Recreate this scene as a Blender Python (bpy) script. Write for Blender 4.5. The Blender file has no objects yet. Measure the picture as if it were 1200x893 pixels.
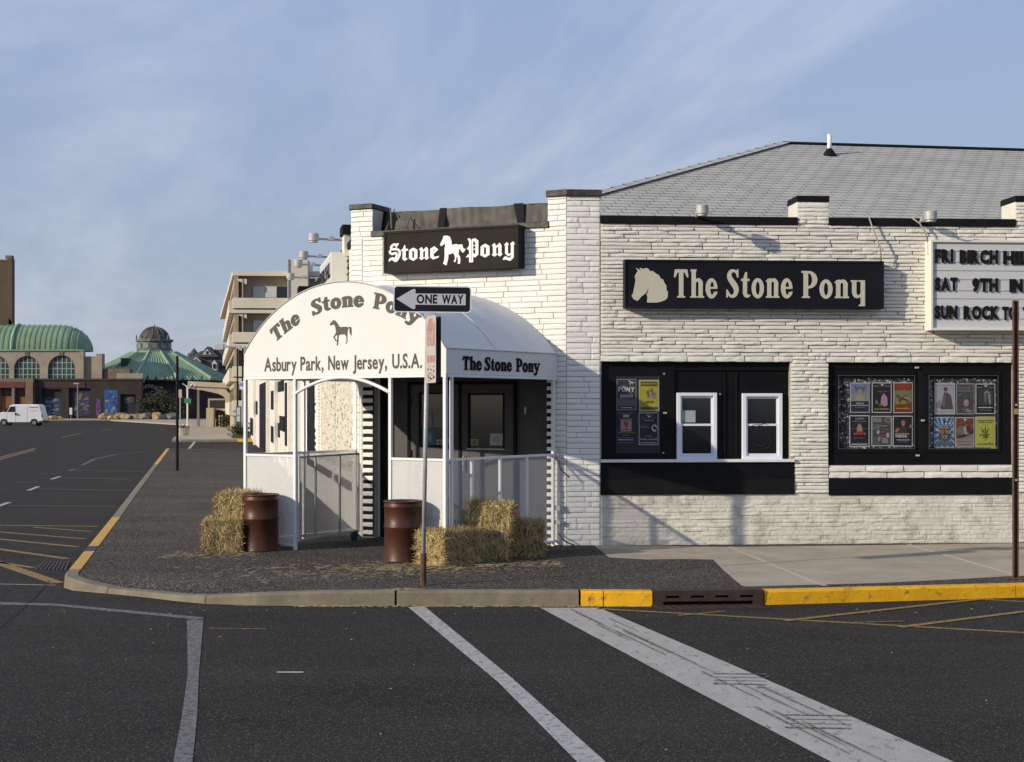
import bpy, bmesh, math, random
import numpy as np
from mathutils import Matrix, Vector
from math import radians, sin, cos, pi, sqrt, atan2

sc = bpy.context.scene
# ------------------------------------------------------------------ camera, light, exposure
EYE, FOC, HX, HY = 2.4, 1700.0, 600.0, 475.0       # eye height; focal length and horizon of the 1200 x 893 photograph
cam_d = bpy.data.cameras.new('camera'); cam = bpy.data.objects.new('camera', cam_d)
sc.collection.objects.link(cam); sc.camera = cam
cam.location = (0, 0, EYE); cam.rotation_euler = (radians(90), 0, 0)
cam_d.sensor_width = 36; cam_d.lens = 36 * FOC / 1200; cam_d.shift_y = (HY - 446.5) / 1200
cam_d.clip_start = 0.1; cam_d.clip_end = 6000

SUN_AZ, SUN_EL = radians(28.5), radians(20)         # light travels towards +X+Y at 28.5 degrees from +X
w = bpy.data.worlds.new('World'); sc.world = w; w.use_nodes = True
nt = w.node_tree; nt.nodes.clear()
def wn(t): return nt.nodes.new(t)
sky = wn('ShaderNodeTexSky'); sky.sky_type = 'NISHITA'; sky.sun_disc = False
sky.sun_elevation = SUN_EL
sky.sun_rotation = atan2(-cos(SUN_AZ), -sin(SUN_AZ))
sky.air_density = 1.0; sky.dust_density = 0.7; sky.ozone_density = 1.6
tc = wn('ShaderNodeTexCoord'); sep = wn('ShaderNodeSeparateXYZ'); nt.links.new(tc.outputs['Generated'], sep.inputs[0])
ad = wn('ShaderNodeMath'); ad.operation = 'ADD'; ad.inputs[1].default_value = 0.22; nt.links.new(sep.outputs['Z'], ad.inputs[0])
mx_ = wn('ShaderNodeMath'); mx_.operation = 'MAXIMUM'; mx_.inputs[1].default_value = 0.1; nt.links.new(ad.outputs[0], mx_.inputs[0])
dx = wn('ShaderNodeMath'); dx.operation = 'DIVIDE'; nt.links.new(sep.outputs['X'], dx.inputs[0]); nt.links.new(mx_.outputs[0], dx.inputs[1])
dy = wn('ShaderNodeMath'); dy.operation = 'DIVIDE'; nt.links.new(sep.outputs['Y'], dy.inputs[0]); nt.links.new(mx_.outputs[0], dy.inputs[1])
cmb = wn('ShaderNodeCombineXYZ'); nt.links.new(dx.outputs[0], cmb.inputs[0]); nt.links.new(dy.outputs[0], cmb.inputs[1])
mp = wn('ShaderNodeMapping'); mp.inputs['Scale'].default_value = (0.7, 1.5, 1); mp.inputs['Location'].default_value = (3.1, 1.7, 0)
mp0 = wn('ShaderNodeMapping'); mp0.inputs['Rotation'].default_value = (0, 0, radians(-118)); nt.links.new(cmb.outputs[0], mp0.inputs[0]); nt.links.new(mp0.outputs[0], mp.inputs[0])
n1 = wn('ShaderNodeTexNoise'); n1.inputs['Scale'].default_value = 0.9; n1.inputs['Detail'].default_value = 9; n1.inputs['Roughness'].default_value = 0.62; n1.inputs['Distortion'].default_value = 0.35
nt.links.new(mp.outputs[0], n1.inputs['Vector'])
cr = wn('ShaderNodeValToRGB'); cr.color_ramp.elements[0].position = 0.47; cr.color_ramp.elements[1].position = 0.74
cr.color_ramp.elements[0].color = (0, 0, 0, 1); cr.color_ramp.elements[1].color = (.70, .70, .70, 1)
nt.links.new(n1.outputs['Fac'], cr.inputs[0])
mixc = wn('ShaderNodeMixRGB'); mixc.inputs[2].default_value = (7.0, 7.3, 8.4, 1)
nt.links.new(cr.outputs[0], mixc.inputs[0])
veil = wn('ShaderNodeMixRGB'); veil.inputs[0].default_value = 0.80; veil.inputs[2].default_value = (3.45, 4.45, 6.8, 1)
hz = wn('ShaderNodeValToRGB'); hz.color_ramp.elements[0].position = 0.0; hz.color_ramp.elements[1].position = 0.30
hz.color_ramp.elements[0].color = (.405, .46, .565, 1); hz.color_ramp.elements[1].color = (.355, .47, .73, 1); nt.links.new(sep.outputs['Z'], hz.inputs[0])
hm = wn('ShaderNodeMixRGB'); hm.blend_type = 'MULTIPLY'; hm.inputs[0].default_value = 1; hm.inputs[2].default_value = (10, 10, 10, 1); nt.links.new(hz.outputs[0], hm.inputs[1]); nt.links.new(hm.outputs[0], veil.inputs[2])
nt.links.new(sky.outputs[0], veil.inputs[1]); nt.links.new(veil.outputs[0], mixc.inputs[1])
bg = wn('ShaderNodeBackground'); bg.inputs[1].default_value = 0.085
nt.links.new(mixc.outputs[0], bg.inputs[0]); wo = wn('ShaderNodeOutputWorld'); nt.links.new(bg.outputs[0], wo.inputs[0])

sl = bpy.data.lights.new('sun', 'SUN'); sl.energy = 3.9; sl.angle = radians(0.6); sl.color = (1.0, .885, .71)
so = bpy.data.objects.new('sun', sl); sc.collection.objects.link(so); so.location = (-20, -10, 30)
sd = Vector((cos(SUN_AZ) * cos(SUN_EL), sin(SUN_AZ) * cos(SUN_EL), -sin(SUN_EL)))
so.rotation_euler = sd.to_track_quat('-Z', 'Y').to_euler()
sc.view_settings.view_transform = 'Standard'; sc.view_settings.look = 'None'; sc.view_settings.gamma = 1; sc.view_settings.exposure = 0.22

rnd = random.Random(7)
# ------------------------------------------------------------------ materials
MATS = {}
def mat(name, col, rough=.8, var=.0, vscale=3.0, bump=0.0, bscale=30.0, metal=0.0, col2=None, thr=(.45, .6), spec=.35, obj_rand=0.0, detail=5, stretch=None, transl=0.0):
    """base colour varied by noise (var), optionally mixed with col2 by a thresholded noise; fine bump"""
    if name in MATS: return MATS[name]
    m = bpy.data.materials.new(name); m.use_nodes = True; t = m.node_tree; N = t.nodes; L = t.links
    b = N['Principled BSDF']; b.inputs['Roughness'].default_value = rough; b.inputs['Metallic'].default_value = metal
    b.inputs['Specular IOR Level'].default_value = spec
    c = N.new('ShaderNodeTexCoord'); src = c.outputs['Object']
    if stretch:
        q = N.new('ShaderNodeMapping'); q.inputs['Scale'].default_value = stretch; L.new(src, q.inputs[0]); src = q.outputs[0]
    n = N.new('ShaderNodeTexNoise'); n.inputs['Scale'].default_value = vscale; n.inputs['Detail'].default_value = detail; n.inputs['Roughness'].default_value = .62
    L.new(src, n.inputs['Vector'])
    r = N.new('ShaderNodeValToRGB'); r.color_ramp.elements[0].position = .3; r.color_ramp.elements[1].position = .7
    lo = [max(0, x * (1 - var)) for x in col]; hi = [x * (1 + var) for x in col]
    r.color_ramp.elements[0].color = (*lo, 1); r.color_ramp.elements[1].color = (*hi, 1)
    L.new(n.outputs['Fac'], r.inputs[0]); out = r.outputs[0]
    if col2:
        n2 = N.new('ShaderNodeTexNoise'); n2.inputs['Scale'].default_value = vscale * 2.3; n2.inputs['Detail'].default_value = 8; n2.inputs['Roughness'].default_value = .7
        L.new(src, n2.inputs['Vector'])
        r2 = N.new('ShaderNodeValToRGB'); r2.color_ramp.elements[0].position = thr[0]; r2.color_ramp.elements[1].position = thr[1]
        L.new(n2.outputs['Fac'], r2.inputs[0])
        mi = N.new('ShaderNodeMixRGB'); L.new(r2.outputs[0], mi.inputs[0]); L.new(out, mi.inputs[1]); mi.inputs[2].default_value = (*col2, 1); out = mi.outputs[0]
    if obj_rand:
        oi = N.new('ShaderNodeObjectInfo'); mr = N.new('ShaderNodeMapRange'); mr.inputs[3].default_value = 1 - obj_rand; mr.inputs[4].default_value = 1 + obj_rand * .5
        L.new(oi.outputs['Random'], mr.inputs[0]); hs = N.new('ShaderNodeHueSaturation'); L.new(mr.outputs[0], hs.inputs['Value']); L.new(out, hs.inputs['Color']); out = hs.outputs[0]
    L.new(out, b.inputs['Base Color'])
    if bump:
        nb = N.new('ShaderNodeTexNoise'); nb.inputs['Scale'].default_value = bscale; nb.inputs['Detail'].default_value = 6; nb.inputs['Roughness'].default_value = .6
        L.new(src, nb.inputs['Vector']); bp = N.new('ShaderNodeBump'); bp.inputs['Strength'].default_value = bump; bp.inputs['Distance'].default_value = .02
        L.new(nb.outputs['Fac'], bp.inputs['Height']); L.new(bp.outputs[0], b.inputs['Normal'])
    if transl:
        tr = N.new('ShaderNodeBsdfTranslucent'); tr.inputs[0].default_value = (*col, 1); ms = N.new('ShaderNodeMixShader'); ms.inputs[0].default_value = transl
        L.new(b.outputs[0], ms.inputs[1]); L.new(tr.outputs[0], ms.inputs[2]); L.new(ms.outputs[0], N['Material Output'].inputs['Surface'])
    MATS[name] = m; return m

def asphalt(name, base, speck, grit, bumpd, scale, patch=.25, sp_hi=.78, tint=(1, .97, .93)):
    m = bpy.data.materials.new(name); m.use_nodes = True; t = m.node_tree; N = t.nodes; L = t.links
    b = N['Principled BSDF']; b.inputs['Roughness'].default_value = .93; b.inputs['Specular IOR Level'].default_value = .12
    c = N.new('ShaderNodeTexCoord')
    big = N.new('ShaderNodeTexNoise'); big.inputs['Scale'].default_value = .55; big.inputs['Detail'].default_value = 7; big.inputs['Roughness'].default_value = .65
    mpp = N.new('ShaderNodeMapping'); mpp.inputs['Scale'].default_value = (.5, 1.3, 1); L.new(c.outputs['Object'], mpp.inputs[0]); L.new(mpp.outputs[0], big.inputs['Vector'])
    r = N.new('ShaderNodeValToRGB'); r.color_ramp.elements[0].position = .3; r.color_ramp.elements[1].position = .72
    r.color_ramp.elements[0].color = (*[base * (1 - patch) * q for q in tint], 1); r.color_ramp.elements[1].color = (*[base * (1 + patch) * q for q in tint], 1)
    L.new(big.outputs['Fac'], r.inputs[0])
    fine = N.new('ShaderNodeTexVoronoi'); fine.inputs['Scale'].default_value = scale; L.new(c.outputs['Object'], fine.inputs['Vector'])
    wnz = N.new('ShaderNodeTexWhiteNoise'); L.new(fine.outputs['Color'], wnz.inputs['Vector'])
    r2 = N.new('ShaderNodeValToRGB'); r2.color_ramp.elements[0].position = sp_hi; r2.color_ramp.elements[1].position = 1.0
    r2.color_ramp.elements[0].color = (0, 0, 0, 1); r2.color_ramp.elements[1].color = (1, 1, 1, 1); L.new(wnz.outputs['Value'], r2.inputs[0])
    mi = N.new('ShaderNodeMixRGB'); L.new(r2.outputs[0], mi.inputs[0]); L.new(r.outputs[0], mi.inputs[1]); mi.inputs[2].default_value = (speck, speck * .93, speck * .83, 1)
    dk = N.new('ShaderNodeMixRGB'); dk.blend_type = 'MULTIPLY'; dk.inputs[0].default_value = grit
    n3 = N.new('ShaderNodeTexNoise'); n3.inputs['Scale'].default_value = scale * .45; n3.inputs['Detail'].default_value = 4; L.new(c.outputs['Object'], n3.inputs['Vector'])
    r3 = N.new('ShaderNodeValToRGB'); r3.color_ramp.elements[0].position = .35; r3.color_ramp.elements[1].position = .6; L.new(n3.outputs['Fac'], r3.inputs[0])
    L.new(mi.outputs[0], dk.inputs[1]); L.new(r3.outputs[0], dk.inputs[2]); L.new(dk.outputs[0], b.inputs['Base Color'])
    bp = N.new('ShaderNodeBump'); bp.inputs['Strength'].default_value = 1.0; bp.inputs['Distance'].default_value = bumpd
    L.new(fine.outputs['Distance'], bp.inputs['Height']); L.new(bp.outputs[0], b.inputs['Normal'])
    MATS[name] = m; return m

def worn_paint(name, col, under=(.05, .048, .047), thr=(.42, .58), scale=9, stretch=(1, 1, 1)):
    return mat(name, col, .75, .1, scale, .3, 60, col2=under, thr=thr, stretch=stretch)

ASPH = asphalt('road_asphalt', .0345, .15, .4, .003, 95, .32, .84, (1,.86,.76))
PATH = asphalt('path_asphalt', .070, .30, .75, .006, 62, .50, .68, (1,.84,.68))
CONC = mat('concrete_paving', (.37, .315, .24), .9, .16, 1.2, .3, 50, col2=(.26,.22,.17), thr=(.5, .8))
KERB = mat('kerb_concrete', (.19, .165, .115), .9, .22, 3, .4, 40, col2=(.14, .12, .09), thr=(.5, .75))
YELK = mat('kerb_yellow_paint', (.74, .38, .004), .6, .16, 4, .3, 40, col2=(.16, .10, .035), thr=(.55, .70))
YELL = mat('kerb_yellow_dull', (.50, .30, .06), .7, .12, 4, .3, 40, col2=(.2, .16, .09), thr=(.55, .7))
RPW = worn_paint('road_white_paint', (.38, .37, .35), thr=(.50, .68), scale=7)
RPF = worn_paint('road_faded_white', (.17, .165, .155), thr=(.44, .62), scale=7)
RPC = worn_paint('crosswalk_paint', (.37, .35, .32), thr=(.56, .72), scale=4.5, stretch=(1, .45, 1))
RPY = worn_paint('road_yellow_paint', (.30, .19, .05), thr=(.44, .66), scale=8)
STONEM = mat('painted_stone', (.76, .73, .655), .7, .09, 1.6, .55, 22, col2=(.40, .35, .28), thr=(.60, .78), obj_rand=.08, spec=.3)
STONEW = mat('painted_wall', (.66, .63, .56), .75, .08, 1.6, .5, 16, col2=(.30, .27, .23), thr=(.60, .74), spec=.3)
BRICKM = mat('painted_brick', (.80, .78, .73), .7, .05, 2.5, .35, 22, col2=(.45, .42, .36), thr=(.68, .8), obj_rand=.05, spec=.3)
STONEG = mat('stone_joint', (.36, .33, .275), .9, .2, 3, .4, 30)
BRICKW = mat('painted_mortar', (.45, .43, .38), .85, .1, 3, .4, 30)
BLACKT = mat('black_trim_paint', (.008, .008, .008), .7, .3, 5, .25, 40, spec=.15)
BLACKB = mat('black_board', (.006, .006, .0075), .5, .3, 3, .05, 20, spec=.14)
BLACKR = mat('roofing_felt', (.055, .05, .045), .5, .35, 2.2, .9, 9, col2=(.02, .02, .02), thr=(.5, .6))
TARP = mat('tarp', (.075, .066, .055), .6, .3, 1.5, .7, 5, spec=.3)
SHING = mat('shingle', (.44, .43, .395), .9, .12, 1.5, .3, 90, obj_rand=.1)
CANVAS = mat('awning_canvas', (.74, .735, .72), .6, .035, 1.2, .35, 3.5, transl=.10)
WMETAL = mat('white_metal', (.72, .72, .72), .45, .05, 6, .1, 60)
ALU = mat('galvanised_metal', (.40, .40, .39), .45, .2, 8, .1, 60, metal=.15)
GREYD = mat('door_paint', (.058, .054, .053), .5, .15, 3, .1, 30)
GLASS = mat('dark_glass', (.008, .009, .010), .08, .2, 2, spec=.7)
WVINYL = mat('white_vinyl', (.70, .72, .78), .4, .03, 4)
BROWN = mat('drum_paint', (.060, .021, .011), .42, .25, 3, .15, 25, col2=(.10, .05, .03), thr=(.64, .76), spec=.3)
RUST = mat('rusty_steel', (.085, .045, .026), .8, .3, 9, .4, 60, col2=(.18, .10, .06), thr=(.55, .7))
CAST = mat('cast_iron', (.045, .026, .020), .6, .25, 8, .3, 50)
STRAW = [mat('straw_%s' % n, c, .8, .25, 9, 0) for n, c in (('pale', (.64, .51, .26)), ('gold', (.44, .33, .14)), ('brown', (.22, .15, .055)))]
STRAWC = mat('straw_core', (.13, .09, .035), .95, .4, 14, .8, 30)
CREAM = mat('sign_cream', (.52, .49, .38), .5, .04, 4)
LETW = mat('letter_white', (.78, .76, .72), .5, .03, 4)
LETD = mat('letter_grey', (.068, .064, .053), .6, .03, 4)
LETB = mat('letter_black', (.010, .009, .009), .8, .03, 4, spec=.15)
SIGNB = mat('sign_black', (.008, .008, .012), .5, .2, 2, .05, 20, spec=.18)
SIGNG = mat('sign_charcoal', (.026, .023, .019), .8, .15, 2, .05, 20, spec=.12)
PLINTH = mat('painted_plinth', (.64, .60, .52), .8, .12, 1.4, .6, 14, col2=(.22,.19,.14), thr=(.50, .76), spec=.25)
INTER = mat('dark_interior', (.006, .006, .006), .9)

def flat(name, col, rough=.6): return mat(name, col, rough, .06, 4)

# expanded metal sheet: diamond openings in a thin white sheet
def mesh_mat(name, col, cover, pitch=.016):
    m = bpy.data.materials.new(name); m.use_nodes = True; t = m.node_tree; N = t.nodes; L = t.links
    b = N['Principled BSDF']; b.inputs['Base Color'].default_value = (*col, 1); b.inputs['Roughness'].default_value = .5
    c = N.new('ShaderNodeTexCoord'); s = N.new('ShaderNodeSeparateXYZ'); L.new(c.outputs['Object'], s.inputs[0])
    sx = N.new('ShaderNodeMath'); sx.operation = 'ADD'; L.new(s.outputs['X'], sx.inputs[0]); L.new(s.outputs['Y'], sx.inputs[1])
    def M(op, a, b_):
        q = N.new('ShaderNodeMath'); q.operation = op
        for i, v in enumerate((a, b_)):
            if v is None: continue
            if isinstance(v, (int, float)): q.inputs[i].default_value = v
            else: L.new(v, q.inputs[i])
        return q.outputs[0]
    zz = M('MULTIPLY', s.outputs['Z'], .55)
    u = M('FRACT', M('DIVIDE', M('ADD', sx.outputs[0], zz), pitch), None)
    v = M('FRACT', M('DIVIDE', M('SUBTRACT', sx.outputs[0], zz), pitch), None)
    a = 1 - sqrt(1 - cover)
    hit = M('MAXIMUM', M('LESS_THAN', u, a), M('LESS_THAN', v, a))
    tr = N.new('ShaderNodeBsdfTransparent'); mx = N.new('ShaderNodeMixShader')
    L.new(hit, mx.inputs[0]); L.new(tr.outputs[0], mx.inputs[1]); L.new(b.outputs[0], mx.inputs[2]); L.new(mx.outputs[0], N['Material Output'].inputs['Surface'])
    return m
MESHP = mesh_mat('expanded_metal', (.80, .80, .79), .60, .011)
MESHG = mesh_mat('gate_mesh', (.17, .17, .175), .42, .009)

# ------------------------------------------------------------------ geometry helpers
class MB:
    def __init__(s): s.v = []; s.f = []; s.m = []
    def add(s, vs, fs, mi=0):
        o = len(s.v); s.v.extend(tuple(p) for p in vs); s.f.extend(tuple(i + o for i in f) for f in fs); s.m.extend([mi] * len(fs)); return s
    def box(s, x0, x1, y0, y1, z0, z1, mi=0):
        if x0 > x1: x0, x1 = x1, x0
        if y0 > y1: y0, y1 = y1, y0
        if z0 > z1: z0, z1 = z1, z0
        return s.add([(x0,y0,z0),(x1,y0,z0),(x1,y1,z0),(x0,y1,z0),(x0,y0,z1),(x1,y0,z1),(x1,y1,z1),(x0,y1,z1)],
            [(0,3,2,1),(4,5,6,7),(0,1,5,4),(1,2,6,5),(2,3,7,6),(3,0,4,7)], mi)
    def prism(s, pts, y0, y1, mi=0):          # polygon in x,z pushed along y
        n = len(pts); area = sum(pts[i][0]*pts[(i+1)%n][1]-pts[(i+1)%n][0]*pts[i][1] for i in range(n))
        if area < 0: pts = pts[::-1]
        vs = [(x, y0, z) for x, z in pts] + [(x, y1, z) for x, z in pts]
        fs = [tuple(range(n)), tuple(range(2*n-1, n-1, -1))] + [(i, i+n, (i+1)%n+n, (i+1)%n) for i in range(n)]
        return s.add(vs, fs, mi)
    def slab(s, pts, z0, z1, mi=0):           # polygon in x,y (ccw) pushed along z ; z0/z1 numbers or lists
        n = len(pts); area = sum(pts[i][0]*pts[(i+1)%n][1]-pts[(i+1)%n][0]*pts[i][1] for i in range(n))
        if area < 0:
            pts = pts[::-1]
            if isinstance(z1, list): z1 = z1[::-1]
        za = z0 if isinstance(z0, list) else [z0]*n; zb = z1 if isinstance(z1, list) else [z1]*n
        vs = [(p[0], p[1], za[i]) for i, p in enumerate(pts)] + [(p[0], p[1], zb[i]) for i, p in enumerate(pts)]
        fs = [tuple(range(n-1, -1, -1)), tuple(range(n, 2*n))] + [(i, (i+1)%n, (i+1)%n+n, i+n) for i in range(n)]
        return s.add(vs, fs, mi)
    def tube(s, pts, r, n=8, mi=0, cap=True):
        pts = [Vector(p) for p in pts]; rs = r if isinstance(r, (list, tuple)) else [r]*len(pts); rings = []
        for i, p in enumerate(pts):
            d = (pts[min(i+1, len(pts)-1)] - pts[max(i-1, 0)]).normalized()
            a = d.orthogonal().normalized() if abs(d.z) > .9 else d.cross(Vector((0,0,1))).normalized(); b = d.cross(a)
            rings.append([p + (a*cos(2*pi*k/n) + b*sin(2*pi*k/n))*rs[i] for k in range(n)])
        vs = [v for q in rings for v in q]; fs = []
        for i in range(len(pts)-1):
            for k in range(n): fs.append((i*n+k, i*n+(k+1)%n, (i+1)*n+(k+1)%n, (i+1)*n+k))
        if cap: fs += [tuple(range(n-1, -1, -1)), tuple((len(pts)-1)*n+k for k in range(n))]
        return s.add(vs, fs, mi)
    def lathe(s, prof, n=24, c=(0,0,0), mi=0, a0=0.0):
        vs = []; fs = []
        for r, z in prof: vs += [(c[0]+r*cos(a0+2*pi*k/n), c[1]+r*sin(a0+2*pi*k/n), c[2]+z) for k in range(n)]
        for i in range(len(prof)-1):
            for k in range(n): fs.append((i*n+k, i*n+(k+1)%n, (i+1)*n+(k+1)%n, (i+1)*n+k))
        return s.add(vs, fs, mi)

COL = sc.collection; WM = {}
def mesh_of(name, mb, mats, smooth=False):
    me = bpy.data.meshes.new(name); me.from_pydata(mb.v, [], mb.f)
    for m in (mats if isinstance(mats, (list, tuple)) else [mats]): me.materials.append(m)
    if any(mb.m): me.polygons.foreach_set('material_index', mb.m)
    if smooth: me.polygons.foreach_set('use_smooth', [True]*len(me.polygons))
    me.update(); return me
def link(name, data, parent=None, frame=None):
    o = bpy.data.objects.new(name, data); COL.objects.link(o)
    W = frame if frame is not None else (WM[parent.name] if parent is not None else Matrix())
    WM[o.name] = W.copy()
    if parent is not None: o.parent = parent; o.matrix_basis = WM[parent.name].inverted() @ W
    else: o.matrix_basis = W
    return o
def obj(name, mb, mats, parent=None, frame=None, bevel=0, smooth=False, kind=None):
    o = link(name, mesh_of(name, mb, mats, smooth), parent, frame)
    if bevel:
        b = o.modifiers.new('bevel', 'BEVEL'); b.width = bevel; b.segments = 2; b.limit_method = 'ANGLE'
    if kind: o['kind'] = kind
    return o
def tag(o, label, cat, group=None):
    o['label'] = label; o['category'] = cat
    if group: o['group'] = group
    return o
def thing(name, label, cat, frame=None, group=None):
    return tag(link(name, None, None, frame if frame is not None else Matrix()), label, cat, group)
def struct(name, mb, mats, parent=None, **k):
    o = obj(name, mb, mats, parent, **k)
    if parent is None: o['kind'] = 'structure'
    return o
def T(x, y, z=0, deg=0): return Matrix.Translation((x, y, z)) @ Matrix.Rotation(radians(deg), 4, 'Z')
def copy_thing(root, frame, label, group=None):
    r = root.copy(); COL.objects.link(r); WM[r.name] = frame; r.matrix_basis = frame; r['label'] = label
    for ch in list(root.children):
        c = ch.copy(); COL.objects.link(c); c.parent = r
        for g in ch.children:
            d = g.copy(); COL.objects.link(d); d.parent = c
    return r
# points of the site survey, taken from the photograph: ground point, and point on an upright plane
def gp(px, py, z=0.0):
    Y = FOC*(EYE-z)/(py-HY); return ((px-HX)/FOC*Y, Y)
class Wall:
    """upright plane: local x runs along it to the right, y into it, z up"""
    def __init__(s, x, y, deg): s.o = Vector((x, y)); s.a = radians(deg); s.M = T(x, y, 0, deg); s.u = Vector((cos(s.a), sin(s.a))); s.n = Vector((-sin(s.a), cos(s.a)))
    def at(s, px, py=475, d=0.0):           # d = distance in front of the plane
        k = (px-HX)/FOC; o = s.o - s.n*d
        t = (k*o.y - o.x)/(s.u.x - k*s.u.y); Y = o.y + t*s.u.y
        return t, EYE-(py-HY)/FOC*Y
    def pt(s, x, y=0): p = s.o + s.u*x + s.n*y; return (p.x, p.y)

# ------------------------------------------------------------------ lettering
def _seg(P, a, b):
    ax, ay = a; bx, by = b; dx_, dy_ = bx-ax, by-ay; L2 = dx_*dx_+dy_*dy_+1e-12
    t = np.clip(((P[0]-ax)*dx_+(P[1]-ay)*dy_)/L2, 0, 1); return np.hypot(P[0]-ax-t*dx_, P[1]-ay-t*dy_), t
def sdf(op, P):
    k = op[0]
    if k == 'r':
        x0, y0, x1, y1 = op[1:]; qx = np.abs(P[0]-(x0+x1)/2)-(x1-x0)/2; qy = np.abs(P[1]-(y0+y1)/2)-(y1-y0)/2
        return np.maximum(qx, qy)
    if k == 's':
        d = None; pts = op[1]; cps = []
        for i in range(len(pts)-1):
            p0 = pts[max(i-1, 0)]; p1 = pts[i]; p2 = pts[i+1]; p3 = pts[min(i+2, len(pts)-1)]
            for j in range(4):
                t = j/4; cps.append(tuple(.5*((2*p1[c])+(-p0[c]+p2[c])*t+(2*p0[c]-5*p1[c]+4*p2[c]-p3[c])*t*t+(-p0[c]+3*p1[c]-3*p2[c]+p3[c])*t**3) for c in range(3)))
        cps.append(pts[-1])
        for a, b in zip(cps, cps[1:]):
            dd, t = _seg(P, a[:2], b[:2]); q = dd-(a[2]+(b[2]-a[2])*t); d = q if d is None else np.minimum(d, q)
        return d
    if k == 'e':
        cx, cy, rx, ry = op[1:]; q = np.hypot((P[0]-cx)/rx, (P[1]-cy)/ry); return (q-1)*min(rx, ry)
    if k == 'p':
        pts = op[1]; n = len(pts); d = None; ins = np.zeros(P[0].shape, bool)
        for i in range(n):
            a, b = pts[i], pts[(i+1) % n]; dd, _ = _seg(P, a, b); d = dd if d is None else np.minimum(d, dd)
            if a[1] != b[1]:
                c = (a[1] > P[1]) != (b[1] > P[1]); ins ^= c & (P[0] < (b[0]-a[0])*(P[1]-a[1])/(b[1]-a[1])+a[0])
        return np.where(ins, -d, d)
def render_glyph(ops, bold=0.0, step=.02):
    xs = np.arange(-.15, 1.15, step); ys = np.arange(-.4, 1.12, step); P = np.meshgrid(xs, ys)
    D = np.full(P[0].shape, 9.0)
    for op in ops:
        if op[0] == '-': D = np.maximum(D, -sdf(op[1], P))
        else: D = np.minimum(D, sdf(op, P))
    D = D - bold; verts = []; faces = []; idx = {}
    def vid(x, y):
        k = (round(x, 5), round(y, 5))
        if k not in idx: idx[k] = len(verts); verts.append(k)
        return idx[k]
    for j in range(len(ys)-1):
        i = 0
        while i < len(xs)-1:
            c = [(i, j), (i+1, j), (i+1, j+1), (i, j+1)]; d = [D[q[1], q[0]] for q in c]
            if all(q >= 0 for q in d): i += 1; continue
            if all(q < 0 for q in d):
                i2 = i+1
                while i2 < len(xs)-1 and D[j, i2+1] < 0 and D[j+1, i2+1] < 0: i2 += 1
                faces.append((vid(xs[i], ys[j]), vid(xs[i2], ys[j]), vid(xs[i2], ys[j+1]), vid(xs[i], ys[j+1]))); i = i2; continue
            poly = []
            for k in range(4):
                a, b = c[k], c[(k+1) % 4]; da, db = d[k], d[(k+1) % 4]
                if da < 0: poly.append(vid(xs[a[0]], ys[a[1]]))
                if (da < 0) != (db < 0):
                    t = da/(da-db); poly.append(vid(xs[a[0]]+t*(xs[b[0]]-xs[a[0]]), ys[a[1]]+t*(ys[b[1]]-ys[a[1]])))
            q = [poly[k] for k in range(len(poly)) if poly[k] != poly[k-1]]
            if len(set(q)) >= 3: faces.append(tuple(dict.fromkeys(q)))
            i += 1
    return verts, faces
R = lambda *a: ('r', *a)
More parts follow.
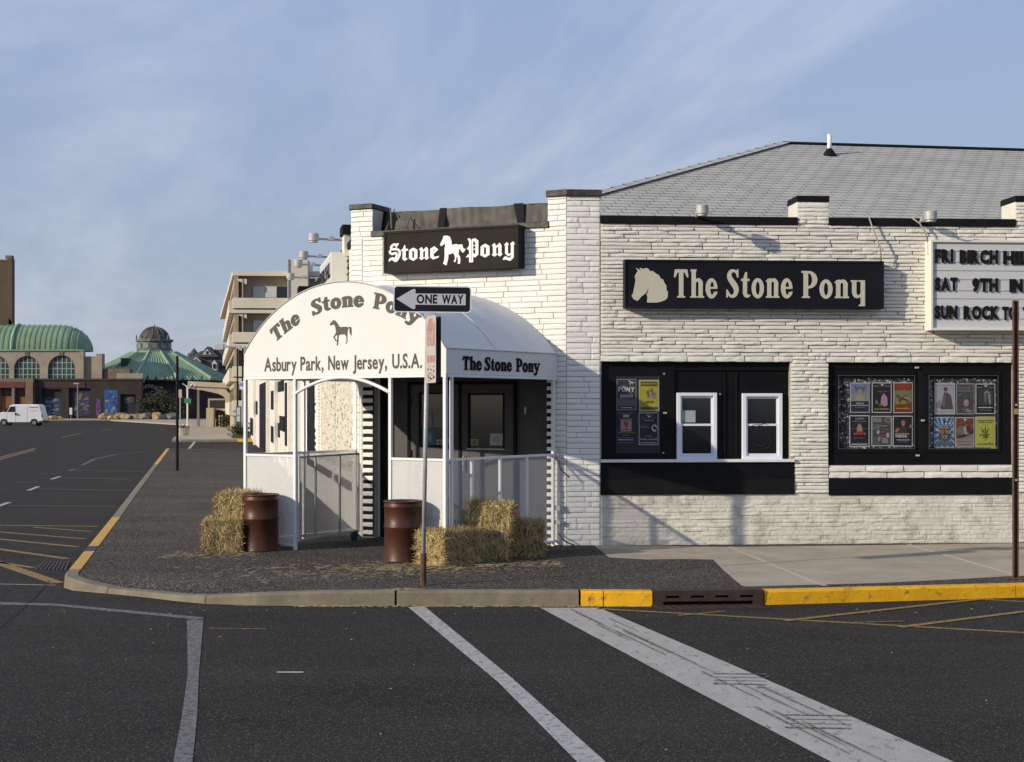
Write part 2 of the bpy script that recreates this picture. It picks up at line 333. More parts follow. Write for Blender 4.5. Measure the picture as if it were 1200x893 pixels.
SERIF = {
 'T': (.56, [R(.20, 0, .36, 1), R(.05, .93, .51, 1), ('p', [(0,.74),(.045,.73),(.13,.90),(.21,.93),(.21,1),(.04,1)]), ('p', [(.56,.74),(.515,.73),(.43,.90),(.35,.93),(.35,1),(.52,1)]), R(.13, 0, .43, .04)]),
 'h': (.52, [R(.05, 0, .20, 1), ('p', [(.0,.97),(.05,.92),(.2,.92),(.24,1.0),(.02,1.0)]), ('s', [(.16,.50,.02),(.24,.62,.035),(.33,.625,.06),(.40,.53,.075),(.40,.4,.075),(.40,.08,.075)]), R(0,0,.25,.04), R(.29,0,.53,.04), R(.325,0,.475,.12)]),
 'n': (.52, [R(.05, 0, .20, .66), ('p', [(-.02,.58),(.06,.56),(.2,.6),(.2,.68),(.14,.68)]), ('s', [(.16,.50,.02),(.24,.62,.035),(.33,.625,.06),(.40,.53,.075),(.40,.4,.075),(.40,.08,.075)]), R(0,0,.25,.04), R(.29,0,.53,.04), R(.325,0,.475,.12)]),
 'e': (.46, [('e', .22,.33,.225,.35), ('-', ('e', .245,.33,.085,.27)), ('-', R(.25,.19,.6,.325)), R(.1,.325,.43,.375), ('s', [(.2,.04,.045),(.3,.05,.04),(.39,.13,.03),(.43,.2,.016)])]),
 'o': (.49, [('e', .24,.33,.24,.35), ('-', ('e', .24,.33,.09,.27))]),
 't': (.34, [R(.08,.12,.23,.66), ('p', [(.0,.60),(.09,.66),(.17,.9),(.23,.9),(.23,.6)]), R(0,.60,.33,.66), ('s', [(.155,.16,.075),(.19,.07,.06),(.27,.05,.045),(.34,.07,.02)])]),
 'S': (.50, [('s', [(.43,.80,.025),(.40,.90,.035),(.30,.955,.04),(.18,.93,.055),(.115,.82,.075),(.14,.68,.09),(.25,.53,.10),(.36,.38,.10),(.395,.24,.085),(.34,.09,.065),(.22,.035,.045),(.12,.08,.035),(.05,.20,.025)]), R(0,0,.045,.27), R(.425,.72,.47,1)]),
 'P': (.60, [R(.08,0,.24,1), R(.0,.95,.3,1), R(.02,0,.31,.045), ('e', .27,.68,.32,.32), ('-', ('e', .26,.68,.15,.26)), ('-', R(-.2,.1,.08,.94)), R(.08,0,.24,1)]),
 'y': (.56, [R(.05,.2,.20,.66), R(0,.62,.25,.66), ('s', [(.125,.22,.075),(.17,.09,.065),(.27,.05,.045),(.36,.10,.03),(.40,.18,.02)]), R(.38,-.27,.53,.66), R(.30,.62,.53,.66), R(.31,-.30,.53,-.26)]),
 'Y': (.58, [('s', [(.10,.58,.075),(.20,.35,.08),(.30,.12,.075)]), ('s', [(.49,.60,.03),(.36,.25,.05),(.26,-.05,.06),(.17,-.2,.06),(.06,-.17,.07)]), R(-.01,.61,.26,.68), R(.38,.61,.60,.68)])}
BLACKLETTER = {
 'S': (.60, [('s', [(.50,.98,.01),(.42,.90,.055),(.26,.93,.05),(.14,.82,.06),(.12,.72,.05),(.20,.66,.05),(.40,.66,.05),(.55,.56,.055),(.57,.36,.05),(.50,.16,.045),(.36,.0,.05),(.22,.10,.05),(.06,.10,.035),(.02,.0,.02)]),
       ('s', [(.08,.62,.03),(.05,.50,.05),(.16,.40,.055),(.34,.44,.055),(.42,.34,.05),(.36,.16,.04)]), ('s', [(.10,.16,.035),(.24,.14,.055),(.36,.02,.05)]), ('s', [(.36,.9,.05),(.40,.78,.03)])]),
 't': (.33, [('p', [(.05,.1),(.17,-.02),(.30,.08),(.28,.13),(.21,.12),(.21,.54),(.33,.56),(.33,.64),(.21,.64),(.18,.86),(.15,.86),(.07,.64),(0,.61),(0,.55),(.07,.54)])]),
 'o': (.46, [('p', [(0,.1),(.22,-.03),(.43,.1),(.43,.56),(.22,.69),(.01,.56)]), ('-', ('p', [(.155,.15),(.275,.09),(.275,.49),(.155,.55)]))]),
 'n': (.50, [('p', [(0,.10),(.13,-.01),(.25,.10),(.20,.14),(.20,.56),(.13,.70),(0,.59),(.06,.54),(.06,.14)]), ('p', [(.27,.10),(.39,-.01),(.51,.10),(.46,.14),(.46,.57),(.38,.70),(.19,.50),(.2,.44),(.32,.54),(.32,.14)])]),
 'e': (.46, [('p', [(.02,.1),(.17,-.01),(.44,.09),(.46,.17),(.40,.14),(.22,.12),(.18,.20),(.18,.30),(.42,.52),(.22,.71),(.02,.58)]), ('-', ('p', [(.17,.38),(.27,.51),(.17,.59)]))]),
 'P': (.60, [('p', [(.05,1.0),(.16,1.02),(.23,.90),(.23,-.2),(.30,-.2),(.30,-.25),(.13,-.25),(.13,.04),(-.03,.02),(.06,.14),(.13,.18),(.13,.40),(.02,.47),(.10,.60),(.13,.62),(.13,.86)]), R(.27,-.25,.315,.98), ('p', [(.31,.92),(.40,1.02),(.57,.88),(.57,.14),(.42,.0),(.31,.08),(.31,.22),(.44,.16),(.44,.78),(.36,.88),(.31,.84)]), R(.3,.62,.46,.645), R(.3,.42,.46,.445)]),
 'y': (.48, [('p', [(.02,.58),(.13,.72),(.22,.60),(.18,.54),(.18,.14),(.24,.08),(.34,.16),(.34,.57),(.30,.62),(.42,.74),(.52,.62),(.46,.57),(.46,-.10),(.30,-.27),(.08,-.18),(-.06,-.2),(.0,-.08),(.08,-.02),(.22,-.12),(.34,-.06),(.34,.06),(.22,-.02),(.06,.12),(.06,.54)])])}
GC = {}
def sglyph(ch, font, bold):
    k = (ch, id(font), bold)
    if k not in GC: GC[k] = (font[ch][0], *render_glyph(font[ch][1], bold))
    return GC[k]
FC = {}
def fglyph(ch, bold=0.0):
    """glyph of the built-in sans font as flat mesh, cap height about 1"""
    k = (ch, bold)
    if k in FC: return FC[k]
    cu = bpy.data.curves.new('glyph', 'FONT'); cu.body = ch; cu.size = 1.0; cu.offset = bold; cu.resolution_u = 3
    o = bpy.data.objects.new('glyph', cu); COL.objects.link(o)
    dg = bpy.context.evaluated_depsgraph_get(); me = bpy.data.meshes.new_from_object(o.evaluated_get(dg))
    v = [(q.co.x/.682, q.co.y/.682) for q in me.vertices]; f = [tuple(p.vertices) for p in me.polygons]
    bpy.data.objects.remove(o); bpy.data.curves.remove(cu); bpy.data.meshes.remove(me)
    if v:
        x0 = min(q[0] for q in v); wd = max(q[0] for q in v)-x0; v = [(a-x0, b) for a, b in v]
    else: wd = .3
    FC[k] = (wd, v, f); return FC[k]
def lay(mb, text, x0, x1, z0, zh, y, font=None, bold=0.0, gap=.09, mi=0, warp=None, space=.34, each=None):
    """set a line of text between x0 and x1, baseline z0, cap height zh; warp maps (x,z)->(x,z)"""
    gl = []; x = 0
    for ch in text:
        if ch == ' ': x += space; continue
        wd, v, f = sglyph(ch, font, bold) if font is not None else fglyph(ch, bold)
        gl.append((x, v, f)); x += wd+gap
    tot = x-gap; k = (x1-x0)/tot
    for gx, v, f in gl:
        pts = [(x0+(gx+a)*k, z0+b*zh) for a, b in v]
        if warp: pts = [warp(*p) for p in pts]
        if each is not None:
            q = MB(); n = len(pts); q.add([(p[0], y, p[1]) for p in pts], f); each.append(q)
        else: mb.add([(p[0], y, p[1]) for p in pts], f, mi)
def shape(mb, pts, box, y, mi=0, aspect_fix=True):
    """polygon given in picture-style coordinates (y down), fitted into box x0,x1,z0,z1"""
    xs = [p[0] for p in pts]; ys = [p[1] for p in pts]; x0, x1, z0, z1 = box
    q = [(x0+(p[0]-min(xs))/(max(xs)-min(xs))*(x1-x0), z1-(p[1]-min(ys))/(max(ys)-min(ys))*(z1-z0)) for p in pts]
    from mathutils.geometry import tessellate_polygon
    tr = tessellate_polygon([[Vector((a, b, 0)) for a, b in q]])
    fs = []
    for a, b, c in tr:
        ar = (q[b][0]-q[a][0])*(q[c][1]-q[a][1])-(q[c][0]-q[a][0])*(q[b][1]-q[a][1])
        fs.append((a, b, c) if ar > 0 else (a, c, b))
    mb.add([(a, y, b) for a, b in q], fs, mi)
PONY_A = [(220,185),(185,225),(150,255),(125,295),(150,320),(190,305),(230,295),(255,350),(268,420),(275,480),(250,530),(205,585),(240,640),(270,690),(300,688),(272,640),(240,590),(290,540),(303,560),(300,700),(290,785),(315,785),(330,700),(335,560),(350,540),(470,530),(510,580),(520,700),(492,748),(520,745),(538,700),(535,560),(545,440),(565,400),(590,400),(580,460),(600,530),(630,575),(635,500),(632,400),(605,360),(580,365),(545,385),(530,360),(380,362),(345,340),(300,260),(265,215),(240,205)]
PONY_B = [(190,190),(160,200),(150,260),(110,335),(90,375),(115,410),(150,395),(190,350),(200,400),(185,480),(190,600),(180,720),(155,790),(175,800),(192,785),(190,815),(230,825),(240,780),(265,680),(270,590),(310,592),(370,565),(400,640),(405,700),(380,750),(400,770),(425,745),(440,650),(460,660),(470,740),(460,800),(510,805),(520,720),(510,650),(480,600),(490,500),(510,490),(540,550),(570,575),(605,545),(625,485),(600,495),(575,475),(565,410),(540,390),(480,400),(430,380),(340,395),(330,300),(300,220),(250,195)]
HEAD = [(165,148),(190,155),(240,185),(262,190),(235,145),(265,145),(300,165),(360,145),(400,155),(440,205),(480,200),(520,220),(555,255),(600,270),(635,320),(640,345),(690,360),(715,430),(750,470),(755,560),(780,590),(775,700),(740,745),(640,785),(560,800),(390,800),(378,790),(388,700),(370,645),(390,612),(406,560),(401,508),(394,558),(375,598),(345,635),(280,680),(240,725),(205,770),(130,745),(85,680),(90,660),(115,620),(150,440),(160,380),(145,300),(180,235),(205,205)]
# ------------------------------------------------------------------ ground, road, kerbs, pavement
SW = .15                                            # pavement height above the road
g = MB(); g.add([(-2500,-2500,-.03),(2500,-2500,-.03),(2500,2500,-.03),(-2500,2500,-.03)], [(0,1,2,3)])
struct('ground', g, mat('far_ground', (.16,.145,.12), .95, .2, .02, 0))
g = MB(); g.add([(-320,-60,0),(260,-60,0),(260,225,0),(-320,225,0)], [(0,1,2,3)]); struct('road', g, ASPH)

KP = [(*gp(194.7,525.7,.16),.16),(*gp(157.7,571.3,.16),.16),(*gp(130.6,605.8,.16),.16),(*gp(102.3,640,.16),.16),(*gp(80,667,.16),.16),
      (-5.99,19.45,.16),(-5.89,19.1,.155),(-5.68,18.8,.14),(-5.38,18.62,.10),(-5.02,18.42,.062),(-4.57,18.13,.066),(-4.1,17.78,.075),(-3.71,17.55,.095),(-3.06,17.40,.14),(-2.4,17.36,.165),(-1.38,17.36,.178),
      (.8,17.34,.178),(1.68,17.32,.178),(3.03,17.44,.170),(6.4,18.13,.16),(14,19.7,.15)]
def offset(P, d):
    out = []
    for i in range(len(P)):
        a = Vector(P[max(i-1,0)][:2]); b = Vector(P[i][:2]); c = Vector(P[min(i+1,len(P)-1)][:2])
        n = Vector((0,0))
        for u in ((b-a), (c-b)):
            if u.length > 1e-6: u = u.normalized(); n += Vector((-u.y, u.x))
        n.normalize(); out.append((b.x+n.x*d, b.y+n.y*d))
    return out
kin = offset(KP, .17); kin2 = offset(KP, .72)
seg_len = [0]
for a, b in zip(KP, KP[1:]): seg_len.append(seg_len[-1]+math.dist(a[:2], b[:2]))
def kerb_at(s):
    i = max(0, min(len(KP)-2, next((k for k in range(len(seg_len)-1) if seg_len[k+1] >= s), len(KP)-2)))
    t = (s-seg_len[i])/(seg_len[i+1]-seg_len[i])
    L_ = lambda p, q: tuple(p[k]+(q[k]-p[k])*t for k in range(len(p)))
    return L_(KP[i], KP[i+1]), L_(kin[i], kin[i+1])
def s_of(x, y):
    best = (9e9, 0)
    for i in range(len(KP)-1):
        a = Vector(KP[i][:2]); b = Vector(KP[i+1][:2]); t = max(0, min(1, (Vector((x,y))-a).dot(b-a)/(b-a).length_squared)); q = a+(b-a)*t
        d = (q-Vector((x,y))).length
        if d < best[0]: best = (d, seg_len[i]+t*(b-a).length)
    return best[1]
kerb = link('kerb', None); kerb['kind'] = 'structure'
def kerb_run(s0, s1, m, name='kerb_stone', gap=.006, label=None):
    mb = MB(); cuts = [s0+gap]+[x for x in seg_len if s0+gap+.02 < x < s1-gap-.02]+[s1-gap]
    ring = []
    for s in cuts:
        (ox, oy, h), (ix, iy) = kerb_at(s); ux, uy = (ix-ox)/.17, (iy-oy)/.17; q = .022
        ring.append([(ox-ux*.012, oy-uy*.012, -.02), (ox, oy, h-q), (ox+ux*q*.5, oy+uy*q*.5, h-q*.3), (ox+ux*q, oy+uy*q, h), (ix, iy, h+.002), (ix, iy, -.02)])
    vs = [p for r_ in ring for p in r_]; n = 6; fs = []
    for i in range(len(ring)-1):
        for k in range(n): fs.append((i*n+k, i*n+(k+1)%n, (i+1)*n+(k+1)%n, (i+1)*n+k)[::-1])
    fs += [tuple(range(n)), tuple(range((len(ring)-1)*n+n-1, (len(ring)-1)*n-1, -1))]
    mb.add(vs, fs); o = obj(name, mb, m, kerb)
    if label: o['label'] = label
    return o
sA = s_of(*gp(180,544,.16)); sB = s_of(*gp(130.6,605.8,.16)); sC = s_of(*gp(102.3,640,.16)); sD = s_of(*gp(97,646,.16)); sE = s_of(*gp(80,667,.16))
def runs(a, b, n, m):
    for k in range(n): kerb_run(a+(b-a)*k/n, a+(b-a)*(k+1)/n, m)
runs(0, sA, 4, YELL); runs(sA, sB, 9, KERB); runs(sB, sC, 3, YELL); kerb_run(sC, sD, CAST, 'kerb_inlet'); kerb_run(sD, sE, YELL)
s1 = s_of(-3.71,17.55); s2 = s_of(*gp(463,710)); s3 = s_of(*gp(680,710)); s4 = s_of(*gp(707,710)); s5 = s_of(1.68,17.32); s6 = s_of(3.03,17.44); s7 = s_of(*gp(1191,700.5))
runs(sE, s1, 2, KERB); kerb_run(s1, s2, KERB); kerb_run(s2, s3, KERB, gap=.02); kerb_run(s3, s4, YELK); kerb_run(s4, s5, YELK); kerb_run(s6, s7, YELK); runs(s7, seg_len[-1], 3, YELK)

# asphalt path between the kerb and the building
A0 = (1.41, 23.3); FAC = Wall(*A0, 3.87)
C1 = FAC.pt(-.536); CH_DEG = 24.0
CL = 3.753; C2 = (C1[0]-CL*cos(radians(CH_DEG)), C1[1]+CL*sin(radians(CH_DEG)))
CHA = Wall(*C2, -CH_DEG); LEF = Wall(*C2, -78.4)    # corner wall; side wall running up the side street (x grows towards the corner)
mb = MB(); nK = len(KP)
vs = [(kin[i][0], kin[i][1], KP[i][2]-.006) for i in range(nK)]+[(kin2[i][0], kin2[i][1], SW) for i in range(nK)]
mb.add(vs, [(i, i+1, nK+i+1, nK+i) for i in range(nK-1)])
far = kin2[0]; end = kin2[-1]
inner = [(p[0], p[1], SW) for p in kin2]+[(18,34,SW),(14,80,SW),(-4,78,SW)]
mb.add(inner, [tuple(range(len(inner)))])
struct('pavement', mb, PATH)
# concrete paving with pale joint strips, laid on the same pavement
slabs = link('concrete_paving', None); slabs['kind'] = 'structure'
def gz(px, py): x, y = gp(px, py, SW); return (x, y)
kr = lambda s: kerb_at(s)[1]
wl = lambda s: FAC.pt(s, .05)
j1a, j1b = gz(856,641.2), gz(967,687); j2a, j2b = gz(1066,638.5), gz(1196,675)
z0, z1 = SW-.05, SW+.004
def zk(p): return z1
P1 = [wl(-.1), gz(714,653), gz(760,655.5), gz(802,655), gz(835.6,655.5), gz(848,668), gz(869,686), kr(s6+.02), j1b, j1a]
P2 = [j1a, j1b, j2b, j2a]; P3 = [j2a, j2b, (10.5,18.95+.25), wl(9.6)]
for P in (P1, P2, P3):
    cx = sum(p[0] for p in P)/len(P); cy = sum(p[1] for p in P)/len(P)
    q = [(p[0]+(cx-p[0])*.004, p[1]+(cy-p[1])*.004) for p in P]
    zt = [z1+(max(0, 1-abs((p[1]-18.2))/1.0)*.006) for p in q]
    m_ = MB().slab(q, z0, z1); obj('paving_slab', m_, CONC, slabs)
JM = mat('joint_mortar', (.40,.35,.28), .9, .1, 8, .2, 40)
for a, b in ((j1a, j1b), (j2a, j2b)):
    d = Vector(b)-Vector(a); n_ = Vector((-d.y, d.x)).normalized()*.035
    obj('joint', MB().slab([(a[0]-n_.x,a[1]-n_.y),(b[0]-n_.x,b[1]-n_.y),(b[0]+n_.x,b[1]+n_.y),(a[0]+n_.x,a[1]+n_.y)], z0, z1+.004), JM, slabs)

# painted lines: sheets 4 mm above the road
def mark(name, pts, m, z=.004):
    q = MB(); P = [gp(px, py) for px, py in pts]
    ar = sum(P[i][0]*P[(i+1)%len(P)][1]-P[(i+1)%len(P)][0]*P[i][1] for i in range(len(P)))
    if ar < 0: P = P[::-1]
    q.add([(x, y, z) for x, y in P], [tuple(range(len(P)))]); return struct(name, q, m)
def line(name, a, b, wd, m, z=.004):
    A = Vector(gp(*a)); B = Vector(gp(*b)); n_ = (B-A); n_ = Vector((-n_.y, n_.x)).normalized()*wd/2; q = MB()
    q.add([(A.x-n_.x,A.y-n_.y,z),(B.x-n_.x,B.y-n_.y,z),(B.x+n_.x,B.y+n_.y,z),(A.x+n_.x,A.y+n_.y,z)], [(0,1,2,3) if n_.length else (0,1,2,3)]); return struct(name, q, m)
mark('crosswalk_line', [(478,711.5),(498,711.5),(600,795),(716,899),(682,899),(584,800)], RPW)
mark('crosswalk_band', [(633,712.5),(702,712.5),(850,776),(1000,841),(1130,899),(985,899),(800,802)], RPC)
mark('stop_line', [(219,727),(238.5,725.5),(233,790),(231,840),(225,899),(202,899),(213,840),(220,790)], RPF)
mark('stop_line', [(0,706),(62,707.5),(239,723.8),(238,727),(62,710),(0,709)], RPF)
line('road_yellow_line', (700,713.5), (1230,743.5), .085, RPY)
line('road_yellow_line', (920,728), (1150,702.5), .10, RPY, .008)
line('road_yellow_line', (1055,735.5), (1225,714), .10, RPY, .008)
line('road_yellow_line', (1150,702.5), (1230,707), .08, RPY)
line('road_yellow_line', (795,722), (850,716.8), .05, RPY, .008)
line('road_yellow_line', (1000,730.5), (1060,729), .05, RPY, .012)
line('road_yellow_line', (244,736.5), (312,737.3), .035, RPY)
for a, b, wd, m in (((11,592.5),(135.5,593.5),.09,RPF),((44,573),(153,575),.09,RPF),((70,560),(150,561.5),.09,RPF),((86,551),(170,553),.09,RPF),
    ((-20,615.5),(114.6,617),.13,RPY),((39,618),(107,623),.10,RPY),((-20,622),(100,631.7),.11,RPY),((-20,630),(91,641),.12,RPY),((-20,641),(79,655),.13,RPY),
    ((-20,656),(39,665.5),.10,RPY),((-10,657),(68,683.5),.19,RPY),((-10,684.5),(65,686),.05,RPW),
    ((-4,594),(11,588.6),.13,RPW),((33,575),(45,570.2),.13,RPW),((60,561.8),(70.5,558.3),.13,RPW),((81,551.8),(87.8,549.8),.13,RPF),((21,565.2),(34,565.2),.1,RPF),((47,555.2),(58,555.2),.1,RPF),
    ((96.6,545),(111,538),.13,RPF),((111,538),(135.5,532.6),.13,RPF),((135.5,532.6),(172,529.6),.1,RPF)):
    line('parking_line', a, b, wd, m)
for a, b in (((-40,546.5),(41.9,525.2)),((-40,549.5),(41,527)),((72.7,512.7),(95,507.7)),((118,504.6),(130,502.5)),((220,527.5),(232,513.5)),((296,512),(303,523))):
    line('centre_line' if a[0] < 200 else 'crosswalk_line', a, b, .14 if a[0] < 200 else .16, RPY if a[0] < 200 else RPW)
# tar-sealed crack and small litter
TARM = mat('sealing_tar', (.008,.008,.008), .95, .1, 5)
q = MB(); cp = [gp(px,py) for px,py in ((58,681),(50,690),(42,699),(31,709),(14,724),(-8,742))]
for a, b in zip(cp, cp[1:]):
    q.add([(a[0],a[1]-.03,.008),(b[0],b[1]-.03,.008),(b[0],b[1]+.03,.008),(a[0],a[1]+.03,.008)], [(0,1,2,3)])
struct('sealed_crack', q, TARM)
LIT = flat('litter_white', (.45,.44,.4))
q = MB(); x, y = gp(340,788); q.box(x-.12, x+.12, y-.012, y+.012, .001, .006)
tag(obj('straw_stalk', q, LIT), 'short pale stalk lying alone on the dark road in front', 'litter')
q = MB()
for k in range(60):
    x, y = gp(rnd.uniform(30,1190), 712+rnd.random()**2*10 if k % 3 else rnd.uniform(712,880)); s = rnd.uniform(.002,.006)
    q.box(x-s*rnd.uniform(1,3), x+s, y-s, y+s, 0, .006)
obj('road_grit', q, flat('grit', (.3,.29,.26)), kind='stuff')
# tyre-scuffed grate outlines on the crosswalk band
SC = mat('scuff_mark', (.075,.07,.066), .9, .3, 12, col2=(.28,.265,.245), thr=(.48,.58))
for cx_, cy_, k in ((868,796,1.0),(960,846,1.25)):
    q = MB()
    for j in range(4):
        a = gp(cx_-32*k, cy_-6*k+j*4*k); b = gp(cx_+30*k, cy_-5*k+j*4*k)
        if j in (1,2): q.add([(a[0],a[1]-.008,.008),(b[0],b[1]-.008,.008),(b[0],b[1]+.008,.008),(a[0],a[1]+.008,.008)], [(0,1,2,3)])
        else: q.add([(a[0],a[1]-.02,.008),(b[0],b[1]-.02,.008),(b[0],b[1]+.02,.008),(a[0],a[1]+.02,.008)], [(0,1,2,3)])
    struct('skid_mark', q, SC)
r_ = random.Random(31)
for k in range(16):
    t0 = r_.uniform(.0,.75); t1 = min(1, t0+r_.uniform(.08,.3)); o_ = r_.uniform(.25,.8)
    A_ = [gp(633+(985-633)*t+(69+(145-69)*t)*o_, 712.5+(899-712.5)*t) for t in (t0, t1)]
    a, b = Vector(A_[0]), Vector(A_[1]); n_ = (b-a).normalized(); n_ = Vector((-n_.y, n_.x))*r_.uniform(.006,.016); q = MB()
    q.add([(a.x-n_.x,a.y-n_.y,.008+.0003*k),(b.x-n_.x*.3,b.y-n_.y*.3,.008+.0003*k),(b.x+n_.x*.3,b.y+n_.y*.3,.008+.0003*k),(a.x+n_.x,a.y+n_.y,.008+.0003*k)], [(3,2,1,0)]); struct('paint_streak', q, SC)

# storm drain inlet in the front kerb
W_ = Wall(1.68,17.32, math.degrees(atan2(.12,1.35))); Lw = 1.355
dr = thing('storm_drain', 'dark brown cast iron kerb inlet with four small slots between yellow kerbs', 'drain', W_.M)
q = MB(); H_ = .185
sl_ = [.155+.30*k for k in range(4)]; xs = [0]
q.box(.01,Lw-.01,-.02,.0,.125,H_); q.box(.01,Lw-.01,-.02,.0,.058,.098)
prev = .01
for x in sl_+[None]:
    e_ = x if x is not None else Lw-.01
    q.box(prev, e_, -.02, 0, .098, .125); prev = (x+.165) if x is not None else 0
q.box(.01,.12,-.02,0,0,.058); q.box(Lw-.14,Lw-.01,-.02,0,0,.058)
q.box(.01,Lw-.01,0,.2,H_-.02,H_)
obj('inlet_face', q, CAST, dr); obj('inlet_throat', MB().box(.01,Lw-.01,.06,.15,-.02,.15), INTER, dr)
q = MB()
for k in range(11):
    x = .06+k*.12; q.add([(x,-.30,.004),(x+.05,-.30,.004),(x-.02,-.03,.004),(x-.07,-.03,.004),(x,-.30,.014),(x+.05,-.30,.014),(x-.02,-.03,.014),(x-.07,-.03,.014)], [(4,5,6,7),(0,1,5,4),(1,2,6,5),(2,3,7,6),(3,0,4,7)])
    if k == 0: first = q
    obj('grate_bar', q, CAST, dr); q = MB()
obj('grate_frame', MB().box(-.02,1.34,-.33,-.305,0,.016).box(-.02,1.34,-.028,-.005,0,.016), CAST, dr)
obj('grate_pit', MB().box(0,1.33,-.30,-.03,.0005,.002), INTER, dr)
gx = [gp(*p) for p in ((40.7,667.5),(79,668.6),(82.5,658.8),(50.5,658.8))]
dr2 = thing('drain_grate', 'iron road grate beside the yellow kerb at the left corner', 'drain', T(0,0))
obj('grate_pit', MB().slab(gx, .0005, .002), INTER, dr2)
for k in range(8):
    t0, t1 = k/8+.02, k/8+.085
    L2 = lambda a, b, t: (a[0]+(b[0]-a[0])*t, a[1]+(b[1]-a[1])*t)
    obj('grate_bar', MB().slab([L2(gx[0],gx[1],t0),L2(gx[0],gx[1],t1),L2(gx[3],gx[2],t1),L2(gx[3],gx[2],t0)], .002, .014), CAST, dr2)

# ------------------------------------------------------------------ the tavern
TAV = thing('corner_bar_building', 'single storey white painted brick bar on the street corner with black trim', 'building', FAC.M)
def wall_boxes(mb, x0, x1, z0, z1, holes, y0, y1):
    xs = sorted({x0, x1, *[min(max(h[i], x0), x1) for h in holes for i in (0,1)]}); zs = sorted({z0, z1, *[min(max(h[i], z0), z1) for h in holes for i in (2,3)]})
    for a, b in zip(xs, xs[1:]):
        for c, d in zip(zs, zs[1:]):
            if any(h[0] <= (a+b)/2 <= h[1] and h[2] <= (c+d)/2 <= h[3] for h in holes): continue
            mb.box(a, b, y0, y1, c, d)
F = FAC
def fx(px, d=0): return F.at(px, 475, d)[0]
def fz(px, py, d=0): return F.at(px, py, d)[1]
def frect(x0, x1, ya, yb, d=0): m_ = (x0+x1)/2; return (fx(x0,d), fx(x1,d), fz(m_,yb,d), fz(m_,ya,d))
O1 = frect(704.5,926,424,539); B1 = frect(703.5,930.5,538.5,580); O2 = frect(970.5,1186.5,425,545); B2 = frect(971,1187,560,580)
FEND = 9.8; TOPZ = 5.34
REC = .15
wallmb = MB(); wall_boxes(wallmb, 0, FEND, 0, TOPZ, [O1, O2], 0, .35)
wallmb.box(O1[0]-.1, O1[1]+.1, REC, .34, O1[2]-.1, O1[3]+.1); wallmb.box(O2[0]-.1, O2[1]+.1, REC, .34, O2[2]-.1, O2[3]+.1)
fw = obj('facade_wall', wallmb, STONEG, TAV)

def stone_variant(seed, rough, edge):
    r_ = random.Random(seed); nx, nz = 6, 3; vs = []; fs = []
    for j in range(nz):
        for i in range(nx):
            u = i/(nx-1); v = j/(nz-1); ux = u
            if i == 0: ux = edge*r_.uniform(.2,1)
            if i == nx-1: ux = 1-edge*r_.uniform(.2,1)
            vz = .03+.94*v + (r_.uniform(-.10,.10)*rough if j != 1 else 0)
            dep = -((.92 if j == 0 else .55)+r_.uniform(-.12,.12)*rough) if j != 1 else -(1+r_.uniform(-.25,.2)*rough)
            if i in (0, nx-1): dep *= .75
            vs.append((ux, dep, vz))
    def I(i, j): return j*nx+i
    for j in range(nz-1):
        for i in range(nx-1): fs.append((I(i,j), I(i+1,j), I(i+1,j+1), I(i,j+1)))
    border = [I(i,0) for i in range(nx)]+[I(nx-1,j) for j in range(1,nz)]+[I(i,nz-1) for i in range(nx-2,-1,-1)]+[I(0,j) for j in range(nz-2,0,-1)]
    o = len(vs)
    for b in border: x, y, z = vs[b]; vs.append((x, .25, z))
    n = len(border)
    for k in range(n): fs.append((border[k], o+k, o+(k+1)%n, border[(k+1)%n]))
    return vs, fs
def variants(nm, m, n, rough, edge):
    out = []
    for k in range(n):
        vs, fs = stone_variant(k*31+len(nm), rough, edge); me = bpy.data.meshes.new(nm); me.from_pydata(vs, [], fs); me.materials.append(m); me.update(); out.append((me, vs, fs))
    return out
def lay_courses(x0, x1, z0, z1, hr, lr, skips, gap, seed, jitter=0):
    r_ = random.Random(seed); out = []; z = z0; row = 0
    while z < z1-.03:
        h = min(r_.uniform(*hr), z1-z)
        if z1-z-h < .03: h = z1-z
        iv = [(x0, x1)]
        for (a, b, c, d) in skips:
            if c < z+h-.012 and d > z+.012:
                n_ = []
                for p, q_ in iv:
                    if b <= p or a >= q_: n_.append((p, q_)); continue
                    if a > p: n_.append((p, a))
                    if b < q_: n_.append((b, q_))
                iv = n_
        for p, q_ in iv:
            x = p; L0 = r_.uniform(.15, lr[1])
            while x < q_-.02:
                L_ = L0 if L0 else r_.uniform(*lr); L0 = None
                if q_-x-L_ < .12: L_ = q_-x
                out.append((x+gap/2, z+gap*.5, L_-gap, h-gap, r_.random())); x += L_
        z += h; row += 1
    return out
BUILT = {'stone': 0, 'brick': 0}
def place_stones(items, nm, vari, parent, wall, depth, limit, rest_name, vis=None, rest_m=None):
    """the largest ones in view as objects of their own, the rest joined"""
    order = sorted(items, key=lambda t: -t[2]*t[3]); rest = MB(); k = 0
    for (x, z, L_, h, r_) in order:
        me, vs, fs = vari[int(r_*997) % len(vari)]; dp = depth*(.6+.8*((r_*7.13) % 1))
        flip = (int(r_*1e4) % 2)
        if k < limit and (vis is None or vis(x, z)):
            o = bpy.data.objects.new(nm, me); COL.objects.link(o); o.parent = parent
            base = WM[parent.name].inverted() @ wall.M
            o.matrix_basis = base @ Matrix.Translation((x, 0, z)) @ Matrix.Diagonal((L_, dp, h, 1)); k += 1
        else: rest.add([(x+a*L_, b*dp, z+c*h) for a, b, c in vs], fs)
    if rest.v: obj(rest_name, rest, rest_m, parent, frame=wall.M, kind='stuff')
    return k
SV = variants('stone', STONEM, 14, .5, .015)
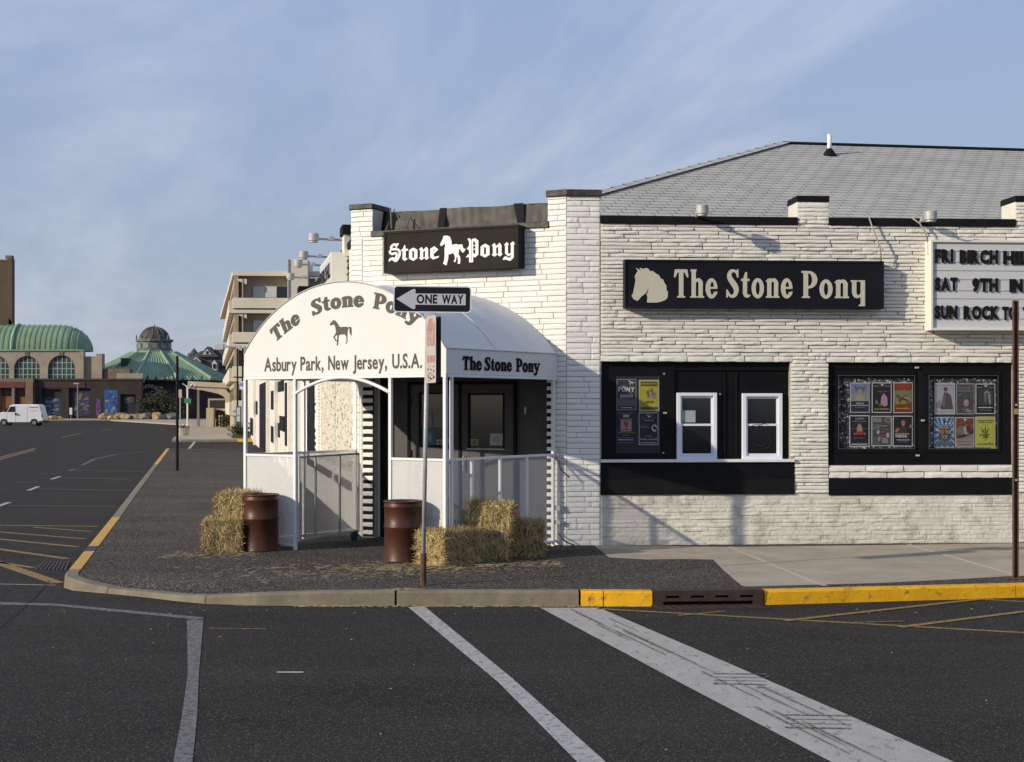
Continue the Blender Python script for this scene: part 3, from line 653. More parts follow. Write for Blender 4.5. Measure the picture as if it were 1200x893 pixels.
lint1 = (O1[0]-.02, O1[1]+.03, O1[3], O1[3]+.105); lint2 = (O2[0]-.04, O2[1]-.02, O2[3], O2[3]+.105)
sill2 = (O2[0], O2[1], B2[3], O2[2])
items = lay_courses(.012, FEND-.6, .98, TOPZ-.01, (.054,.066), (.35,.85), [O1, B1, O2, B2, lint1, lint2, sill2], .006, 3)
low = lay_courses(.012, FEND-.6, .15, .98, (.055,.078), (.35,.8), [(*B1[:2],0.98-.0,2),(*B2[:2],.98,2)], .005, 9)
lowz = min(B1[2], B2[2])
lint = []
for (a, b, c, d), n in ((lint1,6.5),(lint2,6.7)):
    x = a
    while x < b-.05: L_ = min(.47, b-x); lint.append((x+.003, c+.003, L_-.006, d-c-.006, rnd.random())); x += L_
for zz in (0,1):
    x = sill2[0]; hh = (sill2[3]-sill2[2])/2
    while x < sill2[1]-.05: L_ = min(.62 if x > sill2[0] or zz else .35, sill2[1]-x); lint.append((x+.003, sill2[2]+zz*hh+.003, L_-.006, hh-.006, rnd.random())); x += L_
# order the pieces by size; big lintel blocks first, then the 300 largest courses
place_stones(lint+items, 'stone', SV, fw, FAC, .033, 300, 'stone_courses', lambda x, z: x < 7.6, STONEM)
SV2 = variants('low_stone', PLINTH, 10, .8, .02)
low = [t for t in low]
rest = MB()
for (x, z, L_, h, r_) in low:
    me, vs, fs = SV2[int(r_*997) % 10]; rest.add([(x+a*L_, b*.014*(.5+r_), z+c*h) for a, b, c in vs], fs)
obj('plinth_render', MB().box(.01, FEND-.6, -.006, .01, .15, min(B1[2], .975)), PLINTH, fw)
obj('plinth_courses', rest, PLINTH, fw, kind='stuff')

# corner wall with smooth painted bricks
BV = variants('brick', BRICKM, 8, .35, .012)
cw = MB()
cx = lambda px, d=0: CHA.at(px, 475, d)[0]
cz = lambda px, py, d=0: CHA.at(px, py, d)[1]
DO = (cx(438), cx(641), 0, 3.3)
cw_top = 5.28
wall_boxes(cw, 0, CL, 0, cw_top, [DO], 0, .35); cw.box(DO[0]-.05, DO[1]+.05, .62, .66, 0, 3.35); cw.box(DO[0]-.05, DO[1]+.05, .3, .66, 3.3, 3.36)
PLx = (cx(411.5), cx(437)); PRx = (cx(642), CL)
cw.box(PLx[0], PLx[1], .0, .6, cw_top, 5.76); cw.box(PLx[0], -.001, 0, .5, 3.2, cw_top)
cw.box(PRx[0], CL-.001, .0, .55, cw_top, 5.76)
cornerw = obj('corner_wall', cw, BRICKW, TAV, frame=CHA.M)
pw = MB().box(-.536, 0, .0, .5, 0, 5.76)
pilw = obj('pier_wall', pw, BRICKW, TAV)
bi = lay_courses(.005, CL, 3.1, cw_top, (.082,.094), (.34,.62), [(cx(449),cx(600),cz(500,318),cz(500,272))], .006, 5)
bi += lay_courses(PLx[0], 0, 3.2, cw_top, (.082,.094), (.2,.25), [], .005, 6)
bi += lay_courses(PLx[0], PLx[1], cw_top, 5.76, (.082,.094), (.25,.4), [], .006, 7)
bi += lay_courses(PRx[0], CL, cw_top, 5.76, (.082,.094), (.15,.4), [], .006, 8)
bi += lay_courses(cx(648), CL, .15, 3.1, (.082,.094), (.2,.35), [], .006, 11)
obj('quoin_gap_strip', MB().box(cx(425.6), cx(438), -.004, .02, .16, 3.2), BLACKB, cornerw, frame=CHA.M); obj('quoin_gap_strip', MB().box(cx(641.2), cx(648), -.004, .02, .16, 3.1), BLACKB, cornerw, frame=CHA.M)  # black strip behind the quoins, seen in the gaps between them
bi += [(cx(425.3), .2+.132*k, cx(437)-cx(425.3)-(0 if k % 2 else 0), .075, (k*.137) % 1) for k in range(23)]
bi += [(cx(641), .2+.122*k, cx(648)-cx(641), .066, (k*.137) % 1) for k in range(24)]
nb = place_stones(bi, 'brick', BV, cornerw, CHA, .014, 230, 'brick_courses', None, BRICKM)
pi_ = lay_courses(-.536, 0, .15, 5.76, (.082,.094), (.18,.5), [], .006, 12)
place_stones(pi_, 'brick', BV, pilw, FAC, .014, 70, 'brick_courses', lambda x, z: True, BRICKM)

# caps of roofing felt and black paint
cap = MB()
cap.box(.0, fx(934), -.055, .40, TOPZ-.02, 5.445); cap.box(fx(970.5), fx(1189), -.055, .40, TOPZ-.02, 5.445)
cap.box(fx(1216), FEND, -.055, .4, TOPZ-.02, 5.445)
obj('parapet_cap', cap, BLACKT, TAV, bevel=.008)
for a, b in ((934,970.5),(1189.5,1226)):
    pz = fz((a+b)/2, 236)
    po = obj('parapet_post', MB().box(fx(a), fx(b), -.012, .55, TOPZ-.15, pz), STONEW, TAV)
    obj('post_cap', MB().box(fx(a)-.012, fx(b)+.015, -.03, .58, pz-.012, pz+.09), BLACKT, po, bevel=.01)
    st = lay_courses(fx(a), fx(b), TOPZ+.005, pz-.02, (.05,.07), (.3,.6), [], .005, int(a))
    rr = MB()
    for (x, z, L_, h, r_) in st: rr.add([(x+p*L_, q_*.03-.012, z+c*h) for p, q_, c in SV[int(r_*99) % 14][1]], SV[int(r_*99) % 14][2])
    obj('stone_courses', rr, STONEM, po, kind='stuff')
cc = MB(); cc.box(PLx[0]-.03, PLx[1]+.015, -.04, .64, 5.74, 5.84); obj('pier_cap', cc, BLACKR, TAV, frame=CHA.M, bevel=.02)
a = CHA.M; c1 = Vector((*C1,0))
capR = MB(); q0 = CHA.pt(PRx[0]-.02, -.05); q1 = (C1[0]+.0, C1[1]-.06); q2 = FAC.pt(.03,-.05); q3 = FAC.pt(.03,.55); q4 = CHA.pt(PRx[0]-.02,.55)
capR.slab([q0, q1, q2, q3, q4], 5.755, 5.86); obj('pier_cap', capR, BLACKR, TAV, frame=Matrix(), bevel=.012)
fc = MB(); fc.box(PLx[1]-.03, cx(664)-.3, -.035, .34, cw_top-.02, cw_top+.085); obj('wall_felt', fc, BLACKR, TAV, frame=CHA.M, bevel=.015)
# tarpaulin stretched behind the corner wall's top
tp = MB(); nx_, nz_ = 70, 9; x0_, x1_ = PLx[1]+.02, PRx[0]+.02; vs = []
for j in range(nz_+1):
    for i in range(nx_+1):
        u, v = i/nx_, j/nz_; x = x0_+(x1_-x0_)*u
        y = .30+.10*v+.018*sin(u*21+v*3)*(1-abs(2*v-1))+.006*sin(u*57+v*9)+.022*sin(u*8-v*5)+.007*sin(u*131+v*2)
        vs.append((x, y, cw_top-.03+.48*v+.008*sin(u*17)))
fs = [(j*(nx_+1)+i, j*(nx_+1)+i+1, (j+1)*(nx_+1)+i+1, (j+1)*(nx_+1)+i) for j in range(nz_) for i in range(nx_)]
tp.add(vs, fs); tp.add([(x0_,.41,5.72),(x1_,.41,5.72),(x1_,.9,5.70),(x0_,.9,5.70)], [(0,1,2,3)])
obj('tarpaulin', tp, TARP, TAV, frame=CHA.M, smooth=True)
for a, b, sk in ((437.5,447,0),(510,518,0),(606,613,.07)):
    obj('felt_strap', MB().add([(cx(a,-.2),.255,cw_top+.03),(cx(b,-.2),.255,cw_top+.03),(cx(b,-.2)-sk,.37,5.745),(cx(a,-.2)-sk*2,.37,5.745)], [(0,1,2,3)]).add([(cx(a,-.2),.262,cw_top+.03),(cx(b,-.2),.262,cw_top+.03),(cx(b,-.2)-sk,.378,5.745),(cx(a,-.2)-sk*2,.378,5.745)], [(3,2,1,0)]), BLACKT, TAV, frame=CHA.M)
for pts in (((452,270),(457.5,244),(470,262)),((457.5,244),(459,268))):
    obj('guy_wire', MB().tube([(cx(p,.02), -.02 if i != 1 or len(pts) == 2 and i == 1 else .12, cz(p,q_,.0)) for i, (p, q_) in enumerate(pts)], .012, 6), mat('grey_cable', (.16,.15,.13), .6), TAV, frame=CHA.M)

# roof
E0 = Vector((-.28,24.2,5.45)); rd = Vector((.988,.155,0)); R0 = Vector((5.78,31.0,7.98)); up = Vector((-.155,.988,0))
LR = 13.0
E1 = E0+rd*22; R1 = R0+rd*15.5; back = E0+up*13.2; 
rf = MB(); rf.add([E0, E1, R1, R0], [(0,1,2,3)]); rf.add([back, E0, R0], [(0,1,2)]); rf.add([back, R0, R1, E1+up*13.2], [(0,1,2,3)])
rf.add([E0-Vector((0,0,.25)), E1-Vector((0,0,.25)), E1, E0], [(0,1,2,3)])
roof = obj('roof', rf, mat('roof_underlay', (.12,.115,.11), .9, .1, 3), TAV, frame=Matrix())
# shingle courses on the slope that is seen
a_ = (R0-E0).dot(rd); b_ = (R0-E0).dot(up); slope = Vector((up.x*b_, up.y*b_, R0.z-E0.z)); SL = slope.length; sv = slope/SL; nv = rd.cross(sv).normalized()
sh = MB(); NR = 34; rh = SL/NR; r_ = random.Random(4)
for j in range(NR):
    t0 = j/NR; xl = a_*t0; x = xl-.32+((j*.105-xl) % .32)
    xe = 19.5
    while x < xe:
        L_ = .32; p0 = max(x+.006, xl+.02); p1 = x+L_-.006
        if p1 > p0:
            l0, l1 = j*rh-.01, (j+1)*rh+.006; hgt = .016+r_.uniform(0,.004)
            xl1 = a_*(j+1)/NR
            pa = E0+rd*p0+sv*l0; pb = E0+rd*p1+sv*l0; pc = E0+rd*p1+sv*l1; pd = E0+rd*max(p0, min(xl1+.02, p1-.01))+sv*l1
            sh.add([pa+nv*hgt, pb+nv*hgt, pc+nv*.004, pd+nv*.004, pa, pb], [(0,1,2,3),(4,5,1,0)])
        x += L_
obj('shingle_courses', sh, SHING, roof, kind='stuff')
hp = MB(); n1_ = 26
for k in range(n1_):
    a = E0+(R0-E0)*(k/n1_); b = E0+(R0-E0)*((k+1.15)/n1_); s_ = Vector((.10,-.02,-.01)); o_ = Vector((-.10,.05,-.035))
    hp.add([a+s_*1.2+Vector((0,-.05,.03)), b+s_*1.2+Vector((0,-.05,.03)), b+Vector((0,0,.055)), a+Vector((0,0,.075)), a+o_+Vector((0,0,.02)), b+o_+Vector((0,0,.02))], [(0,1,2,3),(3,2,5,4)])
obj('hip_shingles', hp, SHING, roof, kind='stuff')
obj('ridge_flashing', MB().tube([R0+Vector((0,0,.02)), R1+Vector((0,0,.02))], .045, 6), BLACKT, roof)
vx, vy = (972-600)/FOC, 0
for (px, py, nm) in ((972,182,'vent_pipe'),):
    # point on the roof slope seen at this place
    k = (px-HX)/FOC; kz = -(py-HY)/FOC; ray = Vector((k,1,kz)); t = (E0-Vector((0,0,EYE))).dot(nv)/ray.dot(nv); P = Vector((0,0,EYE))+ray*t
    vp = obj('vent_pipe', MB().tube([P, P+Vector((0,0,.44))], .045, 12), WMETAL, roof, smooth=True)
    obj('vent_boot', MB().lathe([(.17,-.03),(.13,.03),(.06,.13),(.05,.14)], 16, tuple(P)), BLACKT, roof, smooth=True)

# ---- openings of the facade
def bx(name, r, y0, y1, m, parent=TAV, bevel=.004, frame=None): return obj(name, MB().box(r[0], r[1], y0, y1, r[2], r[3]), m, parent, frame=frame, bevel=bevel)
dR = -REC
bx('black_panel', (O1[0], fx(789,dR), O1[2], O1[3]), .06, REC+.02, BLACKB)
bx('black_panel', (fx(789.4,dR), fx(846,dR), O1[2], fz(800,431)), REC-.05, REC+.02, BLACKB)
bx('black_panel', (fx(846.4,dR), O1[1], O1[2], fz(860,431)), REC-.045, REC+.02, BLACKB)
bx('black_header', (fx(776), O1[1]-.01, fz(850,434), O1[3]-.01), REC-.08, REC-.052, BLACKB)
for px in (724+65, 847, 861): bx('board_batten', (fx(px,dR), fx(px+1.6,dR), O1[2]+.01, fz(850,436)), REC-.07, REC-.045, BLACKT, bevel=0)
bx('white_sill', (fx(703.5), fx(930), fz(815,541.5), fz(815,538.2)), -.075, REC-.03, WMETAL)
bx('black_band', (B1[0]+.005, B1[1], fz(815,579.5), fz(815,542)), -.03, .02, BLACKB)
bx('band_board', (B1[0]+.005, B1[1], fz(815,579.5), fz(815,561.5)), -.038, -.031, BLACKT)
bx('black_band', (B2[0], B2[1], fz(1080,580), fz(1080,560.3)), -.03, .02, BLACKB)
def sash(px0, px1, py0, py1, note):
    d = -.09; x0, x1 = fx(px0,d), fx(px1,d); zb, zt = fz((px0+px1)/2,py1,d), fz((px0+px1)/2,py0,d); fwd = .065; ya, yb = .03, .11; yc = .085
    zm = fz((px0+px1)/2, 498, d)
    wf = obj('window', MB().box(x0,x0+fwd,ya,yb,zb,zt).box(x1-fwd,x1,ya,yb,zb,zt).box(x0+fwd,x1-fwd,ya,yb,zt-fwd*.8,zt).box(x0+fwd,x1-fwd,ya,yb,zb,zb+fwd), WVINYL, TAV, bevel=.006)
    wf['label'] = note
    i = fwd+.0; s_ = .028
    for nm, za, zc, yo in (('lower_sash', zb+fwd, zm+.02, .055), ('upper_sash', zm-.02, zt-fwd*.8, .075)):
        q = MB(); a, b = x0+i, x1-i
        q.box(a,a+s_,yo,yo+.02,za,zc).box(b-s_,b,yo,yo+.02,za,zc).box(a+s_,b-s_,yo,yo+.02,zc-.035,zc).box(a+s_,b-s_,yo,yo+.02,za,za+.035)
        obj(nm, q, WVINYL, wf, bevel=.003)
        obj('pane', MB().box(a+s_-.004,b-s_+.004,yo+.008,yo+.012,za+.03,zc-.03), GLASS, wf)
    return wf, x0, x1, zb, zt
w1 = sash(792.5,839.5,460.3,538.6,'white sash window with a pale paper taped in its upper pane')
w2 = sash(869.3,916,461,538.6,'white sash window at the right end of the black boarded opening')
obj('taped_paper', MB().box(fx(799),fx(816),.070,.0705,fz(807,495),fz(807,481)), flat('pale_paper', (.30,.36,.36)), w1[0])
scr = flat('pane_scrawl', (.028,.028,.03))
for wi, cxm in ((w1, 816), (w2, 892)):
    q = MB(); r2_ = random.Random(cxm)
    for k in range(6):
        c_ = (fx(cxm)+r2_.uniform(-.1,.1), r2_.uniform(wi[3]+.3, wi[4]-.3)); pts = [(c_[0]+.16*cos(t*.5+k)*r2_.uniform(.8,1), .052 if c_[1] < wi[3]+.5 else .072, c_[1]+.13*sin(t*.5+k)) for t in range(6)]
        pts = [(min(max(p[0], wi[1]+.11), wi[2]-.11), p[1], min(max(p[2], wi[3]+.12), wi[4]-.1)) for p in pts]
        q.tube(pts, .004, 4)
    obj('scratched_lines', q, scr, wi[0])
# door hardware specks on the boards
for px, py in ((777,438),(778,484),(843,462),(776,531)):
    obj('hinge', MB().box(fx(px,dR)-.03 if py == 484 else fx(px,dR)-.012, fx(px,dR)+.03 if py == 484 else fx(px,dR)+.012, (REC-.06 if px > 800 else .04), (REC-.03 if px > 800 else .062), fz(px,py)-.012, fz(px,py)+.014), ALU, TAV)
# second opening: two hinged black display doors
def case(px0, px1, py0, py1, gx0, gx1, gy0, gy1, nm, lab):
    d = -.05; r = (fx(px0,d), fx(px1,d), fz((px0+px1)/2,py1,d), fz((px0+px1)/2,py0,d)); g_ = (fx(gx0,d), fx(gx1,d), fz((px0+px1)/2,gy1,d), fz((px0+px1)/2,gy0,d))
    q = MB(); wall_boxes(q, r[0], r[1], r[2], r[3], [g_], .03, .11)
    o = obj(nm, q, BLACKB, TAV, bevel=.006); o['label'] = lab
    obj('back_board', MB().box(g_[0]-.02, g_[1]+.02, .095, .105, g_[2]-.02, g_[3]+.02), mat('poster_board', (.02,.02,.021), .8, .4, 12), o)
    e_ = .006
    q = MB().box(g_[0],g_[0]+e_,.024,.03,g_[2],g_[3]).box(g_[1]-e_,g_[1],.024,.03,g_[2],g_[3]).box(g_[0]+e_,g_[1]-e_,.024,.03,g_[3]-e_,g_[3]).box(g_[0]+e_,g_[1]-e_,.024,.03,g_[2],g_[2]+e_)
    obj('metal_edge', q, mat('dull_edge', (.10,.095,.085), .6), o)
    return o, g_
bx('black_surround', (O2[0], O2[1], fz(1080,433), O2[3]-.004), .035, REC, BLACKB); bx('black_surround', (O2[0], O2[1], O2[2]+.004, fz(1080,531)), .035, REC, BLACKB)
bx('black_surround', (O2[0], fx(976,-.05), fz(1080,531), fz(1080,433)), .045, REC, BLACKB); bx('black_surround', (fx(1173,-.05), O2[1], fz(1080,531), fz(1080,433)), .045, REC, BLACKB)
bx('centre_post', (fx(1074.5,-.05), fx(1084,-.05), O2[2]+.01, O2[3]-.01), .04, REC, BLACKT)
c1o, G1 = case(976.3,1074,433.3,530.5,982,1071.5,440,526,'display_door','left hinged black display door over posters')
c2o, G2 = case(1084.4,1172.6,433.3,530.5,1088,1169,440,526,'display_door','right hinged black display door over posters')
for px, py in ((1075,431),(1082,493),(1076,534)):
    obj('hasp', MB().box(fx(px)-.03, fx(px)+.03, -.0, .035, fz(px,py)-.012, fz(px,py)+.018), ALU, TAV, bevel=.004)
# remnants of torn posters stapled round the current ones
TORN = [flat('torn_'+n, c) for n, c in (('grey',(.14,.14,.14)),('dark',(.07,.07,.075)),('green',(.05,.08,.06)),('red',(.12,.03,.03)),('blue',(.05,.07,.12)),('pale',(.30,.30,.29)),('white',(.50,.50,.48)))]
for co, G_, pxs in ((c1o, G1, (996,1070)), (c2o, G2, (1094,1168))):
    r_ = random.Random(pxs[0]); q = MB()
    for k in range(420):
        edge = r_.random()
        if edge < .45: x = r_.uniform(G_[0]+.03, fx(pxs[0])+.02); z = r_.uniform(G_[2]+.05, G_[3]-.06)
        elif edge < .7: x = r_.uniform(G_[0]+.1, G_[1]-.04); z = G_[3]-r_.uniform(.05,.13)
        elif edge < .9: x = r_.uniform(G_[0]+.1, G_[1]-.04); z = G_[2]+r_.uniform(.015,.06)
        else: x = G_[1]-r_.uniform(.01,.035); z = r_.uniform(G_[2]+.05, G_[3]-.06)
        s_ = r_.uniform(.006,.028); a_0 = r_.random()*6; yk = .0945-.0004*(k % 9)
        q.add([(x+s_*cos(a_0+t*2*pi/5)*r_.uniform(.5,1.2), yk, z+s_*sin(a_0+t*2*pi/5)*r_.uniform(.4,1)) for t in range(4,-1,-1)], [(4,3,2,1,0)], r_.choice((0,0,1,1,2,3,4,5,5,6)))
    obj('torn_paper', q, TORN, co, kind='stuff')
# ------------------------------------------------------------------ signs
def sub(wall, x, z=0, y=0): return wall.M @ Matrix.Translation((x, y, z))
# wide sign on the facade
d_ = .23; r = (fx(732,d_), fx(1036,d_), fz(884,361.3,d_), fz(884,305,d_))
sg = thing('horse_head_sign', 'long black box sign with a cream horse head and cream serif lettering above the windows', 'sign', sub(FAC, r[0], r[2]))
Wd, Hd = r[1]-r[0], r[3]-r[2]
obj('cabinet', MB().box(0, Wd, -d_+.012, 0, 0, Hd), SIGNB, sg, bevel=.006)
fr = .035
obj('front_frame', MB().box(0,Wd,-d_,-d_+.02,0,fr).box(0,Wd,-d_,-d_+.02,Hd-fr,Hd).box(0,fr,-d_,-d_+.02,fr,Hd-fr).box(Wd-fr,Wd,-d_,-d_+.02,fr,Hd-fr), SIGNB, sg, bevel=.003)
yL = -d_-.004+.012
lx = lambda px: fx(px, d_)-r[0]
lz = lambda px, py: fz(px, py, d_)-r[2]
q = MB(); lay(q, 'The', lx(790), lx(841), lz(815,348.5), lz(815,316)-lz(815,348.5), yL, SERIF, .011); obj('lettering', q, CREAM, sg)
q = MB(); lay(q, 'Stone', lx(851.5), lx(929), lz(890,348.5), lz(890,316)-lz(890,348.5), yL, SERIF, .011); obj('lettering', q, CREAM, sg)
q = MB(); lay(q, 'Pony', lx(939.5), lx(1014.5), lz(975,349), lz(975,318)-lz(975,349), yL, SERIF, .011); obj('lettering', q, CREAM, sg)
q = MB(); shape(q, HEAD, (lx(740.2), lx(782.8), lz(760,354.5), lz(760,314)), yL); obj('horse_head_emblem', q, CREAM, sg)
obj('end_bracket', MB().box(Wd, Wd+.03, -.12, -.05, Hd*.62, Hd*.80), BLACKT, sg)
q = MB(); q.tube([(lx(1022)+.0, -.07, 5.45-r[2]), (lx(1027), -.13, lz(1027,272)), (lx(1033)+.0, -.17, lz(1033,290)), (lx(1034), -.17, Hd-.01)], .013, 6)
obj('power_cable', q, mat('pale_cable', (.30,.28,.22), .6), sg, smooth=True)

# charcoal sign on the corner wall
d2 = .27; r2c = (cx(449.5,d2), cx(607.5,d2), None, None)
zb_, zt_ = cz(449.5,320.5,d2), cz(449.5,271.5,d2); zb2, zt2 = cz(607,313.5,d2), cz(607,263,d2); zb, zt = (zb_+zb2)/2, (zt_+zt2)/2
cs = thing('blackletter_sign', 'charcoal box sign with white blackletter words either side of a white horse, over the awning', 'sign', sub(CHA, r2c[0], zb))
Wd2, Hd2 = r2c[1]-r2c[0], zt-zb
obj('cabinet', MB().box(0, Wd2, -d2+.014, -.0, 0, Hd2), SIGNG, cs, bevel=.006)
fr = .04
obj('front_frame', MB().box(0,Wd2,-d2,-d2+.03,0,fr).box(0,Wd2,-d2,-d2+.03,Hd2-fr,Hd2).box(0,fr,-d2,-d2+.03,fr,Hd2-fr).box(Wd2-fr*.7,Wd2,-d2,-d2+.03,fr,Hd2-fr), SIGNG, cs, bevel=.004)
yL = -d2+.010; dz = -(zt_-zt)
l2 = lambda px: cx(px, d2)-r2c[0]
def l2z(px, py):       # the sign hangs level; undo the small slope it shows
    f = (px-449.5)/(607.5-449.5); lo = zb_+(zb2-zb_)*f; hi = zt_+(zt2-zt_)*f; z = cz(px, py, d2); return (z-lo)/(hi-lo)*Hd2
q = MB(); lay(q, 'Stone', l2(455.5), l2(514), l2z(480,305), l2z(480,286)-l2z(480,307), yL, BLACKLETTER, .010, gap=.07); obj('lettering', q, LETW, cs)
q = MB(); lay(q, 'Pony', l2(546.5), l2(602), l2z(575,300.5), l2z(575,279.5)-l2z(575,301.5), yL, BLACKLETTER, .010, gap=.09); obj('lettering', q, LETW, cs)
q = MB(); shape(q, PONY_B, (l2(515.2), l2(545.2), l2z(530,310.5), l2z(530,275.6)), yL); obj('horse_emblem', q, LETW, cs)

# changeable letter board
d3 = .30; x0m = fx(1091,d3); x1m = x0m+3.1; zt3, zb3 = fz(1150,281.5,d3), fz(1150,387,d3)
mq = thing('letter_board', 'white changeable letter board with three rows of black block letters, right edge of picture', 'sign', sub(FAC, x0m, zb3))
Wm, Hm = x1m-x0m, zt3-zb3
MW = mat('letter_board_white', (.56,.56,.57), .5, .03, 2); MF = mat('letter_board_frame', (.70,.68,.60), .5, .04, 3)
obj('cabinet', MB().box(0,Wm,-d3+.05,0,0,Hm), MF, mq, bevel=.005)
f3 = .036
obj('front_frame', MB().box(0,Wm,-d3,-d3+.05,0,f3).box(0,Wm,-d3,-d3+.05,Hm-f3,Hm).box(0,f3,-d3,-d3+.05,f3,Hm-f3).box(Wm-f3,Wm,-d3,-d3+.05,f3,Hm-f3), MF, mq, bevel=.004)
obj('letter_panel', MB().box(f3,Wm-f3,-d3+.036,-d3+.05,f3,Hm-f3), MW, mq)
mzz = lambda py: fz(1130, py, d3)-zb3
mxx = lambda px: fx(px, d3)-x0m
RAIL = mat('letter_rail', (.48,.48,.49), .45, .03, 3)
for py in (293.5,306.5,326.8,339.8,359.8,372.8): obj('letter_rail', MB().box(f3,Wm-f3,-d3+.026,-d3+.036,mzz(py)-.008,mzz(py)+.008), RAIL, mq)
for py in (316.5,349.5): obj('panel_seam', MB().box(f3,Wm-f3,-d3+.033,-d3+.036,mzz(py)-.012,mzz(py)-.002), mat('seam_grey', (.2,.2,.2), .8), mq)
for word, a, b, pt, pb in (('FRI',1096.2,1117.5,293.3,306.8),('BIRCH',1125,1170,294,307.6),('HIL',1176,1206,294.8,308.3),('SAT',1096.2,1122.5,326.3,339.8),('9TH',1139.7,1170,327,340.5),('IN',1183.5,1199,327.6,341),
                           ('SUN',1095.8,1122.5,359.2,372.6),('ROCK',1129.5,1171.5,359.6,373),('TO',1175,1192,360.2,373.6),('T',1199.3,1208,360.6,374)):
    ls = []; z_ = mzz(pb); lay(None, word, mxx(a), mxx(b), 0, mzz(pt)-z_, 0, None, .064, gap=.07, each=ls)
    for lm in ls:
        vs = lm.v; n = len(vs); ed = {}
        for f in lm.f:
            for i in range(len(f)):
                e = (f[i], f[(i+1) % len(f)]); ed[e] = ed.get(e, 0)+1
        x_ = min(v[0] for v in vs); z = z_; y = -d3+.012
        q = MB(); q.add([(v[0]-x_, 0, v[2]) for v in vs]+[(v[0]-x_, .008, v[2]) for v in vs], lm.f+[(a_i, a_i+n, b_i+n, b_i) for a_i, b_i in ed if (b_i, a_i) not in ed])
        o = link('letter', mesh_of('letter', q, LETB), mq, frame=WM[mq.name] @ Matrix.Translation((x_, y, z)))
q = MB(); q.tube([(fx(1067)-x0m, -.06, 5.45-zb3),(fx(1075)-x0m,-.12,fz(1075,263)-zb3),(fx(1081)-x0m,-.16,fz(1081,275)-zb3),(fx(1082)-x0m+.02,-.16,Hm-.03)], .013, 6)
obj('power_cable', q, MATS['pale_cable'], mq, smooth=True)
q = MB().box(-.03,.0,-.2,-.16,Hm-.22,Hm-.05); obj('cable_box', q, MF, mq)

# floodlights on arms along the parapet
def floodlight(wall, x, z, reach, lab):
    t = thing('floodlight', lab, 'floodlight', sub(wall, x, z), group='floodlights on the parapet')
    q = MB().lathe([(.0,.085),(.095,.08),(.10,.07),(.10,-.055),(.0,-.056)], 20, (0,-reach,0)); obj('lamp_head', q, ALU, t, smooth=False, bevel=.0)
    obj('lamp_rim', MB().lathe([(.078,-.055),(.078,-.09),(.072,-.09),(.072,-.055)], 20, (0,-reach,0)), ALU, t)
    obj('arm', MB().tube([(0,-reach+.09,-.02),(0,.1,-.035)], .022, 8), ALU, t)
    obj('arm_joint', MB().box(-.05,.05,-reach*.45-.05,-reach*.45+.05,-.05,.03), ALU, t, bevel=.006); obj('mounting_bracket', MB().box(-.04,.04,.0,.12,-.12,.0), ALU, t, bevel=.006)
    return t
lef_x = lambda X, Y: (Vector((X,Y))-LEF.o).dot(LEF.u)
floodlight(FAC, fx(823,.55), fz(823,246.5,.55), .55, 'floodlight above the wide horse head sign, on a short arm')
floodlight(FAC, fx(1090.5,.55), fz(1090.5,253.5,.55), .55, 'floodlight above the letter board, on a short arm')
for Y, py, lab in ((27.9,279.5,'nearest and highest of the four floodlights over the side street'),(31,299.8,'second floodlight over the side street, just below the nearest'),
               (33,309.5,'third floodlight over the side street, below and left of the second'),(36.3,324.5,'farthest and lowest of the four floodlights over the side street')):
    X = C2[0]-.2*(Y-C2[1]); floodlight(LEF, lef_x(X, Y), EYE+(475-py)/FOC*Y, .62, lab)

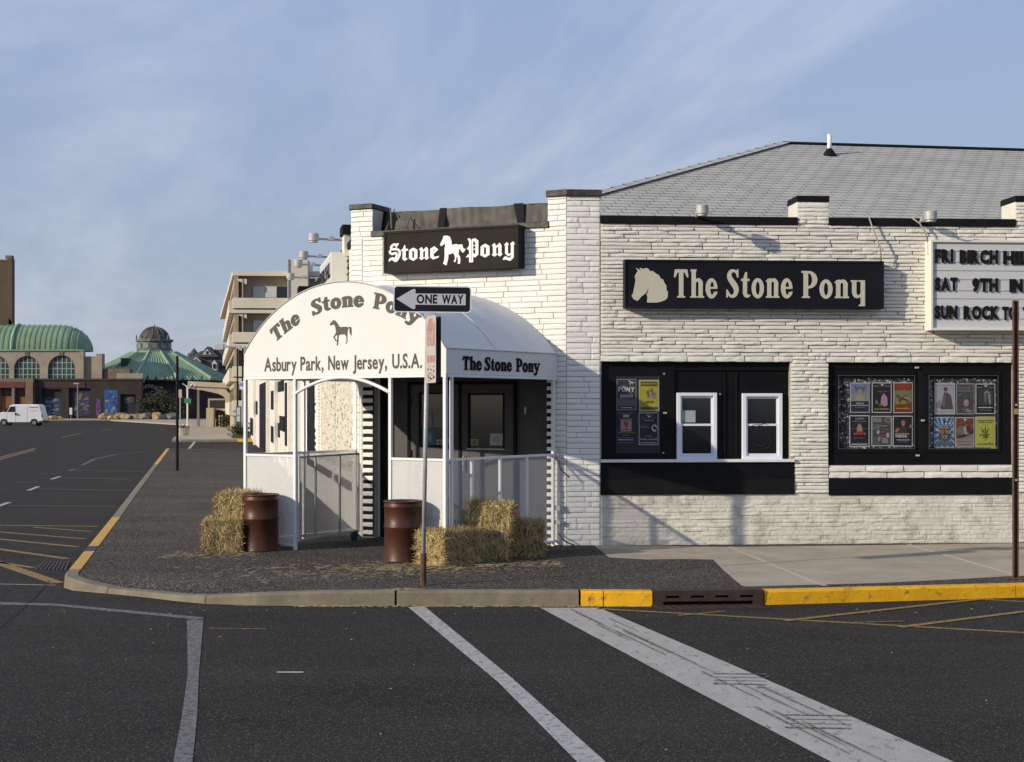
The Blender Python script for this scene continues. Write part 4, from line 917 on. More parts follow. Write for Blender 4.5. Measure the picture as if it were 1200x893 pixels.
# ------------------------------------------------------------------ posters
def C(*a): return a
def poster(px0, px1, py0, py1, y, bg, border, items, label, group='posters behind the bar windows'):
    d = -y; mxp = (px0+px1)/2
    x0, x1, z0, z1 = fx(px0,d), fx(px1,d), fz(mxp,py1,d), fz(mxp,py0,d); w_, h_ = x1-x0, z1-z0
    tilt = rnd.uniform(-.006,.006)
    mats = []; 
    def mi(c):
        c = tuple(v*.82 if max(c)-min(c) > .02 else v for v in c)
        m = flat('ink_%02d_%02d_%02d' % tuple(int(min(99, v*100)) for v in c), c, .45)
        if m not in mats: mats.append(m)
        return mats.index(m)
    q = MB(); b_ = .035 if border else 0; q.box(0, w_, -.002, 0, 0, h_, mi(border or bg)); lv = 1
    if border: q.box(w_*b_, w_*(1-b_), -.0025, -.002, h_*b_*.7, h_*(1-b_*.7), mi(bg))
    if not label.startswith('small'):
        r_ = random.Random(int(px0*3+py0)); x0b, x1b = .06, .94
        for j in range(34):                            # mottled print under the main shapes
            cxj, czj, a, b = r_.uniform(.12,.88), r_.uniform(.1,.92), r_.uniform(.02,.10), r_.uniform(.01,.06); sh = r_.choice((.45,.65,1.5,2.1))
            tint = tuple(min(.4, v*sh+.006) for v in bg); n = 6; ph = r_.random()*6
            q.add([(min(x1b,max(x0b,cxj+a*cos(2*pi*i/n+ph)*r_.uniform(.5,1)))*w_, -.00252-.000008*j, min(.96,max(.04,czj+b*sin(2*pi*i/n+ph)*r_.uniform(.5,1)))*h_) for i in range(n)], [tuple(range(n))], mi(tint))
    for it in items:
        y_ = -.0025-.0004*lv; lv += 1; k = it[0]
        if k == 'r': q.box(it[1]*w_, it[3]*w_, y_, -.002, it[2]*h_, it[4]*h_, mi(it[5]))
        elif k == 't': lay(q, it[1], it[2]*w_, it[4]*w_, it[3]*h_, (it[5]-it[3])*h_, y_, None, .05 if len(it) > 7 else .02, mi=mi(it[6]))
        elif k == 'e': n = 18; q.add([((it[1]+it[3]*cos(2*pi*j/n))*w_, y_, (it[2]+it[4]*sin(2*pi*j/n))*h_) for j in range(n)], [tuple(range(n))], mi(it[5]))
        elif k == 's': shape(q, it[1], (it[2]*w_, it[4]*w_, it[3]*h_, it[5]*h_), y_, mi(it[6]))
        elif k == 'p': P = it[1]; ar = sum(P[i][0]*P[(i+1)%len(P)][1]-P[(i+1)%len(P)][0]*P[i][1] for i in range(len(P))); P = P if ar > 0 else P[::-1]; q.add([(a*w_, y_, b*h_) for a, b in P], [tuple(range(len(P)))], mi(it[2]))
        elif k == 'l':      # lines of small print: words as short bars
            r_ = random.Random(lv*7+int(px0)); 
            for j in range(it[5]):
                zz = it[2]+(it[4]-it[2])*(j+.25)/it[5]; hh = (it[4]-it[2])/it[5]*.5; x = it[1]
                while x < it[3]-.02: L_ = r_.uniform(.04,.13); q.box(x*w_, min(x+L_, it[3])*w_, y_, -.002, zz*h_, (zz+hh)*h_, mi(it[6])); x += L_+.03
    o = link('poster', mesh_of('poster', q, mats), None, FAC.M @ Matrix.Translation((x0, y, z0)) @ Matrix.Rotation(tilt, 4, 'Y'))
    tag(o, label, 'poster', group); return o
WH, GR, BK, DK = (.42,.42,.43), (.16,.16,.17), (.014,.014,.018), (.035,.035,.04)
yb = .053
bx('notice_board', (fx(721,dR), fx(772.5,dR), fz(746,531,dR), fz(746,441,dR)), REC*0+.0545, .0605, mat('board_dark_grey', (.018,.018,.022), .5, .15, 3), bevel=0)
poster(722.6,745.6,444.2,480.6,yb,(.03,.032,.04),(.20,.20,.22),[('s',PONY_A,.58,.80,.90,.96,WH),('t','BEST',.18,.755,.50,.80,GR),('t','PONY',.08,.60,.92,.74,WH,1),('t','IN',.6,.53,.76,.575,GR),('t','$5000',.18,.41,.82,.50,WH),('r',.06,.14,.94,.36,(.09,.09,.10)),('l',.2,.06,.8,.11,1,WH)],'black and white poster with a pony over large letters, top left of the notice board','posters on the notice board')
poster(748.8,772.4,445.2,482,yb,(.34,.31,.03),(.40,.39,.36),[('r',.09,.80,.93,.94,(.07,.06,.02)),('l',.12,.83,.9,.92,1,(.34,.31,.03)),('e',.44,.60,.07,.07,(.16,.09,.10)),('e',.62,.66,.09,.05,(.15,.12,.05)),('e',.72,.55,.14,.08,(.20,.12,.18)),('e',.60,.46,.12,.05,(.30,.18,.22)),('p',[(.38,.62),(.46,.7),(.52,.5),(.44,.42)],(.12,.09,.03)),('t','JAN 10',.3,.26,.72,.33,(.06,.05,.01)),('l',.12,.17,.9,.22,1,(.4,.39,.3)),('r',.08,.06,.93,.135,(.08,.07,.02))],'yellow poster with a white edge, top right of the notice board','posters on the notice board')
poster(722.4,745,482.4,521,yb,(.016,.018,.035),None,[('t','Tuesday April 9',.08,.945,.92,.975,(.25,.22,.06)),('r',.34,.83,.66,.91,(.32,.32,.36)),('r',.22,.40,.78,.78,(.42,.20,.19)),('t','9',.38,.50,.60,.69,(.05,.03,.04)),('e',.5,.745,.26,.012,(.08,.04,.04)),('e',.5,.455,.24,.012,(.08,.04,.04)),('r',.05,.345,.98,.375,(.14,.13,.03)),('l',.35,.26,.65,.3,1,(.2,.17,.05)),('r',.05,.205,.93,.213,GR),('l',.1,.12,.85,.17,1,WH),('r',.04,.05,.95,.062,(.20,.18,.04))],'dark blue poster with a pink square and a 9, lower left of the notice board','posters on the notice board')
poster(748.6,771.6,483.4,521.4,yb,(.014,.015,.022),(.34,.34,.36),[('s',PONY_A,.42,.81,.62,.92,WH),('p',[(.28,.90),(.5,.96),(.8,.90),(.5,.93)],GR),('r',.12,.83,.36,.835,WH),('r',.68,.83,.92,.835,WH),('l',.28,.74,.80,.77,1,WH),('e',.80,.52,.15,.11,WH),('e',.78,.53,.07,.07,BK),('p',[(.78,.5),(.95,.42),(.9,.56)],BK),('l',.1,.52,.52,.60,2,GR),('l',.34,.24,.7,.29,2,GR),('t','Friday April 12',.08,.155,.92,.195,WH),('l',.1,.05,.9,.09,1,WH)],'black poster with pony and white hooded figure, lower right of the notice board','posters on the notice board')
yc = .0925
SK, RD = (.28,.15,.10), (.22,.035,.02)
head3 = [('s',PONY_A,.42,.86,.60,.975,WH),('p',[(.28,.93),(.5,.985),(.78,.93),(.5,.96)],GR),('r',.08,.875,.36,.883,WH),('r',.66,.875,.93,.883,WH)]
LBL = 'posters in the display doors'
poster(996.2,1019,448.4,483.6,yc,(.018,.018,.02),(.44,.44,.46),[('r',.035,.38,.965,.975,(.16,.18,.27)),('r',.035,.38,.965,.62,(.17,.17,.16)),('e',.5,.78,.20,.10,(.10,.12,.20)),('e',.5,.70,.13,.09,(.24,.20,.16)),('p',[(.3,.70),(.22,.92),(.27,.92),(.4,.74)],(.09,.08,.09)),('p',[(.7,.70),(.8,.92),(.75,.92),(.6,.74)],(.09,.08,.09)),('p',[(.2,.40),(.42,.62),(.58,.62),(.82,.40)],(.28,.25,.16)),('t','APRIL 12',.3,.28,.7,.33,WH),('l',.08,.22,.92,.26,1,WH),('l',.25,.16,.75,.19,1,GR)],'blue and black poster with an antlered deer, top left in the left display door',LBL)
poster(1021.6,1044.6,448.2,483.6,yc,BK,(.44,.44,.45),head3+[('l',.25,.68,.85,.73,1,(.18,.07,.06)),('e',.62,.58,.07,.05,SK),('p',[(.45,.32),(.48,.55),(.62,.62),(.78,.52),(.8,.25),(.62,.2)],(.34,.20,.25)),('p',[(.15,.3),(.22,.46),(.35,.3)],(.10,.13,.10)),('e',.46,.26,.12,.03,(.25,.12,.05)),('l',.12,.09,.88,.15,1,(.30,.32,.05))],'black poster with a pink figure, top middle in the left display door',LBL)
poster(1047,1069.6,448.2,484,yc,(.16,.035,.015),(.40,.40,.40),[('r',.035,.34,.965,.74,(.14,.16,.08)),('l',.14,.82,.86,.94,2,(.38,.05,.03)),('p',[(.1,.36),(.35,.44),(.7,.36),(.7,.30),(.1,.28)],(.18,.22,.03)),('p',[(.12,.56),(.22,.62),(.34,.52),(.72,.5),(.74,.32),(.68,.32),(.64,.42),(.42,.42),(.36,.32),(.3,.32),(.28,.46)],(.13,.035,.02)),('p',[(.5,.52),(.55,.62),(.68,.58),(.66,.5)],(.22,.06,.03)),('p',[(.55,.50),(.85,.44),(.85,.46),(.58,.53)],(.36,.33,.28)),('l',.15,.12,.88,.18,1,(.36,.30,.05))],'red and green poster with horse, top right in the left display door',LBL)
poster(995.4,1018.8,486.8,523.8,yc,BK,(.44,.44,.45),[('t','JAMES',.28,.86,.74,.93,GR),('l',.15,.79,.86,.83,1,GR),('r',.05,.575,.95,.583,GR),('e',.5,.68,.10,.06,(.24,.17,.12)),('p',[(.38,.64),(.62,.66),(.66,.48),(.36,.46)],(.26,.20,.13)),('p',[(.34,.50),(.68,.50),(.72,.40),(.3,.38)],(.30,.03,.03)),('e',.25,.42,.04,.03,GR),('e',.76,.42,.04,.03,GR),('l',.25,.27,.75,.30,1,GR),('r',.10,.055,.90,.105,(.34,.34,.34)),('l',.14,.065,.86,.095,1,BK)],'black poster with red and tan figure, lower left in the left display door',LBL)
poster(1021.2,1044.8,487.4,522.6,yc,(.05,.05,.05),(.42,.42,.42),[('l',.08,.80,.50,.94,4,(.28,.28,.27)),('e',.80,.86,.14,.09,(.34,.30,.20)),('e',.80,.86,.11,.07,(.03,.025,.02)),('e',.80,.86,.05,.04,(.24,.12,.06)),('l',.08,.55,.42,.72,4,(.16,.16,.16)),('l',.45,.64,.78,.69,1,(.26,.26,.25)),('e',.33,.46,.07,.07,(.26,.26,.25)),('e',.80,.36,.08,.09,(.24,.24,.23)),('r',.42,.40,.70,.46,(.12,.03,.03)),('r',.42,.33,.74,.36,(.28,.06,.05)),('e',.38,.24,.07,.08,(.18,.18,.18)),('p',[(.5,.1),(.55,.3),(.8,.24),(.85,.08)],(.15,.15,.15)),('l',.1,.05,.4,.30,5,(.13,.13,.13))],'grey collage poster with round badge, lower middle in the left display door',LBL)
poster(1046.2,1069.4,487.2,523,yc,BK,(.44,.44,.45),[('e',.52,.80,.11,.05,(.34,.10,.08)),('e',.52,.73,.09,.07,SK),('p',[(.30,.60),(.55,.67),(.72,.62),(.66,.42),(.32,.42)],(.02,.02,.02)),('p',[(.08,.50),(.24,.62),(.34,.56),(.2,.44)],(.30,.12,.08)),('e',.90,.66,.08,.06,(.26,.11,.09)),('l',.12,.36,.82,.45,1,(.34,.24,.22)),('t','WEEKEND',.12,.29,.72,.37,WH),('l',.2,.19,.84,.23,1,WH),('l',.3,.13,.75,.16,1,GR)],'black poster with red bandana figure, lower right in the left display door',LBL)
poster(1095.2,1119.2,448.8,485.6,yc,(.27,.27,.30),(.44,.44,.46),[('r',.035,.30,.965,.975,(.30,.30,.33)),('p',[(.04,.36),(.3,.46),(.34,.2),(.04,.2)],(.15,.14,.16)),('e',.53,.80,.10,.07,(.07,.05,.055)),('p',[(.28,.16),(.40,.56),(.46,.70),(.62,.70),(.80,.60),(.90,.16)],(.06,.05,.06)),('p',[(.32,.3),(.42,.58),(.55,.62),(.5,.2)],(.14,.10,.10)),('l',.1,.90,.92,.93,1,(.14,.13,.13)),('l',.2,.11,.86,.17,1,(.36,.35,.35))],'pale grey poster with dark jacketed figure, top left in the right display door',LBL)
poster(1120.6,1141.8,449.4,485.4,yc,(.05,.05,.055),(.26,.26,.27),[('l',.10,.82,.78,.88,1,(.20,.18,.19)),('l',.05,.72,.90,.80,1,(.16,.14,.14)),('r',.04,.58,.96,.60,(.03,.10,.10)),('r',.04,.46,.55,.48,(.02,.10,.11)),('r',.8,.86,.96,.95,(.24,.03,.05)),('r',.04,.36,.96,.46,(.09,.04,.05)),('e',.54,.36,.16,.11,(.22,.19,.18)),('e',.56,.42,.08,.07,(.28,.25,.24)),('p',[(.45,.08),(.6,.2),(.84,.10),(.8,.04)],(.22,.16,.15))],'dark blurred poster with crouching figure, top middle in the right display door',LBL)
poster(1143.2,1166.2,449.6,485,yc,BK,(.42,.42,.43),head3+[('r',.1,.28,.92,.84,(.035,.035,.035)),('e',.48,.70,.05,.04,GR),('e',.58,.73,.05,.04,(.22,.22,.22)),('e',.68,.70,.05,.04,GR),('p',[(.42,.66),(.56,.66),(.54,.34),(.44,.4)],(.10,.10,.10)),('p',[(.62,.66),(.76,.66),(.78,.3),(.66,.36)],(.16,.16,.16)),('l',.15,.18,.86,.24,1,WH),('l',.22,.10,.8,.14,2,GR)],'black and white band poster, top right in the right display door',LBL)
sun = [('p',[(.5,.5),(.5+.75*cos(k*pi/8-.09),.5+.6*sin(k*pi/8-.09)),(.5+.75*cos(k*pi/8+.09),.5+.6*sin(k*pi/8+.09))],(.05,.09,.19)) for k in range(16)]
sun = [('p',[(min(.96,max(.04,a)),min(.97,max(.03,b))) for a, b in it[1]],it[2]) for it in sun]
poster(1094.6,1118.2,488.6,524.6,yc,(.20,.33,.46),(.38,.40,.44),sun+[('p',[(.2,.3),(.3,.75),(.7,.75),(.85,.5),(.78,.3),(.5,.2)],(.07,.05,.06)),('s',PONY_A,.40,.80,.62,.90,(.02,.02,.03)),('e',.88,.965,.07,.02,(.30,.12,.05)),('t','ROCK',.30,.62,.72,.74,(.42,.30,.22)),('t','TO THE',.22,.46,.84,.56,(.42,.28,.20)),('t','TOP',.34,.28,.66,.40,(.40,.24,.18)),('r',.1,.08,.9,.2,(.09,.10,.13))],'blue sunburst poster with orange lettering, lower left in the right display door',LBL)
poster(1119.4,1141.6,489,524.2,yc,(.12,.045,.03),(.38,.38,.38),head3[:2]+[('r',.04,.04,.96,.30,(.24,.19,.18)),('p',[(.04,.26),(.96,.46),(.96,.3),(.04,.2)],(.22,.15,.14)),('e',.30,.56,.24,.16,(.12,.13,.10)),('p',[(.6,.7),(.8,.72),(.72,.42),(.5,.4)],(.10,.02,.015)),('p',[(.42,.68),(.56,.7),(.6,.5),(.72,.46),(.7,.4),(.5,.42)],(.26,.28,.32)),('p',[(.04,.3),(.3,.42),(.7,.44),(.95,.62),(.96,.5),(.5,.34)],(.05,.02,.015)),('l',.12,.17,.88,.21,1,(.10,.07,.06)),('l',.2,.08,.8,.12,1,(.10,.07,.06))],'brown and cream guitar poster, lower middle in the right display door',LBL)
leaf = []
for a in (-100,-65,-32,0,32,65,100):
    L_ = {0:.40,32:.36,65:.26,100:.16}[abs(a)]; t = radians(a); c_, s_ = cos(t), sin(t); bx_, by_ = .5, .34
    leaf.append(('p',[(bx_,by_),(bx_+s_*L_*.5-c_*.035,by_+c_*L_*.6+s_*.03),(bx_+s_*L_,by_+c_*L_),(bx_+s_*L_*.5+c_*.035,by_+c_*L_*.6-s_*.03)],(.05,.08,.015)))
poster(1142.8,1166.4,488.2,524.4,yc,(.36,.36,.06),(.42,.41,.30),leaf+[('l',.10,.84,.92,.90,1,(.06,.06,.02)),('l',.15,.79,.85,.83,1,(.06,.06,.02)),('p',[(.49,.36),(.51,.36),(.52,.22),(.49,.22)],(.05,.08,.015)),('l',.1,.085,.92,.14,1,(.05,.05,.02))],'yellow green poster with dark leaf, lower right in the right display door',LBL)
poster(1161,1168.2,523,527,yc+.001,(.38,.34,.04),None,[],'small yellow flyer scrap in the lower right corner of the right display',LBL)

# ------------------------------------------------------------------ doors in the corner wall
dw = obj('door_wall', MB().box(DO[0],DO[1],.30,.32,0,3.3), GREYD, cornerw, frame=CHA.M)
dd = -.28
ex = lambda px: CHA.at(px,475,dd)[0]
ez = lambda px, py: CHA.at(px,py,dd)[1]
def door(px0, px1, wx0, wx1, wy0, wy1, lab):
    q = MB(); hole = (ex(wx0), ex(wx1), ez((wx0+wx1)/2, wy1), ez((wx0+wx1)/2, wy0)); wall_boxes(q, ex(px0), ex(px1), .20, 2.75, [hole], .255, .30)
    o = obj('door', q, GREYD, cornerw, frame=CHA.M, bevel=.004); o['label'] = lab
    obj('door_glass', MB().box(hole[0],hole[1],.275,.28,hole[2],hole[3]), GLASS, cornerw, frame=CHA.M)
    e_ = .03; h = hole
    obj('glass_bead', MB().box(h[0]-e_,h[0],.245,.256,h[2]-e_,h[3]+e_).box(h[1],h[1]+e_,.245,.256,h[2]-e_,h[3]+e_).box(h[0],h[1],.245,.256,h[3],h[3]+e_).box(h[0],h[1],.245,.256,h[2]-e_,h[2]), BLACKT, cornerw, frame=CHA.M)
    return hole
h1 = door(481.5,539,493.5,528,462,522,'grey door with stickers in its glass, left of the pair')
h2 = door(541,602.5,551,590,463,525,'grey door with a plain dark glass, right of the pair')
for px in (480,540,604): obj('door_frame', MB().box(ex(px)-.022,ex(px)+.022,.235,.30,.15,2.80), BLACKT, cornerw, frame=CHA.M)
obj('door_frame', MB().box(ex(480)+.022,ex(604)-.022,.235,.30,2.76,2.80), BLACKT, cornerw, frame=CHA.M)
obj('dark_curtain', MB().box(DO[0]+.002,ex(456),.18,.29,.15,3.29), INTER, cornerw, frame=CHA.M)
for px in (441,445,449): obj('curtain_edge', MB().box(ex(px),ex(px+1),.165,.18,.16,3.2), GREYD, cornerw, frame=CHA.M)
for px, py in ((482,470),(482,531),(605,470),(605,528),(480.5,511),(617,481)): obj('hinge', MB().box(ex(px)-.015,ex(px)+.015,.225,.24,ez(px,py)-.06,ez(px,py)+.06), BLACKT if px != 617 else ALU, cornerw, frame=CHA.M)
obj('door_handle', MB().tube([(ex(545),.21,ez(545,534)),(ex(545),.21,ez(545,552))], .012, 8).box(ex(545)-.02,ex(545)+.02,.21,.255,ez(545,545),ez(545,541)), ALU, cornerw, frame=CHA.M)
obj('push_bar', MB().box(ex(548),ex(592),.235,.25,ez(570,527),ez(570,525.5)), ALU, cornerw, frame=CHA.M)
def sticker(px0, px1, py0, py1, c, nm, c2=None):
    q = MB().box(ex(px0),ex(px1),.268,.274,ez(px0,py1),ez(px0,py0)); m = [flat('sticker_'+nm, c)]
    if c2: a, b = ex(px0), ex(px1); lo, hi = ez(px0,py1), ez(px0,py0); q.box(a+(b-a)*.25,b-(b-a)*.25,.266,.268,lo+(hi-lo)*.2,lo+(hi-lo)*.75,1); m.append(flat('sticker2_'+nm, c2))
    obj(nm, q, m, cornerw, frame=CHA.M)
sticker(494.3,507,480,500.5,(.19,.19,.18),'window_notice'); sticker(509.5,518.5,484,500.5,(.17,.17,.16),'window_notice')
sticker(494.3,511,502,520.8,(.03,.13,.19),'blue_flyer',(.14,.24,.26)); sticker(512,519,515,521,(.34,.32,.32),'sticker',(.30,.04,.04)); sticker(523,527.5,513,518.5,(.38,.38,.38),'sticker')
sticker(552,561,514.3,521.8,(.20,.26,.12),'green_sticker',(.06,.16,.05)); sticker(574.5,590,508,521.8,(.36,.35,.33),'door_notice',(.28,.26,.24))

# side wall running up the side street
SIDE = 92
sm = MB(); sm.box(-SIDE,0,0,.35,0,5.33); sidew = obj('side_wall', sm, STONEW, TAV, frame=LEF.M)
lxx = lambda px: LEF.at(px,475)[0]
def lzz(px, py): return LEF.at(px, py)[1]
obj('parapet_cap', MB().box(-SIDE,PLx[0],-.05,.4,5.32,5.43), BLACKT, sidew, frame=LEF.M)
def panel(px0, px1, py0, py1, nm='black_panel', m=BLACKB, y=-.03, z0=None, z1=None):
    a, b = lxx(px0), lxx(px1); c, e = (lzz(px1,py1) if z0 is None else z0), (lzz(px1,py0) if z1 is None else z1)
    return obj(nm, MB().box(a,b,y,.02,c,e), m, sidew, frame=LEF.M)
STUC = mat('speckled_stucco', (.62,.58,.47), .8, .12, 7, .8, 30, col2=(.10,.09,.07), thr=(.565,.60), stretch=(.22,1,1))
panel(377,393.5,0,0,'stucco_panel',STUC,-.02,1.15,3.2); panel(395,414,0,0,'stucco_panel',STUC,-.02,1.15,3.2)
panel(361,363,0,0,'black_panel',BLACKB,-.03,.9,2.9)
r_ = random.Random(5)
for k in range(14):                                    # toothed edge of the window recess
    z = 1.2+k*.135; panel(364-r_.random()*2.5, 368.5+r_.random()*2, 0, 0, 'black_quoin_gap', BLACKB, -.03, z, z+.13)
for k in range(26): panel(372.6-(k%2)*1.2, 375.6, 0, 0, 'quoin_stone', BRICKM, -.05, 1.1+k*.08, 1.17+k*.08)
for k in range(22): panel(415.2-(k%2)*.9, 423, 0, 0, 'quoin_stone', BRICKM, -.03, .2+k*.13, .32+k*.13)
panel(395.5,413,0,0,'black_band',BLACKB,-.07,.84,.98); panel(374.5,389,0,0,'black_band',BLACKB,-.07,.84,.98); panel(362.5,370,0,0,'black_band',BLACKB,-.07,.84,.98)
panel(304.5,313,447,533,'black_panel'); panel(334.5,340.3,447,525,'black_panel'); panel(293.5,298,491,512,'black_panel')
for a, b, c, e in ((318,323.5,457,480),(326,333,445,458),(318,323.5,501,521),(323.4,328.2,496,513),(328.1,333.5,488,506),(298,302,470,486)): panel(a,b,c,e,'black_quoin_gap')
for px in (300,316,326,343,352): obj('pilaster', MB().box(lxx(px)-.3,lxx(px)+.3,-.16,0,0,5.2), STONEM, sidew, frame=LEF.M)
for X, Y, wd in ((0,27.4,.5),(0,41.5,.7),(0,55,.7)):
    xl = lef_x(C2[0]-.2*(Y-C2[1]), Y); po = obj('parapet_post', MB().box(xl-wd/2,xl+wd/2,-.10,.5,5.2,5.62), STONEW, sidew, frame=LEF.M); obj('post_cap', MB().box(xl-wd/2-.04,xl+wd/2+.04,-.14,.54,5.60,5.78), BLACKT, sidew, frame=LEF.M, bevel=.01)
sc_ = MB(); r_ = random.Random(2)
for (x, z, L_, h, q_) in lay_courses(-26, 0, .15, 5.3, (.07,.09), (.4,1.2), [(lxx(361),lxx(363),.9,2.9),(lxx(362),lxx(371),1.2,3.1),(lxx(377),lxx(414),1.15,3.2),(lxx(362.5),lxx(413),.84,.98)], .008, 21):
    me, vs, fs = BV[int(q_*997) % 8]; sc_.add([(x+a*L_, b*.013, z+c*h) for a, b, c in vs], fs)
obj('brick_courses', sc_, BRICKM, sidew, frame=LEF.M, kind='stuff')
# second letter board, on the side wall
xa = lef_x(C2[0]-.2*(27.2-C2[1]), 27.2)
sb = thing('side_letter_board', 'pale letter board jutting from the side wall below the nearest floodlight', 'sign', LEF.M @ Matrix.Translation((xa-2.95,0,3.75)))
obj('cabinet', MB().box(0,2.95,-.34,-.03,0,1.52), MF, sb, bevel=.006); obj('letter_panel', MB().box(.06,2.89,-.346,-.341,.06,1.46), MW, sb)
for z in (.12,.60,1.08):
    ls = []; lay(None, 'FRI BIRCH HILL' if z > 1 else ('SAT 9TH IN' if z > .5 else 'SUN ROCK TO T'), .12, 2.8, z, .26, -.352, None, .045, gap=.03, each=ls)
    q = MB()
    for l in ls: q.add(l.v, l.f)
    obj('lettering', q, LETB, sb)
for k in range(12): obj('fixing_bolt', MB().box(2.96,2.985,-.045,-.01,.08+k*.125,.12+k*.125), BLACKT, sb)

# ------------------------------------------------------------------ awning porch across the corner
VD = 34.7; VL = (-4.285, 23.2); VES = Wall(*VL, -VD); VW = 4.06; ZV, ZS, ZT = 2.855, 3.226, 4.275
po = thing('awning_porch', 'white barrel awning porch with arched lettered front across the corner entrance', 'awning', VES.M)
RA = 2.487
def arc(x): return ZT-RA+sqrt(max(0, RA*RA-(x-VW/2)**2))
AX = [VW*k/40 for k in range(41)]
q = MB(); pts = [(0,ZV),(VW,ZV)]+[(x, arc(x)) for x in AX[::-1]]
q.prism(pts, 0, .012); obj('front_canvas', q, CANVAS, po)
def depth_at(x):
    ox, oy = VES.pt(x); dxx, dyy = VES.n.x, VES.n.y; best = 9
    for Wl in (CHA, LEF):
        den = dxx*(-Wl.u.y)-dyy*(-Wl.u.x)
        rx_, ry_ = Wl.o.x-ox, Wl.o.y-oy; t = (rx_*(-Wl.u.y)-ry_*(-Wl.u.x))/den; s = (dxx*ry_-dyy*rx_)/den
        if t > .2 and ((Wl is CHA and -.3 <= s <= CL+.4) or (Wl is LEF and s <= .02)): best = min(best, t)
    return best
NB = 20; vs = []; fs = []
full = [(0.0, ZV)]+[(x, arc(x)) for x in AX]+[(VW, ZV)]
rows = []
for x, z in full:
    D_ = depth_at(x)-.02; rows.append([(x, .012+(D_-.012)*j/NB, z+(-.018*sin(pi*((j*3/NB) % 1)) if 3.25 < z else 0)) for j in range(NB+1)])
q = MB(); q.add([p for r0 in rows for p in r0], [(i*(NB+1)+j, i*(NB+1)+j+1, (i+1)*(NB+1)+j+1, (i+1)*(NB+1)+j) for i in range(len(rows)-1) for j in range(NB)])
top = obj('barrel_canvas', q, CANVAS, po)
D0 = depth_at(0)-.02; D1 = depth_at(VW)-.02
# seams and edge binding
PIPE = mat('canvas_binding', (.42,.42,.40), .6, .05, 5)
obj('edge_binding', MB().tube([(x, -.003, arc(x)+.004) for x in AX], .011, 6), PIPE, po, smooth=True)
obj('edge_binding', MB().tube([(VW+.004,0,ZV),(VW+.004,0,ZS)], .010, 6).tube([(VW+.006,0,ZS),(VW+.006,D1,ZS)], .008, 6), PIPE, po)
for f in (.42,): obj('canvas_seam', MB().tube([(x, depth_at(x)*f, arc(x)-.002) for x in AX], .006, 5), CANVAS, po, smooth=True)
rr = .022
obj('bottom_rail', MB().box(0,VW,-.012,.03,ZV-.045,ZV-.003), WMETAL, po); obj('bottom_rail', MB().box(VW-.03,VW+.012,.03,D1,ZV-.045,ZV-.003), WMETAL, po); obj('bottom_rail', MB().box(-.012,.03,.03,D0,ZV-.045,ZV-.003), WMETAL, po)
vx_ = lambda px: VES.at(px)[0]
pw_ = .026
for x in (.02, vx_(345.3), vx_(457), VW-.03):
    obj('frame_post', MB().box(x-pw_,x+pw_,-.01,.04,SW if x > 1 or True else SW,ZV-.045), WMETAL, po, bevel=.004)
SIDEW = Wall(*VES.pt(VW), 90-VD)     # plane of the right side, x grows towards the wall
sy = lambda px: SIDEW.at(px)[0]
for px in (529.5, 648.5): obj('frame_post', MB().box(VW-.03,VW+.015,sy(px)-.02,sy(px)+.02,SW,ZV-.045), WMETAL, po)
for px in (553.6,586.8,617.6): obj('side_stud', MB().box(VW-.03,VW+.01,sy(px)-.022,sy(px)+.022,SW+.1,1.6), WMETAL, po)
for f in (.5, .98): obj('frame_post', MB().box(-.015,.03,D0*f-.02,D0*f+.02,SW,ZV-.045), WMETAL, po)
obj('door_arch', MB().tube([(vx_(345.3)+(vx_(457)-vx_(345.3))*t, .015, 2.58+.245*sin(pi*t)**.9) for t in [k/24 for k in range(25)]], .028, 8), WMETAL, po, smooth=True)
zr = 1.61
def mpanel(x0, x1, y0, y1, z0, z1, m=MESHP, nm='mesh_panel'): return obj(nm, MB().box(x0,x1,y0,y1,z0,z1), m, po)
xA, xB = .02+pw_, vx_(345.3)-pw_
def sheet(pts, m, nm='mesh_panel', frame=None, lab=None):
    q = MB(); q.add(pts, [(0,1,2,3)]); return obj(nm, q, m, po, frame=frame)
sheet([(xA,.012,.24),(xB,.012,.24),(xB,.012,zr),(xA,.012,zr)], MESHP)
sheet([(vx_(457)+pw_,.012,.24),(VW-.06,.012,.24),(VW-.06,.012,zr),(vx_(457)+pw_,.012,zr)], MESHP)
sheet([(VW-.004,.04,.24),(VW-.004,D1,.24),(VW-.004,D1,zr),(VW-.004,.04,zr)], mesh_mat('side_mesh', (.50,.50,.50), .46))
sheet([(0.006,.04,.24),(0.006,D0,.24),(0.006,D0,zr),(0.006,.04,zr)], MESHP)
for x0, x1 in ((xA,xB),(vx_(457)+pw_,VW-.056)):
    for z in (zr, .22): obj('panel_rail', MB().box(x0,x1,-.006,.034,z-.018,z+.018), WMETAL, po, bevel=.003)
for z in (zr, .22): obj('panel_rail', MB().box(VW-.034,VW+.008,.04,D1,z-.018,z+.018), WMETAL, po); obj('panel_rail', MB().box(-.012,.028,.04,D0,z-.018,z+.018), WMETAL, po)
